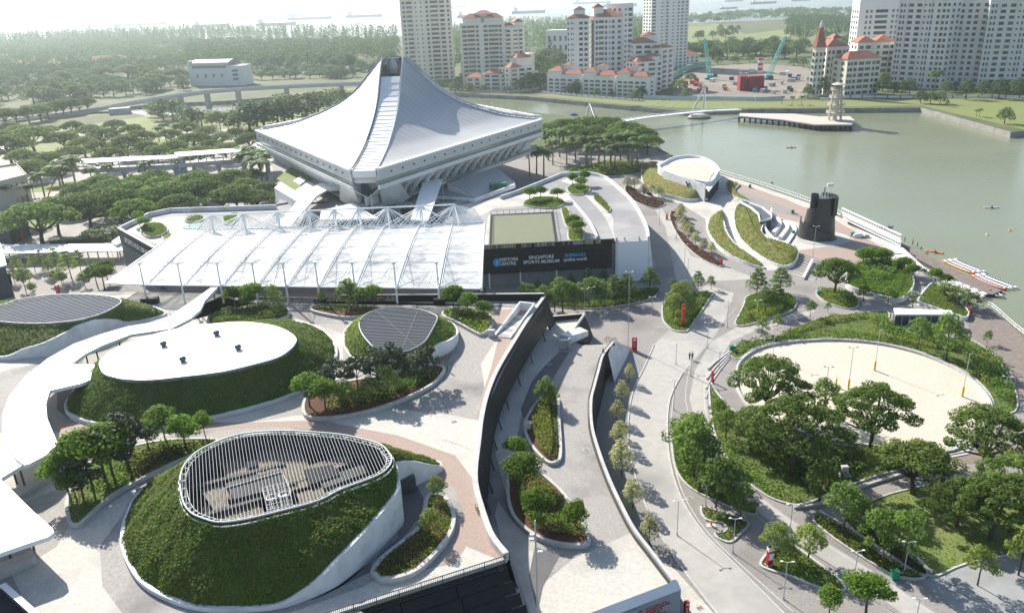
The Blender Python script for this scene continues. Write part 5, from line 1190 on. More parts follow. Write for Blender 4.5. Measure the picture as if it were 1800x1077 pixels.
# --- hedge bed in front of the pavilion
row('layer', [(1057,540,490),(1102,530,480),(1142,514,470),(1078,530,482)], 'layered green tree in the hedge bed before the pavilion', L0, 'layered trees before the pavilion', 1.1)
row('loose', [(927,543,497),(957,545,502),(989,548,490),(1010,545,500),(1034,538,486),(975,548,505)], 'bushy grey-green tree at the hedge bed before the pavilion', L0, 'bushy trees before the pavilion', 1.3)
row('layerl', [(946,520,490),(974,518,484),(1004,512,478),(1035,500,470),(1061,498,472)], 'thin yellow-green tree close to the pavilion front', L0, 'thin trees close to the pavilion', .9)
# --- islands and crossing
row('lime', [(1195,548,494),(1183,558,512),(1212,556,520)], 'feathery lime tree on the triangular island', L0, 'trees on the triangular island', 1.25)
row('layer', [(1227,513,476)], 'small umbrella tree standing alone above the triangular island', L0)
row('layer', [(1345,552,505),(1364,545,500)], 'wide green tree on the crossing island', L0, 'wide trees on the crossing island', 1.3)
row('layer', [(1330,522,472),(1372,516,470)], 'flat topped tree behind the crossing island', L0, 'flat topped trees behind the crossing island', 1.25)
row('rain', [(1467,516,452)], 'large spreading tree above the small oval island', L0, None, .8)
row('lime', [(1424,558,526),(1455,548,530),(1339,590,556),(1366,580,552),(1318,575,548)], 'thin lime sapling along the garden path', L0, 'lime saplings along the path', .9)
row('loose', [(1517,530,502),(1561,532,504)], 'brownish green bush tree below the round garden mound', L0, 'bush trees below the round mound', 1.3)
row('frangi', [(1604,540,512),(1663,530,496),(1674,528,500),(1685,536,502),(1694,540,508),(1702,545,512),(1658,520,494)], 'white flowering frangipani near the boardwalk', L0, 'frangipani trees near the boardwalk', 1.15)
row('round', [(1515,472,435),(1532,468,432),(1548,470,434),(1588,482,450),(1577,480,455),(1602,492,462)], 'clipped ball tree on the round garden mound', L0, 'ball trees on the round mound', 1.25)
row('round', [(1643,503,471),(1659,508,480)], 'clipped ball tree at the head of the triangular raised lawn', L0, 'ball trees at the raised lawn', 1.2)
# --- hedge garden and sand court
row('loose', [(1612,614,555),(1663,634,548),(1640,605,572),(1735,604,580)], 'loose tree in the hedge garden above the sand court', L0, 'trees in the hedge garden', 1.0)
row('big', [(1345,738,622)], 'wide flat rain tree leaning over the path edge of the sand court', L0, None, .88)
row('big', [(1392,835,690),(1318,790,712)], 'massive dark tree in the shady garden by the path bend', L0, 'massive trees in the shady garden', .78)
row('big', [(1529,790,668)], 'spreading tree with visible trunk against the bright sand', L0, None, .78)
row('big', [(1722,834,712)], 'broad umbrella tree over the timber steps near the sand court', L0, None, .95)
row('rainl', [(1604,868,778)], 'lighter feathery tree in front of the timber steps', L0, None, .95)
row('big', [(1740,948,832),(1800,930,800),(1682,925,842)], 'wide dark tree shading the corner lawn', L0, 'wide trees over the corner lawn', .88)
row('loose', [(1450,735,666),(1440,880,812),(1262,740,700),(1275,770,716)], 'upright bushy tree in the shady garden', L0, 'upright trees in the shady garden', 1.1)
row('loose', [(1480,940,848),(1531,975,893),(1587,992,898),(1565,950,890),(1510,930,870)], 'slender tree over the double hedge strip', L0, 'slender trees over the hedge strip', 1.0)
row('lime', [(1420,985,917),(1362,982,920)], 'small light tree beside the pointed lawn island', L0, 'small trees beside the pointed island', 1.05)
row('round', [(1522,1076,1010),(1457,1080,1034)], 'round leafy tree at the lower border of the path', L0, 'round trees at the lower border', 1.25)
row('loose', [(1219,842,722),(1205,808,720),(1258,893,800),(1230,862,760),(1300,915,850),(1282,885,806)], 'tall bushy tree on the verge between road and path', L0, 'tall trees on the verge', 1.0)
row('lime', [(1718,1028,955),(1790,1010,930)], 'sparse young tree in the grey terrace', L0, 'sparse trees in the terrace', .9)
# --- roof terrace of the pavilion
row('round', [(931,356,328),(950,352,326),(980,354,329)], 'umbrella clipped tree on the oval roof island', L2, 'umbrella trees on the roof island', 1.35)
row('round', [(1006,328,303),(1021,336,310),(1027,326,298)], 'clipped tree by the upper forecourt ramp', L2, 'clipped trees by the ramp', 1.25)
row('round', [(1008,406,376),(1014,414,386)], 'small umbrella tree next to the green roof court', L2, 'small trees by the roof court', 1.35)
row('round', [(246,397,369),(256,405,380)], 'round tree in the library roof garden', L2, 'round trees in the library garden', 1.4)
planter('oval planting island on the roof terrace behind the green court', [(918,358),(935,348),(960,345),(988,350),(992,358),(975,365),(940,364)], L2, .4, .4, M_turf, ((.2,.7,18,.36,G_shrub), (.2,.6,12,.34,G_lime)))
planter('narrow planting strip along the green roof court', [(986,366),(998,365),(1004,380),(1006,398),(995,398),(988,380)], L2, .4, .4, M_turf, ((.2,.7,24,.34,G_lime),))
planter('square hedge island at the corner of the green roof court', [(1000,402),(1024,401),(1027,419),(1018,422),(999,421)], L2, .4, .4, M_turf, ((.4,.8,28,.34,G_lime),))
planter('small round hedge island beside the upper ramp', [(996,330),(1012,322),(1035,327),(1036,336),(1020,342),(1002,340)], L2, .4, .4, M_turf, ((.2,.6,18,.34,G_shrub),))
planter('thin tapering hedge island on the upper ramp', [(1042,348),(1052,342),(1064,352),(1074,366),(1068,372),(1056,362)], L2, .4, .35, M_turf, ((.3,.7,24,.34,G_lime),))
planter('oval bed with grasses in the library roof garden', [(246,400),(262,392),(285,394),(296,402),(285,412),(262,416),(250,410)], L2, .6, .4, M_turf, ((.3,.9,18,.36,G_shrub), (.3,.8,12,.34,G_lime)))
planter('small lawn circle in the library roof garden', [(283,412),(292,408),(302,410),(300,418),(288,420)], L2, .3, .3, M_lawn, ((.05,.2,14,.3,G_cover),))
planter('low hedge bed at the rear wall of the library roof', [(324,386),(345,379),(358,380),(356,386),(335,390)], L2, .5, .4, M_turf, ((.3,.9,20,.36,G_shrub),))
planter('hedge bed behind the canopy struts', [(392,382),(415,377),(420,382),(408,392),(394,392)], L2, .5, .4, M_turf, ((.4,1.1,20,.36,G_shrub),))
planter('maroon shrub bed at the stadium forecourt', [(702,376),(712,368),(728,368),(732,376),(720,380)], L2, .5, .4, M_soil, ((.5,1.6,26,.4,G_maroon),))
# --- plaza on the left between the covered walks
row('layerl', [(33,480,448),(62,478,445),(75,474,440),(100,476,436),(126,489,440),(143,479,438),(88,486,452),(26,498,465),(110,503,470),(52,496,470),(170,476,455)], 'thin yellow-green sapling on the plaza by the covered walk', L0, 'saplings on the side plaza', .9)
row('loose', [(45,510,470),(60,520,495),(96,500,474),(112,500,478),(150,505,478)], 'dark green young tree on the plaza by the red sign', L0, 'young trees by the red sign', 1.0)
row('round', [(172,505,462),(184,508,466),(190,495,455)], 'round tree tuft under the canopy corner', L0, 'tree tufts under the canopy corner', 1.2)
row('frangi', [(160,425,402),(182,428,400),(200,424,398),(215,420,394),(176,418,396)], 'small flowering tree behind the covered walk', L0, 'small trees behind the covered walk', 1.3)
# --- car park
cp = [(20,420,372),(48,400,360),(140,362,322),(205,358,314),(262,380,330),(318,388,340),(352,350,300),(410,338,296),(445,330,296),(392,372,330),(238,402,350),(185,380,330),(75,430,355),(104,412,345),(160,402,338),(212,390,332),(182,352,306),(250,348,306),(300,372,318),(335,368,322),(276,336,298),(362,366,312),(330,342,306),(385,345,306),(420,372,324),(455,372,334),(402,322,300),(470,352,320),(436,345,312),(232,362,318),(130,380,345),(290,352,310)]
cp.sort(key=lambda p: p[1])
for i, nm in enumerate(('under the raised walkway', 'in the second row of the car park', 'in the nearest car park row')): row('rain', cp[i*11:i*11+11], 'dense umbrella rain tree '+nm, L0, 'rain trees in the near car park rows', 1.12)
cp2 = [(22,290,235),(62,268,222),(115,266,230),(185,258,224),(226,280,236),(130,292,256),(92,306,268),(200,298,258),(252,264,228),(160,246,218),(302,256,226),(342,268,232),(388,262,234),(352,292,256),(442,268,232),(280,290,255),(320,300,262),(400,285,250),(40,250,218),(10,262,228),(85,246,220),(235,246,218),(365,248,222),(415,248,224),(150,275,240),(60,318,280),(310,280,246)]
cp2 += [(20,242,214),(130,240,212),(205,236,210),(330,240,212),(175,280,246),(262,282,248),(375,276,244),(45,300,262),(110,322,284)]; cp2.sort(key=lambda p: p[1])
for i, nm in enumerate(('along the far lawn', 'in the far car park row', 'beyond the raised walkway')): row('rainl', cp2[i*12:i*12+12], 'feathery light rain tree '+nm, L0, 'rain trees in the far car park rows', 1.15)
row('palm', [(136,336,268),(110,346,285),(80,352,298),(13,364,322),(52,360,320),(60,345,322)], 'tall fan palm by the cream building', L0, 'palms by the cream building', 1.2)
row('palm', [(436,318,262),(448,324,270),(462,330,276),(470,318,264),(442,305,252),(458,308,258),(428,300,255)], 'feathery palm in the clump at the stadium side', L0, 'palms at the stadium side', 1.25)
row('palm', [(280,250,220),(292,246,214),(313,246,215),(206,268,240),(243,262,232),(165,330,290),(195,322,285),(260,318,280),(268,312,276)], 'slender palm among the car park trees', L0, 'palms in the car park', 1.2)
row('palm', [(1031,292,234),(984,276,222),(1073,290,230),(1105,286,226),(1121,290,234),(931,310,258),(956,312,258),(943,306,252),(1052,286,234),(1062,296,240),(1090,284,228),(1000,272,226),(1012,284,234),(964,282,222),(1040,300,248),(1080,300,246),(996,290,244),(972,290,240),(1112,298,246)], 'royal palm in the grove beside the stadium', L0, 'royal palms beside the stadium', 1.15)
row('rain', [(990,250,208),(1030,246,204),(1068,250,205),(1100,258,212),(1125,262,222),(1138,272,236),(1050,262,220),(1010,262,218),(960,258,215),(1085,268,225)], 'dark round crown behind the royal palms', L0, 'dark trees behind the royal palms', 1.1)
# cream saplings and maroon beds along the upper road
cs = [(130,400),(200,410),(290,470),(370,480),(440,500),(650,680),(640,720),(690,800),(690,850),(760,890),(800,960),(880,1020),(960,1055),(730,870)]
row('pale', [(1080+x/5.625, 260+y/5.625, 260+y/5.625-23) for x, y in cs], 'cream variegated sapling along the upper road', L0, 'cream saplings along the upper road', 1.3)
planter('maroon shrub bed along the upper road near the ring building', [(1098,330),(1106,326),(1135,345),(1165,352),(1168,360),(1150,366),(1125,358),(1104,345)], L0, .25, .3, M_soil, ((.3,.9,16,.36,G_maroon),))
planter('long maroon shrub bed with cream saplings beside the lower road', [(1176,378),(1190,368),(1200,376),(1188,392),(1200,410),(1225,432),(1262,455),(1272,464),(1266,468),(1235,456),(1205,432),(1186,405)], L0, .25, .3, M_soil, ((.3,.9,16,.36,G_maroon),), sm=3)
# understory of the palm grove
_e = planter('dark undergrowth bed beneath the royal palms', [(1000,300),(1060,284),(1120,284),(1140,296),(1110,306),(1050,310),(1015,312)], L0, .2, .3, M_soil, ((.6,2.0,7,.5,G_shrub),))
row('loose', [(1185,516,490),(1250,508,485)], 'small tree at the road fork beyond the triangular island', L0, 'small trees at the road fork')
# ------------------------------------------------------------------ ring building, grass crescents, amphitheatre
M_rsand = mat('roof gravel cream', (.52,.48,.41), (.46,.42,.36), rough=.9, scale=.4)
M_turfl = mat('sunny turf', (.14,.15,.04), (.19,.19,.06), rough=.95, scale=.5, c3=(.22,.15,.06), s3=.09, bump=.6, bscale=4)
def plate(e, name, pts, z, m, z0=None, sm=0):
    P = WP(pts, z); P = crom(P, sm) if sm else P
    return kid(MB().prism([(p.x, p.y) for p in P], z-.2 if z0 is None else z0, z), name, m, e)
sheet('promenade_paving', [(1128,300),(1150,280),(1190,280),(1240,298),(1300,316),(1430,360),(1500,394),(1560,428),(1625,484),(1600,470),(1500,440),(1405,470),(1340,476),(1243,410),(1240,385),(1200,360),(1130,340)], .004, M_pale)
sheet('promenade_paving', [(1285,330),(1300,322),(1380,350),(1470,388),(1560,440),(1530,452),(1490,460),(1410,470),(1402,440),(1480,430),(1500,420),(1400,390),(1330,372),(1300,358)], .009, M_red)
sheet('promenade_paving', [(1300,335),(1385,365),(1420,385),(1360,372),(1310,352)], .013, M_brick)
# ring building
rg = empty('ring_building', tuple(W(1205,320)), 'low white half-round building with a cream flat roof behind a grass bank', 'building')
drum = [(1160,300),(1168,288),(1185,280),(1210,277),(1235,280),(1252,288),(1264,300),(1262,308),(1240,325)]
plate(rg, 'wall', drum, 5.2, M_wwall, 0, 4); plate(rg, 'roof', [(1168,297),(1176,289),(1192,284),(1212,282),(1232,285),(1246,292),(1254,302),(1250,309),(1237,319)], 5.5, M_rsand, 5.1, 4)
RG = crom(WP(drum, 5.2), 4); kid(MB().wall(inset(RG, .3), .5, 5.2, 6.4, closed=True), 'parapet', M_white, rg)
a, b = W(1167,300,6.4), W(1240,325,6.4); kid(MB().wall([(a.x,a.y),(b.x,b.y)], .4, 0, 6.5), 'chord_wall', M_wwall, rg)
d_ = (b-a).normalized(); nx = Vector((d_.y, -d_.x, 0)); nx = nx if nx.y < 0 else -nx; q = a.lerp(b, .62)+nx*.3
M_navy = mat('sign navy', (.02,.04,.15), rough=.5)
for s_ in (1, -1): kid(MB().bar((q.x-d_.x*1.3, q.y-d_.y*1.3, 4-1.3*s_), (q.x+d_.x*1.3, q.y+d_.y*1.3, 4+1.3*s_), .7, .2), 'cross_sign', M_navy, rg)
kid(MB().box((q.x+d_.x*.5, q.y+d_.y*.5-.25, 2.9), (1.3, .2, 1.3)), 'cross_sign', M_white, rg)
plate(rg, 'shop_shade_box', [(1243,331),(1262,312),(1264,316),(1246,338)], 3.6, M_black, 0); plate(rg, 'awning', [(1240,329),(1264,306),(1268,309),(1246,336)], 4.9, M_white, 4.6)  # solid black box: the shade inside the shop opening is put into its colour
for i in range(4): p = W(1247+5*i, 339-6*i, 0); kid(MB().box((p.x+.6, p.y-.6, .45), (1.8, .8, .9), .6), 'shop_table', M_white, rg)
# grass bank in front of it, with a white wall
def bank(label, pts, hs, hin, cen, m=M_turfl, cover=4000, leaf=.34, lm=(G_cover, G_dry, G_lime), wall=M_wwall, z0=0.0, wt=.5):
    """grass bank: closed outline with wall heights hs (number or list), rising to hin at inner ridge points cen"""
    n = len(pts); H = hs if hasattr(hs, '__len__') else [hs]*n
    B = crom([Vector((*W(p[0], p[1], z0)[:2], h)) for p, h in zip(pts, H)], 4)
    c = sum((Vector(p) for p in B), Vector())/len(B); e = empty('grass_bank', (c.x, c.y, z0), label, 'grass bank')
    kid(MB().wall(inset(B, wt/2), wt, z0-.05, [z0+max(.15, b.z)+.12 for b in B], closed=True), 'edge_wall', wall, e)
    rid = [Vector((*W(p[0], p[1], z0)[:2], 0)) for p in cen]
    V = [(b.x, b.y, z0+b.z) for b in B]
    for s in (.33, .66, .97):
        for b in B:
            best = min(rid, key=lambda r_: (Vector((r_.x, r_.y))-Vector((b.x, b.y))).length); 
            V.append((b.x+(best.x-b.x)*s, b.y+(best.y-b.y)*s, z0+b.z+(hin-b.z)*math.sin(s*math.pi/2)))
    N = len(B); Fq = [(i*N+k, i*N+(k+1) % N, (i+1)*N+(k+1) % N, (i+1)*N+k) for i in range(3) for k in range(N)]
    if area2(B) < 0: Fq = [f[::-1] for f in Fq]
    kid(MB().add(V, Fq), 'slope', m, e, True)
    V = np.array(V); Fq = np.array(Fq); A = V[Fq]; n1 = np.cross(A[:, 2]-A[:, 0], A[:, 3]-A[:, 1]); ar = np.linalg.norm(n1, axis=1)+1e-6; pick = rng.choice(len(Fq), cover, p=ar/ar.sum()); u_, v_ = rng.random((2, cover, 1)); Q = A[pick]
    C = Q[:, 0]*(1-u_)*(1-v_)+Q[:, 1]*u_*(1-v_)+Q[:, 2]*u_*v_+Q[:, 3]*(1-u_)*v_; C[:, 2] += rng.uniform(0, .2, cover)
    for i, mm in enumerate(lm):
        Vq, Fl = leaves(C[i::len(lm)], leaf, .6, .7); child(obj('ground_cover', npmesh('ground_cover', Vq, Fl), mm, kind='stuff'), e)
    return e
bank('sunny grass bank sloping below the ring building', [(1128,297),(1127,313),(1133,329),(1155,343),(1180,350),(1204,355),(1222,354),(1231,349),(1222,342),(1205,334),(1185,324),(1166,313),(1156,304),(1155,296),(1140,293)], [1.2,1,1,1.2,1.4,1.2,1,.8,2.5,3,3.2,3.2,3.2,3,2], 3.4, [(1145,303),(1160,318),(1185,332),(1205,341),(1222,347)])
bank('slim grass crescent inside a white wall beside the ramp', [(1268,371),(1253,382),(1245,394),(1243,407),(1253,427),(1273,447),(1307,464),(1340,473),(1341,469),(1315,455),(1292,437),(1279,420),(1273,400),(1271,380)], [.3,.7,1,1,1,1,.8,.4,.6,1.4,1.8,2,1.8,.8], 1.9, [(1267,385),(1263,405),(1272,425),(1290,442),(1315,458)], cover=3000)
bank('broad sunny grass slope falling to the amphitheatre', [(1298,361),(1290,380),(1292,404),(1302,425),(1324,447),(1354,464),(1377,472),(1393,470),(1402,458),(1400,445),(1364,433),(1342,424),(1339,413),(1345,405),(1353,389),(1336,391),(1333,376),(1320,367)], [.4,.8,1,1,1,.8,.8,1.2,1.6,1.8,2,2.2,2.4,2.8,3,3,2.6,1.5], 2.6, [(1310,378),(1318,395),(1325,415),(1340,435),(1368,452),(1385,458)], cover=7000)
bank('small grass wedge between ring building and promenade', [(1278,320),(1277,335),(1285,345),(1310,355),(1320,357),(1300,345),(1292,335),(1300,326),(1288,321)], .6, 1.3, [(1284,330),(1288,338),(1298,346)], cover=1200)
am = empty('amphitheatre', tuple(W(1370,410)), 'white stepped amphitheatre with curved benches below the dark spiral tower', 'amphitheatre')
M_slate = mat('slate roof', (.085,.10,.115), (.065,.08,.09), rough=.6, scale=.6)
plate(am, 'dark_roof', [(1300,355),(1316,357),(1340,366),(1356,379),(1356,385),(1336,390),(1333,377),(1320,366)], 3.4, M_slate, 0)
P_ = WP([(1300,355),(1316,357),(1340,366),(1356,379),(1356,385),(1336,390),(1333,377),(1320,366)], 3.4); kid(MB().wall(P_, .35, 3.2, 3.9, closed=True), 'roof_kerb', M_white, am)
SW_ = crom(WP([(1355,381),(1352,392),(1345,404),(1345,412),(1354,422),(1368,432),(1400,444)], 0), 5, closed=False); kid(MB().wall(SW_, .5, 0, [3.2-2.0*i/(len(SW_)-1) for i in range(len(SW_))]), 'curved_wall', M_white, am)
for pts, h_ in (([(1357,382),(1369,394),(1369,402),(1359,415)], 1.5), ([(1379,393),(1384,402),(1378,412),(1371,421)], 1.0), ([(1392,394),(1397,405),(1391,417),(1382,430)], .55)):
    arc = crom(WP(pts, 0), 6, closed=False); kid(MB().wall(arc, 1.1, 0, h_), 'bench_step', M_white, am)
kid(MB().prism([(p.x, p.y) for p in WP([(1341,413),(1347,411),(1360,426),(1361,432),(1354,430),(1342,420)], 2.4)], 0, 2.4), 'stage_block', M_wwall, am)
stp = empty('stair_apron', tuple(W(1420,468)), 'wide flight of grey striped steps beside the grass slope', 'stairs')
for i in range(16):
    A_ = W(1390,480,0).lerp(W(1408,450,0), i/15); B_ = W(1432,494,0).lerp(W(1448,462,0), i/15); d_ = (B_-A_).normalized(); n_ = Vector((-d_.y, d_.x, 0))
    kid(MB().prism([(A_.x, A_.y), (B_.x, B_.y), (B_.x+n_.x*.55, B_.y+n_.y*.55), (A_.x+n_.x*.55, A_.y+n_.y*.55)], 0, .08+.035*i), 'step', M_grey if i % 2 else M_pale, stp)
kid(MB().bar(W(1412,488,.5), W(1428,456,1.2), .6, .3), 'stair_divider', M_white, stp)
# spiral tower
tw = empty('spiral_tower', tuple(W(1436,416)), 'dark brown spiral lookout tower with stepped crown and white antennas', 'tower')
M_tower = mat('dark bronze cladding', (.035,.034,.032), (.055,.052,.048), rough=.45, scale=.8, spec=.4)
tc = W(1437,416,0); 
kid(MB().lathe([(8.2, -.02), (8.2, .14)], 40, (tc.x+1.2, tc.y-1.5)), 'base_disc', M_conc, tw)
def shell(r0, r1, a0, a1, zb, zt, n=36, th=.3):
    """curved wall: radius r0 at bottom, r1 at top; zb, zt functions of 0..1"""
    m = MB(); I, O = [], []
    for i in range(n+1):
        u = i/n; an = a0+(a1-a0)*u; ca, sa = math.cos(an), math.sin(an)
        for rr_, L in ((0, O), (th, I)): L.append([(tc.x+(r0-rr_)*ca, tc.y+(r0-rr_)*sa, zb(u)), (tc.x+(r1-rr_)*ca, tc.y+(r1-rr_)*sa, zt(u))])
    m.strip([o[0] for o in O], [o[1] for o in O]).strip([o[1] for o in I], [o[0] for o in I]).strip([o[1] for o in O], [o[1] for o in I]); return m
kid(shell(6.1, 5.7, R(-40), R(-215), lambda u: 0, lambda u: .9+5.2*u**.8), 'spiral_wall', M_tower, tw)
kid(shell(5.2, 3.9, R(-125), R(-485), lambda u: 0, lambda u: 8.6+1.6*abs(2*u/.55-1) if u < .55 else 13.2, 72), 'core_wall', M_tower, tw)
kid(MB().lathe([(4.9, 1), (3.75, 8.2)], 36, (tc.x, tc.y)), 'inner_core', M_tower, tw)
kid(shell(4.9, 4.9, R(-62), R(70), lambda u: 7.4, lambda u: 13.3), 'upper_drum', M_tower, tw)
kid(MB().lathe([(3.7, 12.2), (3.7, 12.35)], 36, (tc.x+.8, tc.y), sx=.85), 'top_deck', M_dgrey, tw)
kid(MB().lathe([(1.2, 7), (1.2, 13.9), (1.0, 13.9), (1.0, 13.2)], 16, (tc.x-2.0, tc.y+.4)), 'stair_shaft', M_tower, tw)
for i in range(12):
    an = R(-60+128*i/11); kid(MB().box((tc.x+4.94*math.cos(an), tc.y+4.94*math.sin(an), 10.3), (.06, .14, 5.8), an), 'cladding_rib', M_slatg if i > 8 else M_tower, tw)
for dx, dy, h_ in ((.4,.5,16.2),(1.2,.8,15.0),(2.4,1.2,16.6),(3.0,.5,14.6),(.9,-.6,14.4)): kid(MB().tube([(tc.x+dx, tc.y+dy, 12.3), (tc.x+dx, tc.y+dy, h_)], .09, 5), 'antenna', M_white, tw)
kid(MB().box((tc.x+2.7, tc.y+.9, 16.4), (1.9, .5, .9)), 'antenna_dish', M_white, tw); kid(MB().box((tc.x+.6, tc.y+.1, 15.2), (.5, .4, 1.6)), 'antenna_box', M_steel, tw)
# promenade railings, gangway and pontoons
def railing(label, pts, h=1.1, step=1.6, m=M_white, z=0.0, post=.09, rails=(1.0,.5), base=None, sm=4, name='railing'):
    P = crom(WP(pts, z), sm, closed=False); e = empty(name, tuple(P[0]), label, 'railing')
    for hh in rails: kid(MB().tube([(p.x, p.y, z+h*hh) for p in P], .05, 4), 'rail', m, e)
    acc = 0
    for a, b in zip(P, P[1:]):
        L = (b-a).length
        while acc < L: p = a.lerp(b, acc/L); kid(MB().bar((p.x, p.y, z), (p.x, p.y, z+h), post), 'post', m, e); acc += step
        acc -= L
    if base: kid(MB().wall(P, .5, -1.5, base), 'plinth', M_white, e)
    return e
railing('long white balustrade along the river promenade', [(1232,292),(1290,311),(1350,329),(1430,357),(1478,378)], 1.3, 1.5, M_white, 0, .22, (1.0,.12), .2)
railing('grey railing round the timber boardwalk by the water', [(1702,536),(1722,541),(1742,541),(1800,590),(1900,645)], 1.2, 2.0, M_steel, .3, .1)
sheet('boardwalk', [(1700,552),(1722,543),(1744,543),(1800,592),(1992,703),(1992,790),(1820,690),(1790,700),(1788,690),(1765,645),(1735,610),(1705,590)], .016, M_deck)
gw = empty('gangway', tuple(W(1530,400)), 'white covered gangway with many posts sloping to the pontoon', 'gangway')
g0, g1, g2, g3 = W(1480,372,1.5), W(1584,420,.4), W(1482,384,1.5), W(1583,432,.4)
for a, b in ((g0, g1), (g2, g3)):
    kid(MB().bar(a+Vector((0,0,1.2)), b+Vector((0,0,1.2)), .7, .3), 'top_beam', M_white, gw); kid(MB().bar(a, b, .4, .3), 'side_beam', M_white, gw)
    for i in range(26): p = a.lerp(b, i/25); kid(MB().bar(p, p+Vector((0,0,1.2)), .14), 'post', M_white, gw)
kid(MB().add([g0, g1, g3, g2], [(0,1,2,3)]).add([g0-Vector((0,0,.2)), g1-Vector((0,0,.2)), g3-Vector((0,0,.2)), g2-Vector((0,0,.2))], [(3,2,1,0)]), 'deck', M_conc, gw)
sheet('quay_apron', [(1500,392),(1584,432),(1625,470),(1612,480),(1560,432),(1500,398)], .02, M_white)
pt = empty('pontoon', tuple(W(1660,480,-2)), 'long grey timber pontoon moored along the river bank', 'pontoon')
ZP = -1.7; PP = WP([(1584,427),(1645,457),(1700,483),(1762,510),(1745,517),(1731,516),(1690,496),(1634,466),(1592,444)], ZP)
kid(MB().prism([(p.x, p.y) for p in PP], -2.8, ZP-.08), 'float', M_dgrey, pt)
nA, nB = PP[0].lerp(PP[-1], .5), PP[3].lerp(PP[4], .5); pd = (nB-nA).normalized(); NPL = 90
for i in range(NPL):
    lo, hi = i/NPL, (i+.9)/NPL; n2_ = Vector((pd.x, pd.y)); q0 = min(Vector((p.x, p.y)).dot(n2_) for p in PP); q1 = max(Vector((p.x, p.y)).dot(n2_) for p in PP)
    Q = clipband(PP, n2_, q0+(q1-q0)*lo, q0+(q1-q0)*hi)
    if len(Q) > 2: kid(MB().prism([(q.x, q.y) for q in Q], ZP-.07, ZP), 'plank', M_deck, pt)
# boats
def hull(L, w, h, m=None, n=10):
    mb = MB(); V = []
    for i in range(n+1):
        u = i/n; x = (u-.5)*L; ww = w/2*math.sin(math.pi*(.06+.88*u))**.55; kz = h*.35*(2*u-1)**2
        V += [(x, -ww, h+kz*.6), (x, -ww*.75, h*.3+kz*.4), (x, 0, kz*.6), (x, ww*.75, h*.3+kz*.4), (x, ww, h+kz*.6), (x, ww*.8, h*.75+kz*.6), (x, -ww*.8, h*.75+kz*.6)]
    k = 7
    F = [(i*k+j, (i+1)*k+j, (i+1)*k+(j+1) % k, i*k+(j+1) % k) for i in range(n) for j in range(k)]+[tuple(range(k)), tuple(range(n*k, n*k+k))[::-1]]
    return mb.add(V, F)
M_hullw = mat('gelcoat white', (.78,.78,.77), rough=.3, spec=.5); M_or = mat('hull orange', (.75,.26,.05), rough=.4); M_rd = mat('hull red', (.55,.05,.04), rough=.4)
kay_me = hull(5.2, .62, .32).mesh('hull', True); kay_d = MB().box((0,0,.34), (1.1,.34,.05)).mesh('cockpit')
def kayak(loc, rz, label, group=None, m=M_hullw, person=None):
    e = empty('kayak', loc, label, 'kayak', group, rz); h_ = obj('hull', kay_me, M_hullw, e)
    if m != M_hullw: h_.material_slots[0].link = 'OBJECT'; h_.material_slots[0].material = m
    obj('cockpit', kay_d, M_dgrey, h_); return e
ra0, rb0 = W(1612,468,ZP), W(1728,516,ZP); rd = (rb0-ra0).normalized(); rn = Vector((-rd.y, rd.x, 0)); krz = math.atan2(rd.y, rd.x)
k = 0
for i in range(9):
    for j in range(4):
        p = ra0.lerp(rb0, (i+.45)/9.0)-rn*(-.2+.95*j)+rd*(.5*j); k += 1
        kayak((p.x, p.y, ZP+.12*(j % 2)), krz+R(random.uniform(-3, 3)), 'white racing canoe lying in the rows beside the pontoon', 'white canoes stored beside the pontoon')
dr_h = hull(12.4, 1.5, .65).mesh('hull', True); dr_i = MB().prism([(-5.6,-.25),(-5,-.52),(5,-.52),(5.6,-.25),(5.6,.25),(5,.52),(-5,.52),(-5.6,.25)], .6, .68).mesh('deck')
seat_me = MB().box((0,0,.74), (.35,.95,.08)).mesh('bench')
def dragon(loc, rz, label, m, group):
    e = empty('dragon_boat', loc, label, 'boat', group, rz); h_ = obj('hull', dr_h, M_hullw, e); h_.material_slots[0].link = 'OBJECT'; h_.material_slots[0].material = m
    obj('deck', dr_i, M_hullw, h_)
    for i in range(11): o = obj('bench', seat_me, M_black, h_); o.location = (-4.6+i*.92, 0, 0)
    return e
for gi, (c_, m, nm) in enumerate((((1694,470), M_or, 'orange'), ((1746,497), M_rd, 'red'))):
    p = W(*c_, -2.5); drz = math.atan2(*(W(1725,487,-2.5)-W(1668,463,-2.5)).yx) if gi == 0 else math.atan2(*(W(1776,511,-2.5)-W(1718,487,-2.5)).yx)
    for j in range(3):
        n_ = Vector((-math.sin(drz), math.cos(drz), 0)); q = p+n_*(1.75*(j-1)); dragon((q.x, q.y, -2.6), drz, '%s of three moored white dragon boats with %s sides' % (('nearest','middle','farthest')[j], nm), m if j == 0 else M_hullw, '%s dragon boats at the pontoon' % nm)
rib = W(1751,519,-2.4); e = empty('rubber_dinghy', tuple(rib), 'grey inflatable dinghy tied to the end of the pontoon', 'dinghy', None, krz)
obj('tube', MB().tube([(-1.8,.7,.25),(1.0,.75,.25),(2.1,0,.35),(1.0,-.75,.25),(-1.8,-.7,.25)], .3, 8).mesh('tube', True), mat('dinghy grey', (.35,.37,.39), rough=.5), e); obj('floor', MB().box((-.4,0,.12), (2.8,1.2,.1)).mesh('floor'), M_dgrey, e); obj('outboard', MB().box((-2.0,0,.5), (.4,.35,.7)).mesh('outboard'), M_black, e)
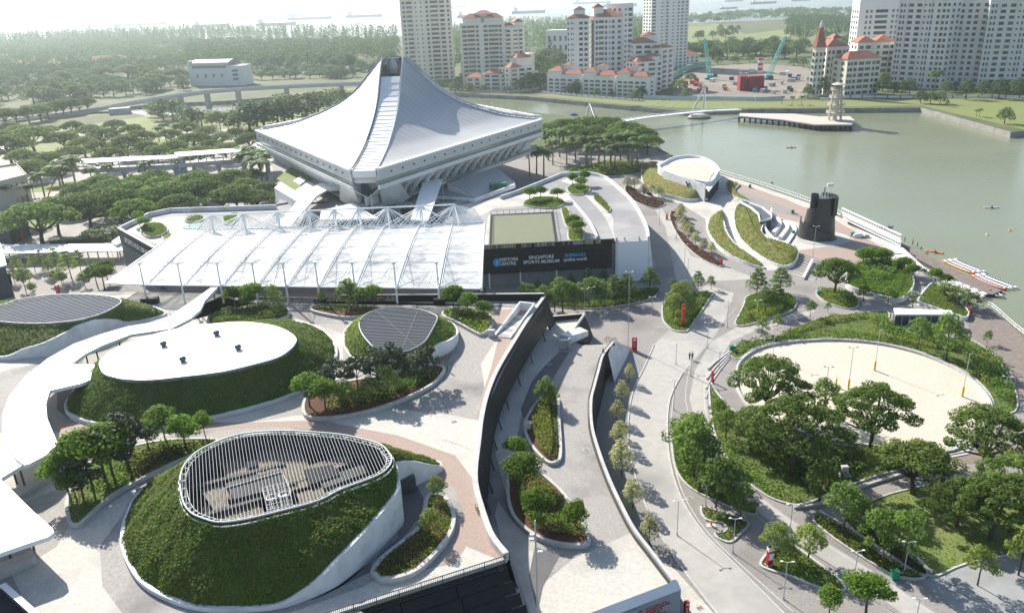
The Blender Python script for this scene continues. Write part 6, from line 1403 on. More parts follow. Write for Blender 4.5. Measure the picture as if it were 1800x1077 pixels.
# ------------------------------------------------------------------ people (small in the view)
M_skin = mat('skin', (.42,.27,.19), rough=.6); M_hair = mat('hair', (.02,.016,.013), rough=.6)
CL = {n: mat('cloth '+n, c, rough=.8) for n, c in dict(red=(.5,.05,.04), white=(.7,.7,.7), black=(.03,.03,.035), green=(.05,.30,.10), navy=(.04,.06,.16), orange=(.6,.22,.08), grey=(.25,.25,.26)).items()}
def bodymesh(pose):
    m = MB()
    if pose == 'sit':
        pts = [((0,0,.2),.16),((0,0,.45),.15),((0,0,.68),.13),((0,0,.80),.06),((0,0,.9),.06)]
        m.tube([p for p, r_ in pts], [r_ for p, r_ in pts], 8); m.tube([(.05,.1,.2),(.5,.12,.3),(.9,.1,.12)], [.09,.07,.05], 6); m.tube([(.05,-.1,.2),(.5,-.12,.3),(.9,-.1,.12)], [.09,.07,.05], 6)
        m.tube([(0,.17,.68),(.22,.30,.5),(.45,.34,.52)], [.06,.05,.04], 6); m.tube([(0,-.17,.68),(.22,-.30,.5),(.45,-.34,.52)], [.06,.05,.04], 6); hz_ = 1.02
    else:
        st_ = .18 if pose == 'walk' else .04
        m.tube([(0,0,.86),(0,0,1.05),(.01,0,1.25),(.01,0,1.42),(.01,0,1.5),(.02,0,1.56)], [.16,.145,.17,.16,.07,.055], 8)
        m.tube([(st_,.09,.04),(st_*.7,.09,.48),(0,.085,.9)], [.05,.065,.10], 7); m.tube([(-st_,-.09,.04),(-st_*.6,-.09,.48),(0,-.085,.9)], [.05,.065,.10], 7)
        m.tube([(.02,.2,1.42),(-st_*.6,.25,1.15),(st_*.3,.25,.9)], [.055,.045,.035], 6); m.tube([(.02,-.2,1.42),(st_*.6,-.25,1.15),(-st_*.1,-.25,.9)], [.055,.045,.035], 6)
        m.tube([(st_+.0,.09,.03),(st_+.2,.09,.02)], [.05,.04], 5); m.tube([(-st_,-.09,.03),(-st_+.2,-.09,.02)], [.05,.04], 5); hz_ = 1.66
    m.lathe([(.02,hz_-.12),(.075,hz_-.07),(.098,hz_),(.09,hz_+.07),(.05,hz_+.115),(.01,hz_+.125)], 10); return m.mesh('body', True), hz_
BM = {p: bodymesh(p) for p in ('sit', 'walk', 'stand')}
def person(loc, rz, label, top, legs='navy', pose='walk', group=None):
    bm, hz_ = BM[pose]; me = bm.copy(); me.materials.clear()
    for m in (M_skin, CL[top], CL[legs]): me.materials.append(m)
    for p in me.polygons:
        z = p.center.z; arm = abs(p.center.y) > .205
        if pose == 'sit': p.material_index = 1 if .2 < z < .8 and p.center.x < .2 else (2 if z < .35 and p.center.x < .55 else 0)
        else: p.material_index = 1 if (.92 < z < 1.5 and not (arm and z < 1.2)) else (2 if .12 < z <= .92 and not arm else 0)
    e = empty('person', loc, label, 'person', group, rz); bo = obj('body', me, None, e)
    obj('hair', MB().lathe([(.104,hz_-.02),(.105,hz_+.04),(.085,hz_+.10),(.02,hz_+.14)], 9).mesh('hair', True), M_hair, bo); return e
def pw(px_, py_, z=0.0): return tuple(W(px_, py_, z))
person(pw(1212,632), 1.2, 'person in black walking on the road, on the left of a pair', 'black', 'black'); person(pw(1217,632), 1.3, 'person in dark blue walking on the road, on the right of a pair', 'navy', 'navy')
person(pw(787,652,L2), .5, 'person in green shirt standing beside the kidney planter', 'green', 'black', 'stand'); person(pw(1060,625,L1), -1, 'person in red and black by the top of the deck stairs', 'red', 'black')
person(pw(702,912,L2), 2, 'person in red seated in the shade of the mound wall', 'red', 'grey', 'sit'); person(pw(1612,461,ZP), 0, 'person in white standing at the canoe rows on the pontoon', 'white', 'navy', 'stand')
for i, (px_, py_, c) in enumerate(((1604,430,'orange'),(1612,435,'orange'),(1619,439,'black'),(1628,447,'red'),(1590,426,'black'),(1498,386,'red'))):
    person(pw(px_, py_, ZP if px_ > 1520 else 0), 2.2+i, ['person with orange vest at the pontoon edge next to the gangway', 'person with bare arms in orange at the pontoon edge', 'person in black crouching by the river on the pontoon', 'person in red farther down the pontoon edge', 'person in black at the foot of the gangway', 'person in red on the promenade by the gangway head'][i], c, 'black', 'sit' if i in (2, 3) else 'stand')
for i, (px_, py_, m, lab) in enumerate(((1391,260, M_or, 'orange kayak with paddler far out on the river'), (1743,366, M_hullw, 'white kayak with paddler in the middle of the water'), (1562,401, mat('hull blue', (.12,.16,.45), rough=.4), 'blue kayak close to the gangway'), (1643,444, M_or, 'red and white kayak leaving the pontoon'))):
    rz = [.05, -.1, .6, -.75][i]; kayak(pw(px_, py_, -2.55), rz, lab, None, m); person(pw(px_, py_, -2.4), rz, 'person paddling the '+lab.split(' with')[0].split(' close')[0].split(' leaving')[0], ['orange','black','navy','red'][i], 'black', 'sit')
    q = W(px_, py_, -1.75); e = empty('paddle', tuple(q), 'paddle held over the '+lab.split(' with')[0].split(' close')[0].split(' leaving')[0], 'paddle', None, rz); m_ = MB().tube([(.45,-1.0,-.15),(.45,1.0,.15)], .02, 5); m_.box((.45,-1.05,-.15), (.03,.4,.16)).box((.45,1.05,.15), (.03,.4,.16)); obj('shaft', m_.mesh('shaft'), M_black, e)
for i, (px_, py_, m) in enumerate(((1735,413,M_hullw),(1775,406,M_or),(1569,407,M_black),(1549,400,M_black),(1215,296,M_black),(1357,322,M_black))):
    q = W(px_, py_, -2.5); e = empty('buoy', tuple(q), ['white ball buoy floating on the river', 'small orange buoy floating far right on the river', 'dark buoy beside the blue kayak', 'dark float by the gangway rail', 'black float near the ring building', 'black float off the promenade railing'][i], 'buoy'); obj('float', MB().lathe([(.05,-.2),(.35,-.05),(.42,.15),(.3,.4),(.05,.5)], 10).mesh('float', True), m, e); obj('ring', MB().tube([(0,0,.45),(0,0,.75)], .04, 5).mesh('ring'), M_dgrey, e)
# ------------------------------------------------------------------ apartment blocks across the water
M_apt = {k: mat('render '+k, c, c2, rough=.8, scale=.15) for k, c, c2 in (('cream',(.76,.71,.61),(.70,.65,.56)), ('white',(.77,.76,.73),(.71,.70,.67)), ('grey',(.70,.69,.665),(.63,.62,.60)), ('bright',(.66,.665,.66),(.60,.605,.60)))}
M_win = mat('window glass', (.035,.055,.06), (.06,.09,.09), rough=.15, scale=.15, spec=.6, rnd=.7)
M_rooft = mat('terracotta roof', (.36,.14,.085), (.28,.105,.07), rough=.85, scale=.4)
M_maroon = mat('maroon trim', (.20,.05,.05), rough=.7)
CUBE = MB().box((0,0,0), (1,1,1)).mesh('pane')
def unit(name, e, c, d, m):
    o = obj(name, CUBE, M_win, e); o.location = c; o.scale = d
    if m != M_win: o.material_slots[0].link = 'OBJECT'; o.material_slots[0].material = m
    return o
def hip(e, x0, x1, y0, y1, z, h, m=None, name='roof', ov=.8):
    x0 -= ov; x1 += ov; y0 -= ov; y1 += ov; k = min(x1-x0, y1-y0)*.42; cy = (y0+y1)/2; cx = (x0+x1)/2
    if x1-x0 >= y1-y0: t = [(x0+k, cy, z+h), (x1-k, cy, z+h)]; F = [(0,1,5,4),(1,2,5),(2,3,4,5),(3,0,4)]
    else: t = [(cx, y0+k, z+h), (cx, y1-k, z+h)]; F = [(0,1,4),(1,2,5,4),(2,3,5),(3,0,4,5)]
    return MB().add([(x0,y0,z),(x1,y0,z),(x1,y1,z),(x0,y1,z)]+t, F+[(3,2,1,0)]).build(name, m or M_rooft, e)
NWIN = [0]
def apartment(label, xl, yl, xr, yr, top, depth, rows, cols, wall='white', roofs=(), group=None, z=0.0, skip=.03, ribs=True, sidecols=3, band=0, cap=300, name='apartment_block', lobby=0):
    """front face from (xl,yl) to (xr,yr) on the ground, top row of pixels, window columns as (centre, width, kind)"""
    A, B = W(xl, yl, z), W(xr, yr, z); d = B-A; L = d.length; rz = math.atan2(d.y, d.x)
    H = HT((xl+xr)/2, (yl+yr)/2, top, z); e = empty(name, (A.x, A.y, z), label, 'building', group, rz); wm = M_apt[wall]
    MB().box((L/2, depth/2, H/2), (L, depth, H)).build('wall', wm, e)
    fh = (H*(1-skip))/rows; n = 0; extra = MB()
    for r_ in range(rows):
        for u, w_, kd in cols:
            x = u*L; ww = w_*L; zc = H*lobby+fh*(r_+.52); hh = fh*(.55 if kd != 's' else .32)
            if n < cap:
                unit('window', e, (x, -.06, zc), (ww, .25, hh), M_win)
                if kd == 'b': unit('balcony', e, (x, -.55, zc-hh*.62), (ww*1.08, 1.0, fh*.22), wm)
            else: extra.box((x, -.06, zc), (ww, .25, hh))
            n += 1
        for s_, sx in ((1, L), (0, 0)):
            for j in range(sidecols):
                extra.box((sx, depth*(j+.6)/(sidecols+.2), H*lobby+fh*(r_+.52)), (.25, depth/(sidecols+1)*.55, fh*.5))
        if band and r_ % band == 0 and r_: unit('string_course', e, (L/2, -.15, fh*r_), (L+.3, .4, fh*.10), wm)
    if extra.v: extra.build('windows_far_side', M_win, e, kind='stuff')
    if ribs:
        us = sorted(set([0]+[round((a[0]+a[1]/2+b[0]-b[1]/2)/2, 3) for a, b in zip(cols, cols[1:])]+[1]))
        for u in us[::2]: unit('pilaster', e, (u*L, -.2, H/2), (L*.012+.3, .5, H), wm)
    if not roofs: unit('parapet', e, (L/2, depth/2, H+.5), (L+.6, depth+.6, 1.0), wm)
    for (u0, u1, v0, v1, zz, hh, blk) in roofs:
        if blk: MB().box(((u0+u1)/2*L, (v0+v1)/2*depth, H+zz/2), ((u1-u0)*L, (v1-v0)*depth, zz)).build('roof_storey', wm, e)
        hip(e, u0*L, u1*L, v0*depth, v1*depth, H+zz+.01, hh)
    return e
c6 = [(.06,.05,'w'),(.17,.11,'b'),(.30,.03,'s'),(.40,.03,'s'),(.52,.05,'w'),(.66,.15,'b'),(.82,.09,'w'),(.94,.04,'w')]
apartment('tall cream tower block rising behind the stadium roof', 714, 143, 800, 139, -12, 26, 19, c6, 'cream')
apartment('stepped cream block with red roof to the right of the tall tower', 815, 152, 889, 150, 40, 22, 14, [(.09,.10,'w'),(.24,.17,'b'),(.39,.06,'w'),(.58,.09,'w'),(.76,.22,'b'),(.92,.06,'w')], 'cream', ((.05,.48,.1,.7,3.5,4,1),(.55,.95,.1,.7,3.5,4,1),(.3,.7,.3,.9,7,3,1)))
apartment('cream wing with narrow side behind the stepped block', 889, 148, 925, 146, 48, 20, 13, [(.2,.2,'w'),(.55,.2,'s'),(.8,.15,'w')], 'cream', ((.1,.5,.1,.8,1.5,3,1),(.55,.95,.2,.9,4,3,1)))
apartment('low cream terrace with red hipped roof at the stadium side of the bank', 820, 158, 848, 158, 137, 14, 3, [(.25,.25,'w'),(.7,.25,'b')], 'cream', ((0,1,0,1,.3,3.2,0),))
apartment('cream three storey house with wide balconies on the bank', 848, 159, 896, 160, 130, 15, 4, [(.2,.18,'w'),(.5,.25,'b'),(.82,.18,'b')], 'cream', ((.1,.85,0,.8,.3,3.6,0),))
apartment('corner cream house with stepped red roofs at the inlet', 896, 161, 940, 156, 118, 16, 5, [(.2,.2,'b'),(.5,.2,'w'),(.8,.18,'w')], 'cream', ((.05,.5,0,.8,.3,3.4,0),(.45,1,.3,1,7,3.4,1)))
apartment('cream stepped block with roof garden behind the corner house', 905, 146, 940, 142, 95, 18, 8, [(.3,.2,'w'),(.7,.2,'w')], 'cream', ((.1,.6,.1,.9,2,3,1),))
c8 = [(.05,.05,'w'),(.20,.07,'s'),(.27,.05,'s'),(.62,.16,'w'),(.85,.14,'w')]
apartment('left wing of the white tower with red hipped roof', 998, 156, 1036, 155, 33, 20, 13, c8, 'white', ((0,1,0,1,.3,5,0),(.3,.8,.2,.8,6.5,3,1)))
apartment('right wing of the white tower with red hipped roof', 1045, 155, 1092, 153, 30, 20, 13, [(.08,.08,'w'),(.24,.18,'b'),(.42,.08,'w'),(.55,.05,'s'),(.68,.10,'w'),(.90,.12,'b')], 'white', ((0,1,0,1,.3,5.5,0),(.0,.35,.2,.8,7.5,3,1)))
apartment('recessed dark stair core between the wings of the white tower', 1035, 150, 1046, 150, 30, 8, 13, [(.5,.5,'w')], 'grey', (), None, 0, .03, False, 0)
apartment('white lift shaft slab at the right of the red roofed tower', 1093, 150, 1110, 148, 8, 20, 15, [(.3,.18,'s'),(.75,.35,'w')], 'white')
for i, (a, b, nm) in enumerate(((963,1023,'nearest the stadium'), (1025,1081,'in the middle of the row'), (1084,1138,'at the far right end of the row'))):
    apartment('white riverside terrace house with red roofs, '+nm, a, 164+i*3, b, 166+i*3, 131+i*2, 15, 4, [(.10,.12,'b'),(.28,.12,'b'),(.46,.14,'b'),(.66,.12,'w'),(.86,.14,'b')], 'white', ((.02,.42,0,.8,2.5,3.2,1),(.45,1,0,.7,.2,3.4,0),(.35,.55,.5,.9,6.5,1.6,1)), 'riverside terrace houses', 0, .2, True, 1)
apartment('white stepped block with broad orange roof behind the terrace row', 1112, 158, 1160, 156, 76, 20, 9, [(.2,.2,'w'),(.5,.2,'w'),(.8,.18,'b')], 'white', ((0,.8,0,.9,.2,4.5,0),(.4,.9,.3,.9,5.5,2.4,1)))
apartment('white block with red turrets beside the green hoarding', 1118, 164, 1162, 160, 108, 16, 6, [(.2,.2,'w'),(.6,.25,'b'),(.9,.12,'w')], 'white', ((.0,.7,0,.9,.2,4,0),(.7,1,.2,.9,3,2.4,1)))
apartment('narrow white block climbing behind the turreted one', 1160, 158, 1182, 154, 84, 22, 8, [(.3,.3,'b'),(.75,.25,'b')], 'white', ((0,1,0,1,.2,3,0),))
apartment('slim white tower cut by the top border with many small balconies', 1143, 122, 1207, 118, -14, 22, 22, [(.06,.10,'w'),(.28,.05,'s'),(.42,.06,'b'),(.58,.05,'s'),(.72,.04,'w'),(.82,.06,'w'),(.94,.05,'b')], 'white')
# right bank: turreted building, curved slab, long slab
c_w = [(.12,.08,'w'),(.30,.10,'w'),(.55,.20,'w'),(.78,.07,'w'),(.92,.07,'w')]
apartment('orange roofed wing beside the pointed turret', 1446, 166, 1484, 164, 82, 18, 7, c_w, 'cream', ((0,.95,0,.9,.2,5,0),(.5,.9,.5,1,5,3,1)), None, 0, .05, True, 2, 2)
apartment('front wing with orange roof and white gable near the turret', 1483, 170, 1540, 166, 103, 18, 6, [(.05,.06,'w'),(.13,.06,'w'),(.25,.09,'w'),(.43,.15,'w'),(.63,.15,'w'),(.80,.07,'w'),(.90,.06,'w'),(.96,.05,'w')], 'cream', ((0,1,0,.8,.2,4.5,0),), None, 0, .05, True, 2, 2)
apartment('rear orange roofed wing between the turret building and the slab', 1500, 152, 1565, 150, 74, 16, 7, [(.1,.1,'w'),(.28,.13,'w'),(.55,.08,'w'),(.75,.15,'w'),(.92,.12,'w')], 'cream', ((0,.45,0,1,.2,4,0),(.45,1,0,1,.2,4.5,0)), None, 0, .05, True, 2, 2)
tb = W(1432,168,0); tt = empty('corner_turret', tuple(tb), 'cream corner turret with tall orange pointed roof and white lantern', 'turret')
th_ = HT(1432,168,83); MB().lathe([(4.6,0),(4.6,th_)], 8).build('wall', M_apt['cream'], tt); MB().lathe([(5.2,th_),(4.0,th_+3),(1.6,th_+13)], 8).build('roof', M_rooft, tt); MB().lathe([(1.3,th_+13),(1.3,th_+15),(.9,th_+16),(.2,th_+18)], 8).build('lantern', M_apt['bright'], tt)
for r_ in range(7):
    for j in range(5): an = R(180+36*j+18); unit('window', tt, (4.5*math.cos(an), 4.5*math.sin(an), th_*(.08+.13*r_)), (.5, 1.2, th_*.07), M_win).rotation_euler = (0,0,an)
apartment('smooth white slab with rounded tan roof edge behind the orange roofs', 1497, 138, 1572, 136, -2, 20, 13, [(.18,.05,'w'),(.28,.05,'w'),(.52,.28,'w'),(.78,.05,'w'),(.88,.05,'w')], 'bright', (), None, 0, .12, False)
cb = [(.05,.035,'w'),(.11,.035,'w'),(.24,.09,'w'),(.40,.09,'w'),(.52,.035,'s'),(.60,.03,'w'),(.66,.03,'w'),(.78,.05,'w'),(.88,.05,'w'),(.96,.05,'w')]
apartment('left face of the long grey-white residential slab', 1563, 152, 1650, 158, 1, 22, 15, cb, 'grey', (), None, 0, .02, True, 3, 4)
apartment('shaded recess of the long residential slab', 1650, 154, 1722, 156, 1, 22, 15, [(.1,.05,'s'),(.28,.12,'w'),(.48,.09,'w'),(.64,.09,'w'),(.86,.14,'w')], 'grey', (), None, 0, .02, True, 3, 4)
apartment('right face of the long residential slab at the border', 1716, 158, 1815, 158, 1, 22, 15, cb[::1], 'grey', (), None, 0, .02, True, 3, 4)
# ------------------------------------------------------------------ river bank details
def fence(label, pts, h, m, step=3.0, z=0.3, name='fence'):
    P = crom(WP(pts, z), 3, closed=False); e = empty(name, tuple(P[0]), label, 'fence'); kid(MB().wall(P, .3, z, z+h*.75), 'panel_wall', m, e); acc = 0
    for a, b in zip(P, P[1:]):
        L = (b-a).length
        while acc < L: p = a.lerp(b, acc/L); kid(MB().box((p.x, p.y, z+h/2), (.6, .6, h)), 'pier', M_maroon if m == M_white else M_white, e); acc += step
        acc -= L
    return e
fence('white wall with maroon piers before the riverside terraces', [(952,163),(1000,168),(1060,173),(1128,178)], 2.0, M_white, 6)
fence('pale garden wall on the bank behind the stadium', [(790,160),(860,163),(905,163),(940,158),(960,150)], 1.8, mat('garden wall', (.42,.40,.33), rough=.9), 30)
fence('white balustrade along the right bank promenade', [(1440,176),(1500,172),(1560,172),(1640,173),(1720,172),(1830,172)], 1.8, M_white, 8)
fence('white and blue construction hoarding along the field', [(1132,174),(1200,176),(1260,176),(1330,177),(1375,176)], 3.4, mat('hoarding', (.55,.60,.62), (.35,.48,.55), rough=.7, scale=.06), 40, .3, 'hoarding')
fence('green and blue hoarding at the left edge of the building site', [(1180,140),(1200,128),(1230,118),(1250,115)], 6, mat('hoarding green', (.22,.42,.40), (.12,.38,.18), rough=.7, scale=.08), 40, .3, 'hoarding')
# building site
sheet('building_site', [(1182,172),(1185,140),(1250,116),(1330,112),(1420,118),(1442,160),(1400,174),(1300,175)], .04, mat('site earth', (.27,.235,.19), (.19,.17,.145), rough=.95, scale=.05, c3=(.20,.17,.15), s3=.03))
M_craneg = mat('crane turquoise', (.12,.42,.38), rough=.5)
def lattice(e, a, b, w_, m, n=14, name='boom'):
    a, b = Vector(a), Vector(b); t = (b-a).normalized(); s1 = t.cross(Vector((0,1,0))).normalized()*w_/2; s2 = t.cross(s1).normalized()*w_/2; mb = MB()
    cs = [s1+s2, s1-s2, -s1-s2, -s1+s2]
    for c in cs: mb.bar(a+c, b+c*.5, .35)
    for i in range(n):
        p, q = a.lerp(b, i/n), a.lerp(b, (i+1)/n)
        for j in range(4): k0 = 1-.5*i/n; mb.bar(p+cs[j]*k0, q+cs[(j+1) % 4]*k0, .22)
    return kid(mb, name, m, e)
for lab, bx_, by_, tx, ty in (('turquoise crane with near vertical boom at the building site', 1247, 140, 1239, 68), ('turquoise crane with boom leaning right over the site', 1350, 140, 1381, 64)):
    b0 = W(bx_, by_, 0); t0 = ZAT(tx, ty, b0.y); e = empty('crawler_crane', tuple(b0), lab, 'crane'); lattice(e, b0+Vector((0,0,3)), t0, 3.2, M_craneg)
    kid(MB().box((b0.x, b0.y, 2.6), (6, 5, 2.6)), 'cab', M_craneg, e)
    for s_ in (-2.2, 2.2): kid(MB().box((b0.x, b0.y+s_, .7), (7, 1.1, 1.3)), 'track', M_dgrey, e)
    kid(MB().bar(t0, (t0.x+1, t0.y, t0.z-18), .12), 'hoist_rope', M_dgrey, e)
M_formr = mat('formwork red', (.38,.03,.03), (.30,.025,.03), rough=.6, scale=.2)
for j, (xa, xb) in enumerate(((1299,1312),(1314,1342))):
    A, B = W(xa, 160, 0), W(xb, 160-j, 0); H = HT(xa, 160, 134); e = empty('formwork_stack', tuple(A), ('narrow' if j == 0 else 'wide')+' red steel formwork wall standing in the building site', 'formwork'); n = 3 if j == 0 else 7
    for i in range(n):
        p = A.lerp(B, (i+.5)/n); kid(MB().box((p.x, p.y+3, H/2), ((B-A).length/n*.8, 8, H-.5*(i % 2))), 'formwork_panel', M_formr, e)
        kid(MB().box((p.x, p.y-1.2, H*.5), (.4, .5, H)), 'rib', mat('formwork dark', (.2,.02,.02), rough=.6), e)
for lab, px_, py_, ty in (('red and white striped silo standing in the building site', 1336, 128, 102), ('small red and white striped silo beyond the viaduct', 506, 126, 108)):
    q = W(px_, py_, 0); H = HT(px_, py_, ty); e = empty('striped_silo', tuple(q), lab, 'silo')
    for i in range(6): kid(MB().lathe([(2.4, H*i/6), (2.4, H*(i+1)/6)], 12, (q.x, q.y)), 'band', M_rd if i % 2 else M_white, e)
for i in range(44):
    px_, py_ = random.uniform(1200, 1420), random.uniform(126, 166); q = W(px_, py_, 0); s_ = random.uniform(2.0, 6); m, nm = random.choice([(M_steel,'steel grey'), (M_rd,'red'), (M_white,'white'), (M_dgrey,'dark'), (mat('site blue', (.08,.22,.35), rough=.6),'blue'), (mat('site orange', (.5,.2,.06), rough=.6),'orange')])
    e = empty('site_container', tuple(q), nm+' site cabin or crate among the machinery of the building site', 'container', nm+' cabins and crates on the building site', random.uniform(0, 3))
    mb = MB().box((0,0,1.3), (s_, 2.4, 2.6)).box((0,0,2.7), (s_+.2, 2.6, .2)); o = mb.build('box', m, e); MB().box((s_/4,-1.22,1.1), (.9,.06,2)).build('door', M_dgrey, e)
# footbridge
br = empty('footbridge', tuple(W(1230,205,-2.5)), 'slim white cable footbridge with splayed pylons over the basin', 'footbridge')
BP_ = crom([W(1030,228,2.0), W(1110,211,3.4), W(1180,202,3.6), W(1240,196,3.0), W(1300,193,1.4)], 6, closed=False)
mb = MB()
for a, b in zip(BP_, BP_[1:]): mb.bar(a, b, 4.0, .7)
kid(mb, 'deck', M_white, br)
for s_ in (-1.8, 1.8):
    mb = MB()
    for a, b in zip(BP_, BP_[1:]): mb.bar(a+Vector((0,s_,1.3)), b+Vector((0,s_,1.3)), .14); mb.bar(a+Vector((0,s_,.3)), a+Vector((0,s_,1.3)), .14)
    kid(mb, 'handrail', M_white, br)
for bx_, by_, tx, ty in ((1226,208,1240,150), (1041,222,1036,182)):
    b0 = W(bx_, by_, -2.5); t0 = ZAT(tx, ty, b0.y+3)
    kid(MB().lathe([(7,-2.6),(7.4,-1.6),(6.2,-.6),(3.5,.3)], 20, (b0.x+1, b0.y), sy=.6), 'pylon_base', M_conc, br); kid(MB().lathe([(7.1,-2.62),(7.5,-1.9)], 20, (b0.x+1, b0.y), sy=.6), 'fender', M_black, br)
    for dx, dy in ((-4.5,-1),(3.5,1.5)): kid(MB().tube([(b0.x+dx, b0.y+dy, 0), tuple(t0)], [.7,.45], 8), 'pylon_leg', M_post, br)
    for k in (2, 6, 10, 14, 18, 22): p = BP_[min(k, len(BP_)-1)]; kid(MB().tube([tuple(t0), tuple(p)], .09, 4), 'cable', M_steel, br)
# pier with the beacon tower
pr_ = empty('pier', tuple(W(1420,208,0)), 'low concrete pier on dark piles carrying the beacon tower', 'pier')
PR = WP([(1300,199),(1395,200),(1440,205),(1494,204.5),(1504,213),(1497,219),(1434,219),(1380,211),(1300,204)], 1.0); kid(MB().prism([(p.x, p.y) for p in PR], .3, 1.0), 'deck', mat('pier stone', (.46,.43,.38), rough=.85), pr_); kid(MB().prism([(p.x, p.y) for p in inset(PR, .4)], -.3, .3), 'beam', M_dgrey, pr_)
for i in range(22):
    p = PR[8].lerp(PR[7], i/8) if i <= 8 else (PR[7].lerp(PR[6], (i-8)/6) if i <= 14 else PR[6].lerp(PR[5], (i-14)/7)); kid(MB().tube([(p.x, p.y+.6, -4), (p.x, p.y+.6, .3)], .55, 6), 'pile', M_black, pr_)
bc = W(1467,211,1.0); bt = empty('beacon_tower', tuple(bc), 'cream beacon tower of stacked open platforms on the pier end', 'tower'); HB = HT(1467,211,146,1.0); M_bcn = mat('beacon cream', (.56,.52,.45), (.48,.44,.38), rough=.8, scale=.5)
for i in range(4):
    z0 = HB*(.0+.205*i); r_ = 5.2-.45*i
    for j in range(6): an = j*math.pi/3+.3; MB().tube([(r_*.72*math.cos(an), r_*.72*math.sin(an), z0), (r_*.66*math.cos(an), r_*.66*math.sin(an), z0+HB*.2)], .42, 6).build('column', M_bcn, bt)
    MB().lathe([(r_*.8, z0+HB*.19), (r_, z0+HB*.2), (r_, z0+HB*.215), (r_*.8, z0+HB*.215)], 12).build('platform', M_bcn, bt)
    mb = MB()
    for j in range(12): a0, a1 = j*math.pi/6, (j+1)*math.pi/6; mb.bar((r_*.96*math.cos(a0), r_*.96*math.sin(a0), z0+HB*.26), (r_*.96*math.cos(a1), r_*.96*math.sin(a1), z0+HB*.26), .25); mb.bar((r_*.96*math.cos(a0), r_*.96*math.sin(a0), z0+HB*.21), (r_*.96*math.cos(a0), r_*.96*math.sin(a0), z0+HB*.26), .25)
    mb.build('parapet', M_bcn, bt)
MB().lathe([(2.4,HB*.83),(2.4,HB*.95)], 12).build('lantern_room', M_ribbon, bt); MB().lathe([(3.6,HB*.95),(3.8,HB*.965),(.4,HB*1.02)], 12).build('cap', M_bcn, bt); MB().tube([(0,0,0),(0,0,HB*.83)], 1.3, 8).build('core', M_bcn, bt); MB().tube([(0,0,HB),(0,0,HB*1.13)], .12, 5).build('mast', M_steel, bt)
fy = W(1117,194,-2.5); e = empty('ferry_boat', tuple(fy), 'small dark roofed bumboat moored by the quay', 'boat'); obj('hull', hull(9, 3, 1.2).mesh('hull', True), mat('hull grey blue', (.2,.26,.3), rough=.5), e); obj('cabin', MB().box((.5,0,1.7), (5.5,2.2,1.2)).mesh('cabin'), M_bcn, e); obj('roof', MB().box((.5,0,2.5), (6.6,2.8,.35)).mesh('roof'), M_black, e)
fy = W(1009,203,-2.5); e = empty('workboat', tuple(fy), 'tiny blue workboat left of the footbridge pylon', 'boat'); obj('hull', hull(5, 2.2, 1.0).mesh('hull', True), mat('hull blue2', (.08,.2,.4), rough=.5), e); obj('cabin', MB().box((0,0,1.4), (2,1.4,1.0)).mesh('cabin'), mat('hull blue3', (.2,.35,.55), rough=.5), e)
# ------------------------------------------------------------------ left background: viaduct, curved roof hall, houses, walkways
vd = empty('viaduct', tuple(W(330,195,0)), 'long pale road viaduct curving over the canal', 'viaduct')
VP = crom([W(-60,226,.5), W(60,208,.8), W(150,196,1.5), W(215,184,5.0), W(300,170,8), W(380,160,9), W(480,153.5,9), W(600,148,8), W(720,144,6)], 5, closed=False); mb = MB(); mb2 = MB(); mb3 = MB()
M_via = mat('viaduct concrete', (.46,.455,.44), (.38,.375,.36), rough=.85, scale=.1)
for a, b in zip(VP, VP[1:]): mb.bar(a-Vector((0,0,.7)), b-Vector((0,0,.7)), 12, 1.3); 
kid(mb, 'deck', M_via, vd)
for s_ in (-5.7, 5.7): kid(MB().wall(offpath(VP, s_), .4, [p.z-.3 for p in VP], [p.z+1.0 for p in VP]), 'parapet', M_via, vd)
for k in (18, 21, 24, 27, 31, 35): q = VP[k]; kid(MB().box((q.x, q.y, q.z/2-2.2), (2.6, 7, q.z+2.2)), 'pier', M_via, vd)
q = W(212,200,0); kid(MB().box((q.x, q.y, 2.2), (15, 9, 4.4), .3), 'abutment', M_via, vd)
sc = W(340,152,0); e = empty('curved_roof_hall', tuple(sc), 'grey hall with a barrel roof beyond the viaduct', 'building', None, -.18); Lh = 56.0; Hh_ = 20.0; Dh = 26.0
MB().box((Lh*.36, Dh/2, Hh_/2), (Lh*.72, Dh, Hh_)).build('hall_wall', M_apt['bright'], e); MB().box((Lh*.86, Dh*.4, Hh_*.48), (Lh*.28, Dh*.8, Hh_*.96)).build('wing_wall', M_apt['bright'], e); MB().box((-1.5, Dh/2, Hh_*.6), (3.5, Dh*.9, Hh_*1.25)).build('end_fin', M_apt['bright'], e)
A_ = [(0, Dh*(.5-.52*math.cos(math.pi*i/12)), Hh_+5.0*math.sin(math.pi*i/12)) for i in range(13)]; MB().strip(A_, [(Lh*.75, p[1], p[2]) for p in A_]).strip([(p[0], p[1], p[2]-.4) for p in A_][::-1], [(Lh*.75, p[1], p[2]-.4) for p in A_][::-1]).build('barrel_roof', mat('roof sage', (.42,.43,.37), rough=.6), e); MB().add([(Lh*.745, p[1], p[2]-.2) for p in A_], [tuple(range(13))]).build('gable', M_corr, e)
unit('frieze', e, (Lh*.37, -.1, Hh_*.92), (Lh*.66, .4, Hh_*.11), M_corr)
for i in range(4): unit('window', e, (Lh*(.12+.16*i), -.1, Hh_*.5), (2.6, .4, 3.4), mat('window tan', (.28,.2,.17), rough=.5))
for i in range(3): unit('window', e, (Lh*.86, -.1, Hh_*(.32+.2*i)), (6, .4, 2.2), M_win)
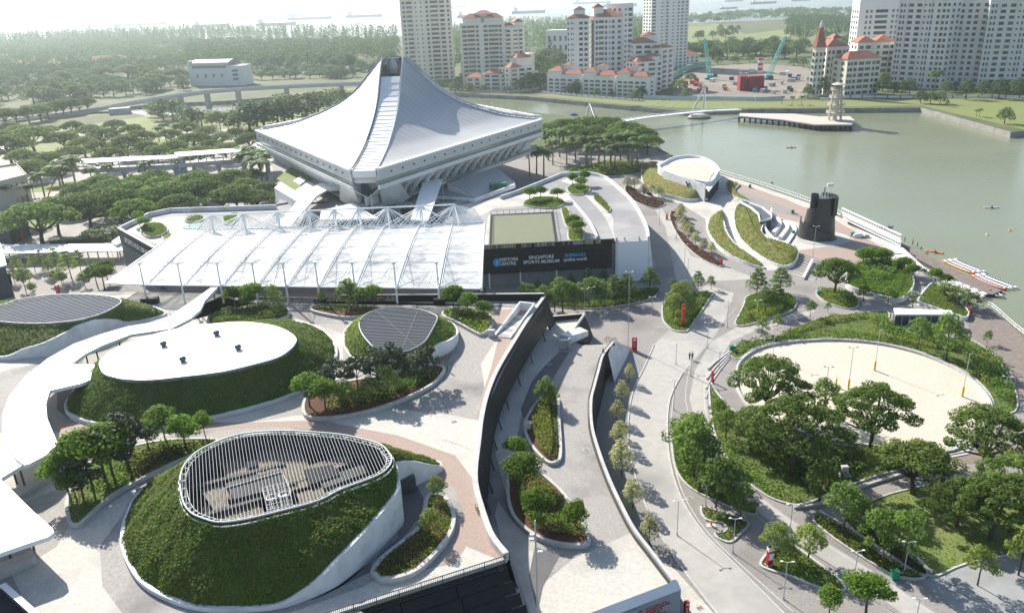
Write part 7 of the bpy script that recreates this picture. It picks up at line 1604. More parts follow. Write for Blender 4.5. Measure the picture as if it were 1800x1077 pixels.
for xl, yl, xr, yr, tp, lab in ((155,118,222,114,104,'long low house with red roof among the park trees'), (48,128,88,124,116,'smaller red roofed house at the park edge'), (1195,112,1228,110,98,'white house with red roofs at the edge of the building site'), (960,108,1000,108,55,'distant grey office cube between the towers')):
    apartment(lab, xl, yl, xr, yr, tp, 18, 2 if tp > 60 else 3, [(.15,.1,'w'),(.4,.1,'w'),(.65,.1,'w'),(.88,.1,'w')], 'bright' if tp > 60 else 'grey', ((0,1,0,1,.2,4.5,0),) if tp > 60 else (), None, 0, .1, False, 0, name='house')
apartment('pale slab at the left border in the haze', -22, 122, 4, 120, 58, 18, 11, [(.3,.2,'w'),(.7,.2,'w')], 'bright')
# cream building at the left border, kiosks and covered ways
cb_ = empty('cream_building', tuple(W(20,372,0)), 'cream building with stepped flat roofs at the left border', 'building'); M_crm = mat('cream render', (.62,.56,.47), (.56,.505,.42), rough=.85, scale=.3)
for pts, z1 in (([(-80,392),(58,352),(40,330),(-80,350)], 10.5), ([(-80,388),(12,362),(0,330),(-80,345)], 21)): kid(MB().prism([(p.x, p.y) for p in WP(pts, 0)], 0, z1), 'block', M_crm, cb_); kid(MB().wall(WP(pts, 0), .4, z1, z1+.9, closed=True), 'parapet', M_crm, cb_)
a, b = W(14,362,0), W(58,352.5,0)
for i in range(3): p = a.lerp(b, .25+.25*i); kid(MB().box((p.x, p.y-.3, 8.2), (4.6,.3,.9), -.5), 'strip_window', M_win, cb_)
for i in range(4): p = a.lerp(b, .15+.22*i); kid(MB().box((p.x, p.y-.3, 1.6), (2.8,.35,3), -.5), 'doorway', mat('door rust', (.36,.17,.10), rough=.7), cb_)
def walkway(label, pts, z, posts=9, w_=None, deckz=None, name='covered_walkway'):
    P = WP(pts, z); c = sum(P, Vector())/4; e = empty(name, (c.x, c.y, 0), label, 'walkway roof')
    kid(MB().prism([(p.x, p.y) for p in P], z-.35, z), 'roof_slab', M_roofw, e)
    for i in range(posts):
        p = P[3].lerp(P[2], (i+.3)/posts); kid(MB().bar((p.x, p.y+.5, deckz or 0), (p.x, p.y+.5, z-.3), .3), 'post', M_post, e)
    if deckz:
        kid(MB().prism([(p.x, p.y) for p in P], deckz-.9, deckz), 'deck', M_conc, e); n = max(2, posts//3)
        kid(MB().wall([P[3], P[2]], .25, deckz, deckz+1.1), 'parapet', M_conc, e)
        for i in range(n): p = P[3].lerp(P[2], (i+.5)/n); kid(MB().box((p.x, p.y+2, deckz/2-.4), (1.4, 1.4, deckz-.8)), 'support_pier', M_conc, e)
    return e
walkway('raised covered walkway with white roof crossing the car park', [(132,280),(318,272),(325,277),(140,287)], 9.5, 12, deckz=5.5); walkway('raised white roofed walkway joining the stadium side', [(306,268),(478,256),(486,262),(312,275)], 11, 12, deckz=6.5)
walkway('long white roof of the ground level walkway at the left', [(-60,430),(214,428),(216,440),(-60,447)], 3.6, 16)
walkway('short white link roof beside the library wall', [(196,424),(212,414),(222,421),(204,430)], 4.6, 3)
gt = empty('glass_wedge', tuple(W(318,310,0)), 'triangular grey glass stair roof under the raised walkway', 'stair roof'); q = [W(298,294,5), W(324,276,10), W(333,312,.5), W(320,316,.5)]
NG = 7
for i in range(NG): u0, u1 = i/NG, (i+.94)/NG; kid(MB().add([q[0].lerp(q[3], u0), q[1].lerp(q[2], u0), q[1].lerp(q[2], u1), q[0].lerp(q[3], u1)], [(0,1,2,3),(3,2,1,0)]), 'glass_panel', M_solar, gt)
for pts, z1, m, lab, nm in (([(-40,420),(22,430),(55,413),(40,400),(-40,405)], 5, M_dgrey, 'grey kiosk box with white flat roof behind the covered walk', 'kiosk'), ([(-40,540),(24,520),(12,478),(-40,480)], 9, M_slate, 'dark slate building corner at the left border', 'building')):
    e = empty(nm, tuple(W(*pts[0], 0)), lab, nm); P = WP(pts, 0); kid(MB().prism([(p.x, p.y) for p in P], 0, z1), 'wall', m, e); kid(MB().prism([(p.x, p.y) for p in inset(P, -.4)], z1, z1+.4), 'roof', M_roofw, e); p = P[1].lerp(P[2], .5); kid(MB().box((p.x, p.y-.4, 1.6), (1.6, .5, 3)), 'door', M_rd if nm == 'kiosk' else M_black, e)
cp0 = W(86,352,0); e = empty('boom_lift', tuple(cp0), 'orange boom lift raised between the palms by the cream building', 'lift'); kid(MB().box((cp0.x, cp0.y, 1.0), (4, 2.2, 1.4)), 'chassis', M_or, e); t0 = ZAT(112, 288, cp0.y); mid = cp0.lerp(t0, .3)+Vector((-.6,0,1)); kid(MB().bar(cp0+Vector((0,0,1.6)), mid, .5), 'lower_boom', M_or, e); kid(MB().bar(mid, t0, .35), 'upper_boom', M_maroon, e); kid(MB().box(tuple(t0), (1.6,1,1)), 'basket', M_dgrey, e)
for dx in (-1.3, 1.3):
    for dy in (-1.1, 1.1): kid(MB().tube([(cp0.x+dx, cp0.y+dy-.15, .45), (cp0.x+dx, cp0.y+dy+.15, .45)], .45, 10), 'wheel', M_black, e)
# ------------------------------------------------------------------ ships on the sea
def ship(px_, py_, wpx, label, style=0):
    p = W(px_, py_, -3.2); L = wpx*p.y/1400; e = empty('cargo_ship', tuple(p), label, 'ship', 'ships at anchor', random.choice([0, .06, -.05])); h = min(L*.075, 13); S_ = min(L, 190)
    m = mat('ship hull %d' % style, [(.13,.15,.17),(.20,.12,.11),(.16,.19,.22)][style], rough=.7)
    MB().prism([(-L/2,-L*.06),(L*.42,-L*.07),(L/2,0),(L*.42,L*.07),(-L/2,L*.06)], 0, [h,h,h*1.3,h,h]).build('hull', m, e)
    MB().box((-L*.38, 0, h+S_*.05), (L*.10, L*.11, S_*.10)).build('bridge_house', M_apt['bright'], e); MB().lathe([(L*.012,h+S_*.1),(L*.012,h+S_*.14)], 8, (-L*.41, 0)).build('funnel', m, e)
    for k in range(3): MB().bar((L*(-.15+.2*k), 0, h), (L*(-.15+.2*k), 0, h+S_*.09), S_*.008).build('derrick', m, e)
    return e
for i, (x, y, w_, lab) in enumerate(((372,48,60,'laden cargo ship nearest the treetops at the upper left'), (486,46,66,'long low tanker left of the tall tower'), (475,31,110,'faint long ship on the horizon left of the tall tower'), (545,35,72,'broad hulled ship behind the long tanker'), (640,31,60,'pale ship just left of the tall tower'), (215,46,150,'very faint ship in the brightest haze'), (929,24,55,'crane ship between the two cream blocks'), (830,31,50,'dark barge beside the tall tower'), (1040,7,62,'ship above the white red roofed tower'), (1281,16,30,'tugboat off the right shore'), (1342,7,42,'rust dark freighter off the right shore'), (1290,3,30,'small freighter at the top border'), (1408,2,32,'freighter at the top border over the golf woods'), (800,14,40,'grey ship right of the tall tower'), (1090,12,55,'low ship right of the red roofed tower'))): ship(x, y, w_, lab, i % 3)
# ------------------------------------------------------------------ trees of the banks, parks and woods
row('far', [(770,162,138),(800,163,142),(825,163,143),(850,162,148),(890,163,150),(915,162,138),(935,158,124),(950,156,126),(962,152,130),(785,158,146)], 'dark garden tree before the cream houses', L0, 'garden trees of the cream houses', 1.5)
row('far', [(1000,167,146),(1012,167,140),(1050,171,154),(1075,171,158),(1115,176,158),(1128,172,150)], 'garden tree before the riverside terraces', L0, 'garden trees of the riverside terraces', 1.1)
row('far', [(948,140,86),(960,136,96),(972,132,92),(985,128,88),(994,138,108),(940,128,98)], 'tall dark tree between the cream block and the white tower', L0, 'trees between the towers', .9)
row('far', [(1205,174,156),(1214,146,126),(1262,114,98),(1290,112,97),(1318,110,95),(1395,116,100),(1412,118,100),(1420,172,150)], 'dark tree on the edge of the building site', L0, 'trees on the site edge', 1.4)
row('lime', [(1196,168,138),(1188,162,140),(1182,176,170)], 'yellow green tree at the corner of the building site', L0, 'trees at the site corner', 1.3)
row('far', [(1441,168,130),(1425,168,140),(1468,165,135),(1511,166,138),(1524,164,138),(1537,166,140),(1571,168,140),(1585,166,138),(1598,166,135),(1661,168,138),(1698,175,135),(1725,171,138),(1755,174,133),(1785,171,134),(1805,172,136),(1551,160,122),(1680,162,140),(1740,162,140),(1770,160,138)], 'leafy tree in the row before the right bank towers', L0, 'trees before the right bank towers', .95)
row('far', [(1618,182,156),(1635,183,158),(1652,183,158)], 'low round tree in the clump on the right bank lawn', L0, 'clump on the right bank lawn', 1.15)
row('far', [(1765,218,185)], 'round tree alone on the lawn above the river wall', L0, None, 1.05); row('lime', [(1665,188,175)], 'tiny sapling on the right bank lawn', L0)
row('palm', [(1374,184,168),(1392,184,168),(1409,184,167),(1716,205,192),(1721,206,190),(1643,160,120)], 'palm on the right bank', L0, 'palms on the right bank', 1.2)
row('far', [(287,210,168),(305,212,170),(338,224,184),(325,216,182),(280,204,172),(355,222,190)], 'full round tree by the canal', L0, 'round trees by the canal', 1.5)
row('far', [(440,230,174),(465,228,170),(490,224,166),(515,218,162),(540,210,158),(560,202,156),(580,194,154),(420,228,192),(452,222,172),(500,214,160),(600,186,152)], 'large dark tree behind the stadium left corner', L0, 'large trees behind the stadium corner', 1.6)
row('lime', [(375,230,198),(388,230,192),(402,230,196),(412,232,200)], 'pale conical tree by the canal field', L0, 'conical trees by the canal field', 1.2)
row('rain', [(13,224,190),(30,220,190),(52,217,186),(73,213,184),(86,209,182),(100,205,177),(113,204,174),(127,202,172),(156,197,170),(142,199,174)], 'flat topped rain tree along the viaduct ramp', L0, 'rain trees along the viaduct ramp', .95)
row('rain', [(300,152,134),(320,154,138),(440,140,124),(460,141,126),(480,140,124),(500,139,124),(520,139,124),(545,138,125),(562,137,126),(580,136,126),(600,134,124),(620,132,122)], 'umbrella tree on the bank road beyond the viaduct', L0, 'umbrella trees on the bank road', 1.1)
def band_trees(kinds, poly, n, hr, desc, group, wide=1.0):
    P = [(p[0], p[1]) for p in WP(poly, 0)]; q = scatter(P, n); q = q[np.argsort(q[:, 0]/q[:, 1])]
    for i, (x, y) in enumerate(q): tree(random.choice(kinds), (x, y, 0), random.uniform(*hr), desc, group, wide*random.uniform(.9, 1.3))
band_trees(['far', 'far', 'far', 'rain'], [(-20,196),(110,184),(240,172),(330,158),(330,138),(240,132),(0,146),(-20,160)], 100, (11, 17), 'rounded crown in the dense park beyond the viaduct ramp', 'park trees beyond the viaduct ramp', 1.15)
band_trees(['far'], [(440,132),(700,126),(690,112),(560,112),(440,118)], 36, (15, 24), 'dark tree at the edge of the wood behind the stadium', 'trees at the wood edge', 1.0)
band_trees(['far'], [(1205,108),(1290,104),(1420,104),(1428,88),(1330,84),(1210,92)], 40, (12, 19), 'dark tree behind the building site', 'trees behind the building site', 1.4)
band_trees(['far'], [(1230,80),(1290,66),(1300,50),(1250,56),(1218,68)], 12, (10, 16), 'tree clump on the golf course', 'trees on the golf course', 1.2)
band_trees(['far'], [(330,150),(480,142),(690,136),(690,124),(480,130),(330,136)], 46, (9, 15), 'bushy tree between the viaduct and the wood', 'trees between viaduct and wood', 1.4)
band_trees(['far'], [(800,150),(990,146),(990,112),(930,108),(800,118)], 30, (12, 20), 'dark garden tree behind the cream blocks', 'trees behind the cream blocks', 1.3)
def wood(name, label, poly, n, hr, rr, nl, leaf, conic=0):
    """far wood: one mass of crowns"""
    P = [(p[0], p[1]) for p in WP(poly, 0)]; q = scatter(P, n); Cs = []; 
    for x, y in q:
        h = random.uniform(*hr); r_ = random.uniform(*rr); d = rng.normal(size=(nl, 3)); d /= np.linalg.norm(d, axis=1)[:, None]; d[:, 2] = np.abs(d[:, 2])*1.0-.15
        if conic: t = rng.random(nl); a = rng.random(nl)*6.283; C = np.column_stack([x+r_*(1-t)**.7*np.cos(a), y+r_*(1-t)**.7*np.sin(a), h*(.15+.85*t)])
        else: C = np.array([x, y, h*.6])+d*np.array([r_, r_, h*.4])
        Cs.append(C)
    V, F = leaves(np.concatenate(Cs), leaf, .4, .8); return obj(name, npmesh(name, V, F), T_far, kind='stuff')
wood('wood', '', [(-20,150),(330,136),(330,112),(230,120),(120,128),(-20,132)], 230, (12, 17), (5, 8), 170, 1.5)
wood('wood', '', [(1380,72),(1500,96),(1500,60),(1430,50),(1390,54)], 90, (12, 18), (5, 8), 150, 1.5)
wood('wood', '', [(-60,136),(340,112),(340,76),(250,72),(100,76),(-60,82)], 1800, (12, 18), (4, 7), 70, 2.0)
wood('wood', '', [(-60,90),(340,80),(500,78),(700,84),(700,66),(560,64),(330,58),(200,62),(-60,70)], 1700, (20, 34), (3, 5), 60, 2.4, 1)
wood('wood', '', [(330,128),(440,128),(700,114),(700,84),(330,84)], 1100, (16, 24), (4, 6), 60, 2.2)
wood('wood', '', [(795,120),(960,110),(1000,100),(1000,48),(900,46),(795,60)], 700, (16, 28), (4, 6), 55, 2.2, 1)
wood('wood', '', [(1090,110),(1150,110),(1150,44),(1090,44)], 260, (20, 30), (4, 6), 55, 2.2, 1)
wood('wood', '', [(1200,48),(1300,40),(1420,36),(1510,36),(1510,22),(1400,22),(1200,34)], 420, (12, 18), (5, 8), 60, 2.4)
wood('wood', '', [(1380,50),(1500,60),(1500,40),(1390,36)], 220, (12, 18), (5, 7), 60, 2.2)
# golf practice poles
for i in range(8):
    q = W(1378+17*i, 92-2.5*i, 0); e = empty('net_pole', tuple(q), '%s tall thin net pole on the golf course' % ORD[i], 'pole', 'net poles on the golf course'); MB().tube([(0,0,0),(0,0,30-i*.5)], [.35,.2], 6).build('mast', M_post, e); MB().box((0,0,.2), (1,1,.4)).build('footing', M_conc, e)
# ------------------------------------------------------------------ lamp posts, signs, bins, small things
lamp_pole = {}
def lamp(px_, py_, ty, label, z=L0, kind='twin', h=None):
    h = h or HT(px_, py_, ty, z); e = empty('lamp_post', tuple(W(px_, py_, z)), label, 'lamp post', None, random.uniform(-.3, .3))
    MB().tube([(0,0,0),(0,0,.5),(0,0,.55),(0,0,h)], [.13,.11,.07,.05], 7).build('pole', M_post, e)
    for s_ in (-1, 1): ar = MB().bar((0,0,h-.1), (s_*.55,0,h+.05), .06).build('arm', M_post, e); MB().box((s_*.72,0,h+.08), (.36,.2,.1)).build('lamp_head', M_white if kind != 'court' else M_dgrey, ar)
    if kind == 'court': MB().tube([(0,0,.06),(0,0,2.1)], .21, 9).build('padding', mat('padding yellow', (.62,.42,.06), rough=.7), e)
    return e
for px_, py_, ty, lab in ((1387,947,887,'lamp post beside the garden path near the pointed island'), (1499,1031,968,'lamp post between the path and the double hedge strip'), (1288,971,911,'lamp post at the hooked flower island'), (1377,1052,987,'lamp post on the road side of the pointed lawn island'), (1588,1010,952,'lamp post in the short hedge strip near the terrace'), (1240,890,852,'lamp post in the shrub verge'), (1610,1090,1052,'lamp post cut by the lower border at the path'),
    (1243,612,567,'lamp post on the road above the walking pair'), (1264,648,618,'lamp post at the sand court seat steps'), (1358,629,577,'lamp post in the hedge at the left end of the sand court'), (1214,660,618,'lamp post next to the walking pair'), (1330,560,528,'lamp post in the crossing island'), (1278,575,530,'lamp post at the kerb beside the crossing island'), (1317,510,478,'lamp post behind the crossing island'), (1208,500,455,'lamp post on the upper road near the stairs'),
    (1189,420,380,'lamp post beside the maroon bed'), (1203,470,430,'lamp post on the bend of the upper road'), (1159,395,352,'lamp post by the deck side wall'), (1765,692,662,'lamp post at the right end of the hedge garden'), (1184,720,668,'lamp post at the road edge below the red totem'), (1188,640,605,'slim lamp post left of the walking pair'), (1067,541,500,'lamp post before the hedge bed'), (1040,545,505,'slim post left in front of the hedge bed'), (1028,546,508,'second slim post in front of the hedge bed'), (1146,552,522,'post at the right end of the hedge bed'), (1190,940,880,'lamp post at the road kerb by the gravel bed')): lamp(px_, py_, ty, lab)
for px_, py_, ty, lab in ((1537,651,580,'yellow padded floodlight post in the middle of the sand court'), (1491,683,611,'yellow padded floodlight post left on the sand court'), (1691,697,622,'yellow padded floodlight post at the right end of the sand court'), (1448,718,645,'floodlight post behind the garden trees at the court')): lamp(px_, py_, ty, lab, L0, 'court')
for px_, py_, ty, z, lab in ((1104,608,478,L1*0,'very tall mast beside the red totem'), (1500+-72,460,398,L0,'tall mast beside the spiral tower'), (781,372,322,L2,'tall lamp mast behind the canopy corner'), (973,374,330,L2,'tall lamp mast at the corner of the roof court'), (720,410,385,L2,'thin lamp mast by the link roof'), (985,300,262,L0,'lamp mast in the palm grove'), (205,480,410,L0,'tall mast before the library wall'), (333,398,372,L2,'lamp mast in the library roof garden'), (425,378,350,L0,'lamp mast at the rear wall of the library')): lamp(px_, py_, ty, lab, z)
# tall camera mast near the lower border
q = W(946,1096,L1); e = empty('camera_mast', tuple(q), 'tall grey camera mast crossing the lower border on the deck', 'mast'); hm = HT(946,1096,914,L1); MB().tube([(0,0,0),(0,0,hm)], [.14,.09], 8).build('pole', M_post, e)
for s_, zz in ((-.45,hm-2.6),(.5,hm-4.4),(-.4,hm-2.0)): MB().box((s_,0,zz), (.5,.3,.3)).build('camera', M_white, e); MB().bar((0,0,zz), (s_,0,zz), .06).build('bracket', M_post, e)
MB().box((0,0,.15), (.6,.6,.3)).build('footing', M_conc, e)
# volleyball net posts
for px_, py_, lab in ((1469,680,'yellow padded net post on the left of the sand court'), (1475,722,'second yellow net post nearer the trees')): q = W(px_, py_, 0); e = empty('net_post', tuple(q), lab, 'post'); MB().tube([(0,0,0),(0,0,2.6)], .06, 6).build('pole', M_post, e); MB().tube([(0,0,.08),(0,0,1.9)], .16, 9).build('padding', MATS['padding yellow'], e)
# red totems
def totem(px_, py_, ty, lab, z=0, rz=0, w_=1.1, style=0):
    h = HT(px_, py_, ty, z); e = empty('totem_sign', tuple(W(px_, py_, z)), lab, 'sign', None, rz); MB().box((0,0,h/2), (w_,.45,h)).build('body', M_signred, e)
    MB().box((0,-.24,h*.86), (w_*.55,.05,w_*.5)).build('emblem', M_white, e)
    for k in range(4): MB().box((-.05*w_,-.24,h*(.62-.09*k)), (w_*(.6-.08*(k % 2)),.04,.09)).build('text_line', mat('text grey', (.55,.45,.45), rough=.6), e)
    MB().box((0,0,.08), (w_*1.3,.8,.16)).build('plinth', M_conc, e)
    if style: MB().box((0,-.01,h*.9), (w_*1.05,.55,h*.2)).build('cap', M_white, e); MB().box((0,-.25,h*.5), (w_*.8,.06,h*.35)).build('panel', M_white, e)
totem(1115,617,593,'red totem sign beside the tall mast at the wing wall', 0, .1); totem(1200,574,535,'slender red post sign on the triangular island', 0, .2, .6); totem(1704,552,537,'red totem sign at the boardwalk corner', 0, -.3, .9); totem(1268,466,454,'small red sign at the end of the maroon bed', 0, .3, .6); totem(104,520,500,'red pole sign on the side plaza', 0, .2, 1.0); totem(1352,992,960,'red and white pillar sign on the pointed lawn island', 0, .3, .9, 1); totem(1206,1082,1056,'red flag sign at the foot of the white end facade', 0, .3, .6); totem(1172,386,376,'small red sign by the cream saplings', 0, .2, .6); totem(1252,672,652,'red notice board at the sand court path', 0, .4, .35)
# bins, hydrant, benches, utility boxes, manholes
M_bin = mat('bin green', (.02,.22,.12), rough=.5)
for px_, py_, z, lab in ((1572,1016,0,'green wheelie bin at the end of the hedge strip'), (1286,616,0,'green bin at the hedge corner of the sand court'), (1439,519,0,'green bin beside the small oval island'), (1393,375,0,'green bin behind the amphitheatre'), (1394,412,0,'green bin among the amphitheatre benches'), (1318,330,0,'green bin on the promenade strip'), (1498,415,0,'green bin by the white scooters')):
    q = W(px_, py_, z); e = empty('waste_bin', tuple(q), lab, 'bin'); MB().prism([(-.45,-.4),(.45,-.4),(.45,.4),(-.45,.4)], .1, 1.15).build('body', M_bin, e); MB().box((0,0,1.22), (1.0,.9,.14)).build('lid', M_bin, e); MB().tube([(-.4,.42,.12),(.4,.42,.12)], .12, 8).build('wheel', M_black, e)
q = W(1250,923,0); e = empty('hydrant', tuple(q), 'small red hydrant on its slab in the hooked island', 'hydrant'); MB().lathe([(.14,0),(.14,.7),(.18,.72),(.1,.9)], 10).build('body', M_or, e); MB().tube([(-.25,0,.5),(.25,0,.5)], .07, 8).build('outlet', M_or, e); MB().box((0,0,.03), (1.4,.9,.06)).build('slab', M_conc, e)
q = W(928,756,L1); e = empty('utility_box', tuple(q), 'white utility box on the rim of the tongue planter', 'utility box'); MB().box((0,0,.8), (1.1,.9,1.6)).build('cabinet', M_white, e); MB().box((0,0,1.64), (1.25,1.05,.08)).build('lid', M_conc, e)
q = W(1483,835,0); e = empty('stone_marker', tuple(q), 'pale stone marker in the shade of the garden trees', 'marker'); MB().box((0,0,.9), (1.1,.7,1.8)).build('slab', M_conc, e); MB().box((0,-.1,.12), (2.0,1.4,.24)).build('plinth', M_conc, e)
for px_, py_, z, lab in ((30,998,L2,'orange traffic cone under the rounded white roof'), (1541,876,0,'red traffic cone on the garden side path')):
    q = W(px_, py_, z); e = empty('traffic_cone', tuple(q), lab, 'cone'); MB().box((0,0,.04), (.5,.5,.08)).build('foot', M_black, e); MB().lathe([(.19,.08),(.03,.85)], 12).build('cone', M_or, e); MB().lathe([(.135,.34),(.105,.52)], 12).build('band', M_white, e)
def bike(px_, py_, z, rz, lab, m):
    q = W(px_, py_, z); e = empty('bicycle', tuple(q), lab, 'bicycle', None, rz)
    for s_ in (-.52, .52): MB().tube([(s_+.34*math.cos(a*.5236), 0, .35+.34*math.sin(a*.5236)) for a in range(13)], .035, 5).build('wheel', M_black, e)
    mb = MB()
    for a, b in (((-.52,.35),(-.1,.35)),((-.1,.35),(-.2,.85)),((-.2,.8),(.35,.8)),((-.1,.35),(.38,.72)),((.38,.95),(.52,.35)),((-.52,.35),(-.2,.75))): mb.tube([(a[0],0,a[1]),(b[0],0,b[1])], .03, 5)
    mb.build('frame', m, e); MB().box((-.22,0,.92), (.28,.14,.07)).build('saddle', M_black, e); MB().tube([(.36,-.25,1.0),(.36,.25,1.0)], .02, 5).build('handlebar', M_black, e)
bike(839,900,L2,1.9,'yellow bicycle leaning on the terrace coping', mat('bike yellow', (.55,.42,.05), rough=.5)); bike(790,640,L2,.4,'parked bicycle by the person in green', M_steel); bike(786,630,L2,.5,'orange bicycle behind the kidney planter', M_or); bike(1068,598,0,.2,'bicycle parked at the foot of the deck stairs', M_rd); bike(1079,600,0,.3,'second bicycle at the deck stairs by the totem', M_dgrey)
for i, (px_, py_, z) in enumerate(((1280,885,0),(1212,875,0),(1367,907,0),(1161,576,0),(1151,586,0),(988,588,L1),(1230,1068,0),(798,741,L2),(965,640,L1),(1030,790,L1),(1093,735,0))):
    q = W(px_, py_, z); e = empty('manhole_cover', (q.x, q.y, z+.02), ['manhole by the shrub verge','manhole in the setts at the verge tip','square manhole in the garden path','manhole left of the triangular island','paired manhole near the red totem','manhole on the deck corridor','framed manhole on the cream strip','manhole in the cream terrace paving','manhole near the stair head','manhole on the lower deck ramp','manhole in the gravel bed'][i]+' paving', 'manhole', None, .4); MB().box((0,0,0), (1.1,.8,.02)).build('frame', M_line, e); MB().box((0,0,.008), (.8,.55,.02)).build('cover', mat('cover brown', (.22,.17,.13), rough=.8), e)
# concrete stair trough on the terrace
tr_ = empty('stair_trough', tuple(W(885,575,L2)), 'pale concrete stair trough sunk beside the black wall', 'stairs'); A_, B_ = W(868,592,L2), W(913,545,L2); d_ = (B_-A_).normalized(); n_ = Vector((-d_.y, d_.x, 0))
for s_ in (0, 1): a = A_+n_*(-3.2*s_); b = B_+n_*(-3.2*s_); kid(MB().prism([(a.x,a.y),(b.x,b.y),(b.x-n_.x*.35,b.y-n_.y*.35),(a.x-n_.x*.35,a.y-n_.y*.35)], L2, [L2+.4 if not s_ else L2+.3, L2+1.9, L2+1.9, L2+.4 if not s_ else L2+.3]), 'side_wall', M_wwall, tr_)
kid(MB().prism([(p.x,p.y) for p in (B_, B_-n_*3.4, B_-n_*3.4+d_*.4, B_+d_*.4)], L2, L2+1.9), 'end_wall', M_wwall, tr_)
for i in range(8): a = A_.lerp(B_, i/10); b = A_.lerp(B_, (i+1)/10); kid(MB().prism([(p.x,p.y) for p in (a-n_*.4, b-n_*.4, b-n_*3.1, a-n_*3.1)], L2, L2+.03+.015*(8-i)), 'step', M_conc if i % 2 else M_grey, tr_)
q = W(868,590,L2); kid(MB().box((q.x-.4, q.y-.6, L2+.8), (1.3,.8,1.6)), 'pier', M_steel, tr_)
# white shelter by the boardwalk
sh = empty('shelter', tuple(W(1620,560,0)), 'low glass shelter with a long white flat roof by the boardwalk', 'shelter'); P = WP([(1571,541),(1672,545),(1676,552),(1574,552)], 3.2); kid(MB().prism([(p.x,p.y) for p in P], 2.8, 3.2), 'roof', M_roofw, sh); kid(MB().prism([(p.x,p.y) for p in inset(P, .25)], .2, 2.8), 'glass_wall', M_glass, sh)
for i in range(9): p = P[3].lerp(P[2], i/8); kid(MB().bar((p.x,p.y,0), (p.x,p.y,2.8), .14), 'mullion', M_steel, sh)
kid(MB().prism([(p.x,p.y) for p in inset(P, -.1)], 0, .2), 'plinth', M_conc, sh)
# timber steps to the sand court
ts = empty('court_steps', tuple(W(1680,798,0)), 'wide white edged steps going up to the sand court', 'stairs')
for i in range(6): a, b = W(1656+3*i,806-5*i,0), W(1702+2*i,797-5*i,0); kid(MB().wall([a,b], .45, 0, .12+.1*i), 'step', M_conc, ts)
# stone edges of the garden strips
for pts, lab in (([(1395,893),(1440,887),(1500,862),(1560,842),(1630,822)], 'low grey stone edging along the garden side path'), ([(1440,900),(1530,955),(1600,1003)], 'thin stone edging between the two hedge strips'), ([(1500,905),(1560,935),(1637,1008)], 'stone edging on the lawn side of the hedge strip')):
    P = crom(WP(pts, 0), 4, closed=False); e = empty('stone_edging', tuple(P[0]), lab, 'edging'); kid(MB().wall(P, .35, -.02, .35), 'upstand', M_coping, e); kid(MB().wall(P, .42, .35, .4), 'capping', M_conc, e)
# green generator and cones beside the sloping roof, scooters on the promenade, railings at the terrace rear
q = W(876,334,L2); e = empty('generator', tuple(q), 'dark green container beside the sloping glass roof', 'container', None, .2); MB().box((0,0,1.3), (6,2.4,2.4)).build('body', M_vent, e); MB().box((0,0,2.55), (6.2,2.6,.12)).build('roof', M_bin, e)
for i in range(3): MB().box((-2+2*i,-1.22,1.2), (1.4,.05,1.6)).build('door', M_bin, e)
q = W(1508,417,0); e = empty('scooter_stand', tuple(q), 'white covered vehicles parked by the green bin on the promenade', 'vehicle'); MB().lathe([(1.6,0),(1.7,.6),(1.1,1.2),(.2,1.4)], 12, sy=.5).build('cover', M_white, e); MB().lathe([(1.0,0),(1.1,.5),(.6,.9),(.1,1.0)], 12, (2.4,-.6), sy=.6).build('side_cover', M_steel, e)
rk = empty('rack_fence', tuple(W(525,528,L2)), 'steel bicycle rack fence at the front of the canopy', 'rack'); a, b = W(456,533,L2), W(564,534,L2)
for i in range(13): p = a.lerp(b, i/12); kid(MB().bar((p.x,p.y,L2), (p.x,p.y,L2+1.5), .12), 'post', M_steel, rk); kid(MB().bar((p.x,p.y-1.4,L2), (p.x,p.y-1.4,L2+.9), .1), 'post', M_steel, rk)
for dz, dy in ((1.5,0),(.8,0),(.9,-1.4),(.3,-1.4)): kid(MB().bar(a+Vector((0,dy,dz)), b+Vector((0,dy,dz)), .1), 'rail', M_steel, rk)
for i in range(5): q = W(715+9*i,363,L2+.5); e = empty('cafe_table', tuple(q), '%s small white table on the stadium forecourt' % ORD[i], 'table', 'white tables on the forecourt'); MB().lathe([(.6,.72),(.6,.76)], 12).build('top', M_white, e); MB().lathe([(.3,0),(.05,.05),(.05,.72)], 8).build('stem', M_white, e)
# cars in the car park
M_tyre = mat('tyre', (.02,.02,.02), rough=.8); M_carg = mat('car glass', (.02,.03,.035), rough=.1, spec=.6)
car_b = MB(); car_b.prism([(-2.15,-.85),(2.15,-.85),(2.2,0),(2.15,.85),(-2.15,.85),(-2.2,0)], .3, [.95,.8,.78,.8,.95,.95]); car_me = car_b.mesh('body'); cab = MB().add([(-1.7,-.8,.93),(1.0,-.8,.85),(1.0,.8,.85),(-1.7,.8,.93),(-1.3,-.62,1.45),(.3,-.62,1.45),(.3,.62,1.45),(-1.3,.62,1.45)], [(4,5,6,7),(0,1,5,4),(1,2,6,5),(2,3,7,6),(3,0,4,7)]).mesh('cabin'); roof_c = MB().box((-.5,0,1.47), (1.5,1.2,.05)).mesh('roof_panel'); wh = MB().tube([(0,-.1,0),(0,.1,0)], .32, 10).mesh('wheel')
CC = [mat('car '+n, c, rough=.3, spec=.6) for n, c in (('white',(.7,.7,.7)),('silver',(.4,.41,.43)),('dark',(.04,.045,.05)),('red',(.35,.03,.03)),('blue',(.05,.1,.25)))]
spots = [(150,297),(172,293),(250,302),(268,300),(120,372),(128,366),(140,361),(345,330),(390,326),(60,300),(30,310),(330,248),(350,246),(372,245),(215,330),(400,365),(445,362),(300,345),(230,310),(185,310)]
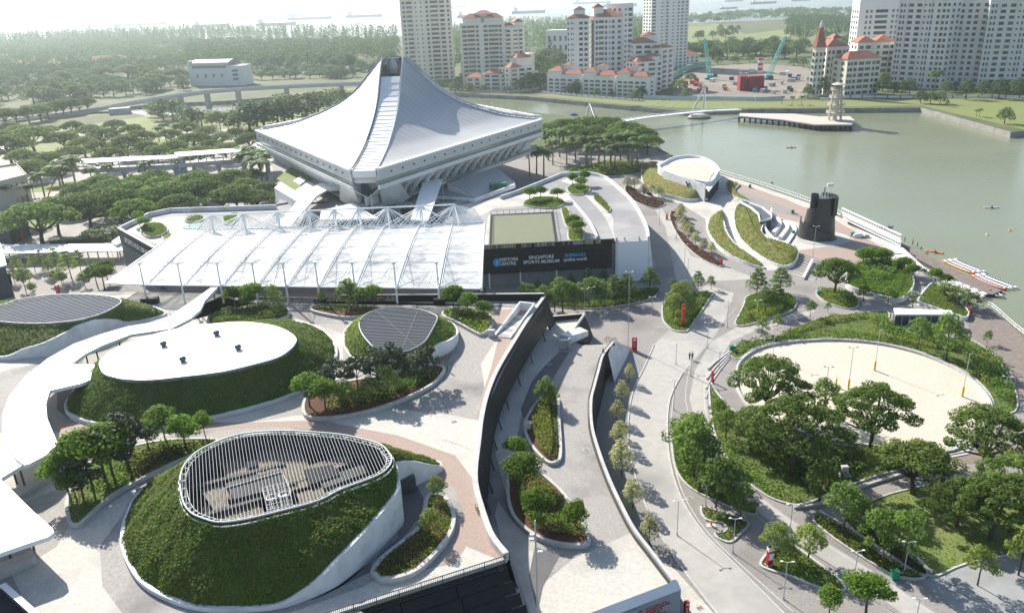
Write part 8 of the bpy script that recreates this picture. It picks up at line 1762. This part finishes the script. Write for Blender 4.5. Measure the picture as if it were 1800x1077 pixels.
for i, (px_, py_) in enumerate(spots):
    q = W(px_, py_, 0); cn_ = i % 5; e = empty('parked_car', tuple(q), '%s parked car, %s in the car park' % (('white','silver','black','red','blue')[cn_], ['near the far lawn','by the raised walkway','in the middle row','near the hedge row'][i//5]), 'car', 'cars in the car park', random.choice([.3, 1.9]))
    o = obj('body', car_me, CC[0], e); o.material_slots[0].link = 'OBJECT'; o.material_slots[0].material = CC[cn_]; obj('cabin', cab, M_carg, e); o = obj('roof_panel', roof_c, CC[0], e); o.material_slots[0].link = 'OBJECT'; o.material_slots[0].material = CC[cn_]
    for sx in (-1.35, 1.35):
        for sy in (-.8, .8): o = obj('wheel', wh, M_tyre, e); o.location = (sx, sy, .32)
# hedges in the car park
for i, (pts, lab) in enumerate((([(120,383),(200,372),(330,345),(332,349),(202,378),(124,388)], 'clipped hedge running through the near car park'), ([(88,428),(205,420),(206,424),(88,432)], 'long low hedge behind the covered walk'), ([(230,372),(330,352),(332,356),(234,378)], 'short hedge beside the rear wall of the library'), ([(165,330),(225,318),(226,322),(168,335)], 'dark hedge under the raised walkway'))):
    P = WP(pts, 0); c = sum(P, Vector())/len(P); e = empty('hedge', (c.x, c.y, 0), lab, 'hedge'); shrubs(e, P, 0, .9, 1.3, 26, .45, G_shrub, 'foliage'); kid(MB().prism([(p.x,p.y) for p in inset(P, .15)], 0, .7), 'stems', M_soil, e)
# lettering as plain meshes
bpy.context.view_layer.update()
for o in [o for o in COL.objects if o.type == 'FONT']:
    me = bpy.data.meshes.new_from_object(o.evaluated_get(bpy.context.evaluated_depsgraph_get())); n = obj('lettering', me, None, None); n.parent = o.parent; n.matrix_parent_inverse = o.matrix_parent_inverse.copy(); n.location = o.location; n.rotation_euler = o.rotation_euler; n.scale = o.scale
    if not me.materials: me.materials.append(o.data.materials[0])
    bpy.data.objects.remove(o)
# stair opening at the lower left of the terrace
so = empty('stair_opening', tuple(W(10,1060,L2)), 'dark stair opening with a white topped parapet at the lower left corner', 'stairs'); P = WP([(-60,1018),(4,1030),(78,1098),(60,1140),(-60,1140)], L2); kid(MB().prism([(p.x, p.y) for p in P], L2-.2, L2+.02), 'well_shade_sheet', M_pit, so)  # flat dark sheet on the terrace; the shade of the void is in its colour
a, b = W(4,1026,L2+1.0), W(82,1096,L2+1.0); kid(MB().wall([a, b], .5, L2, L2+.95), 'parapet', M_dgrey, so); kid(MB().wall([a, b], .7, L2+.95, L2+1.05), 'coping', M_white, so)
for i in range(6): p, q = P[0].lerp(P[1], 1-.12*i)+Vector((.2,-.5*i-.4,0)), P[0].lerp(P[1], .0)+Vector((0,-.5*i-.4,0)); kid(MB().wall([p, q], .3, L2+.02, L2+.05), 'step_edge', M_steel, so)
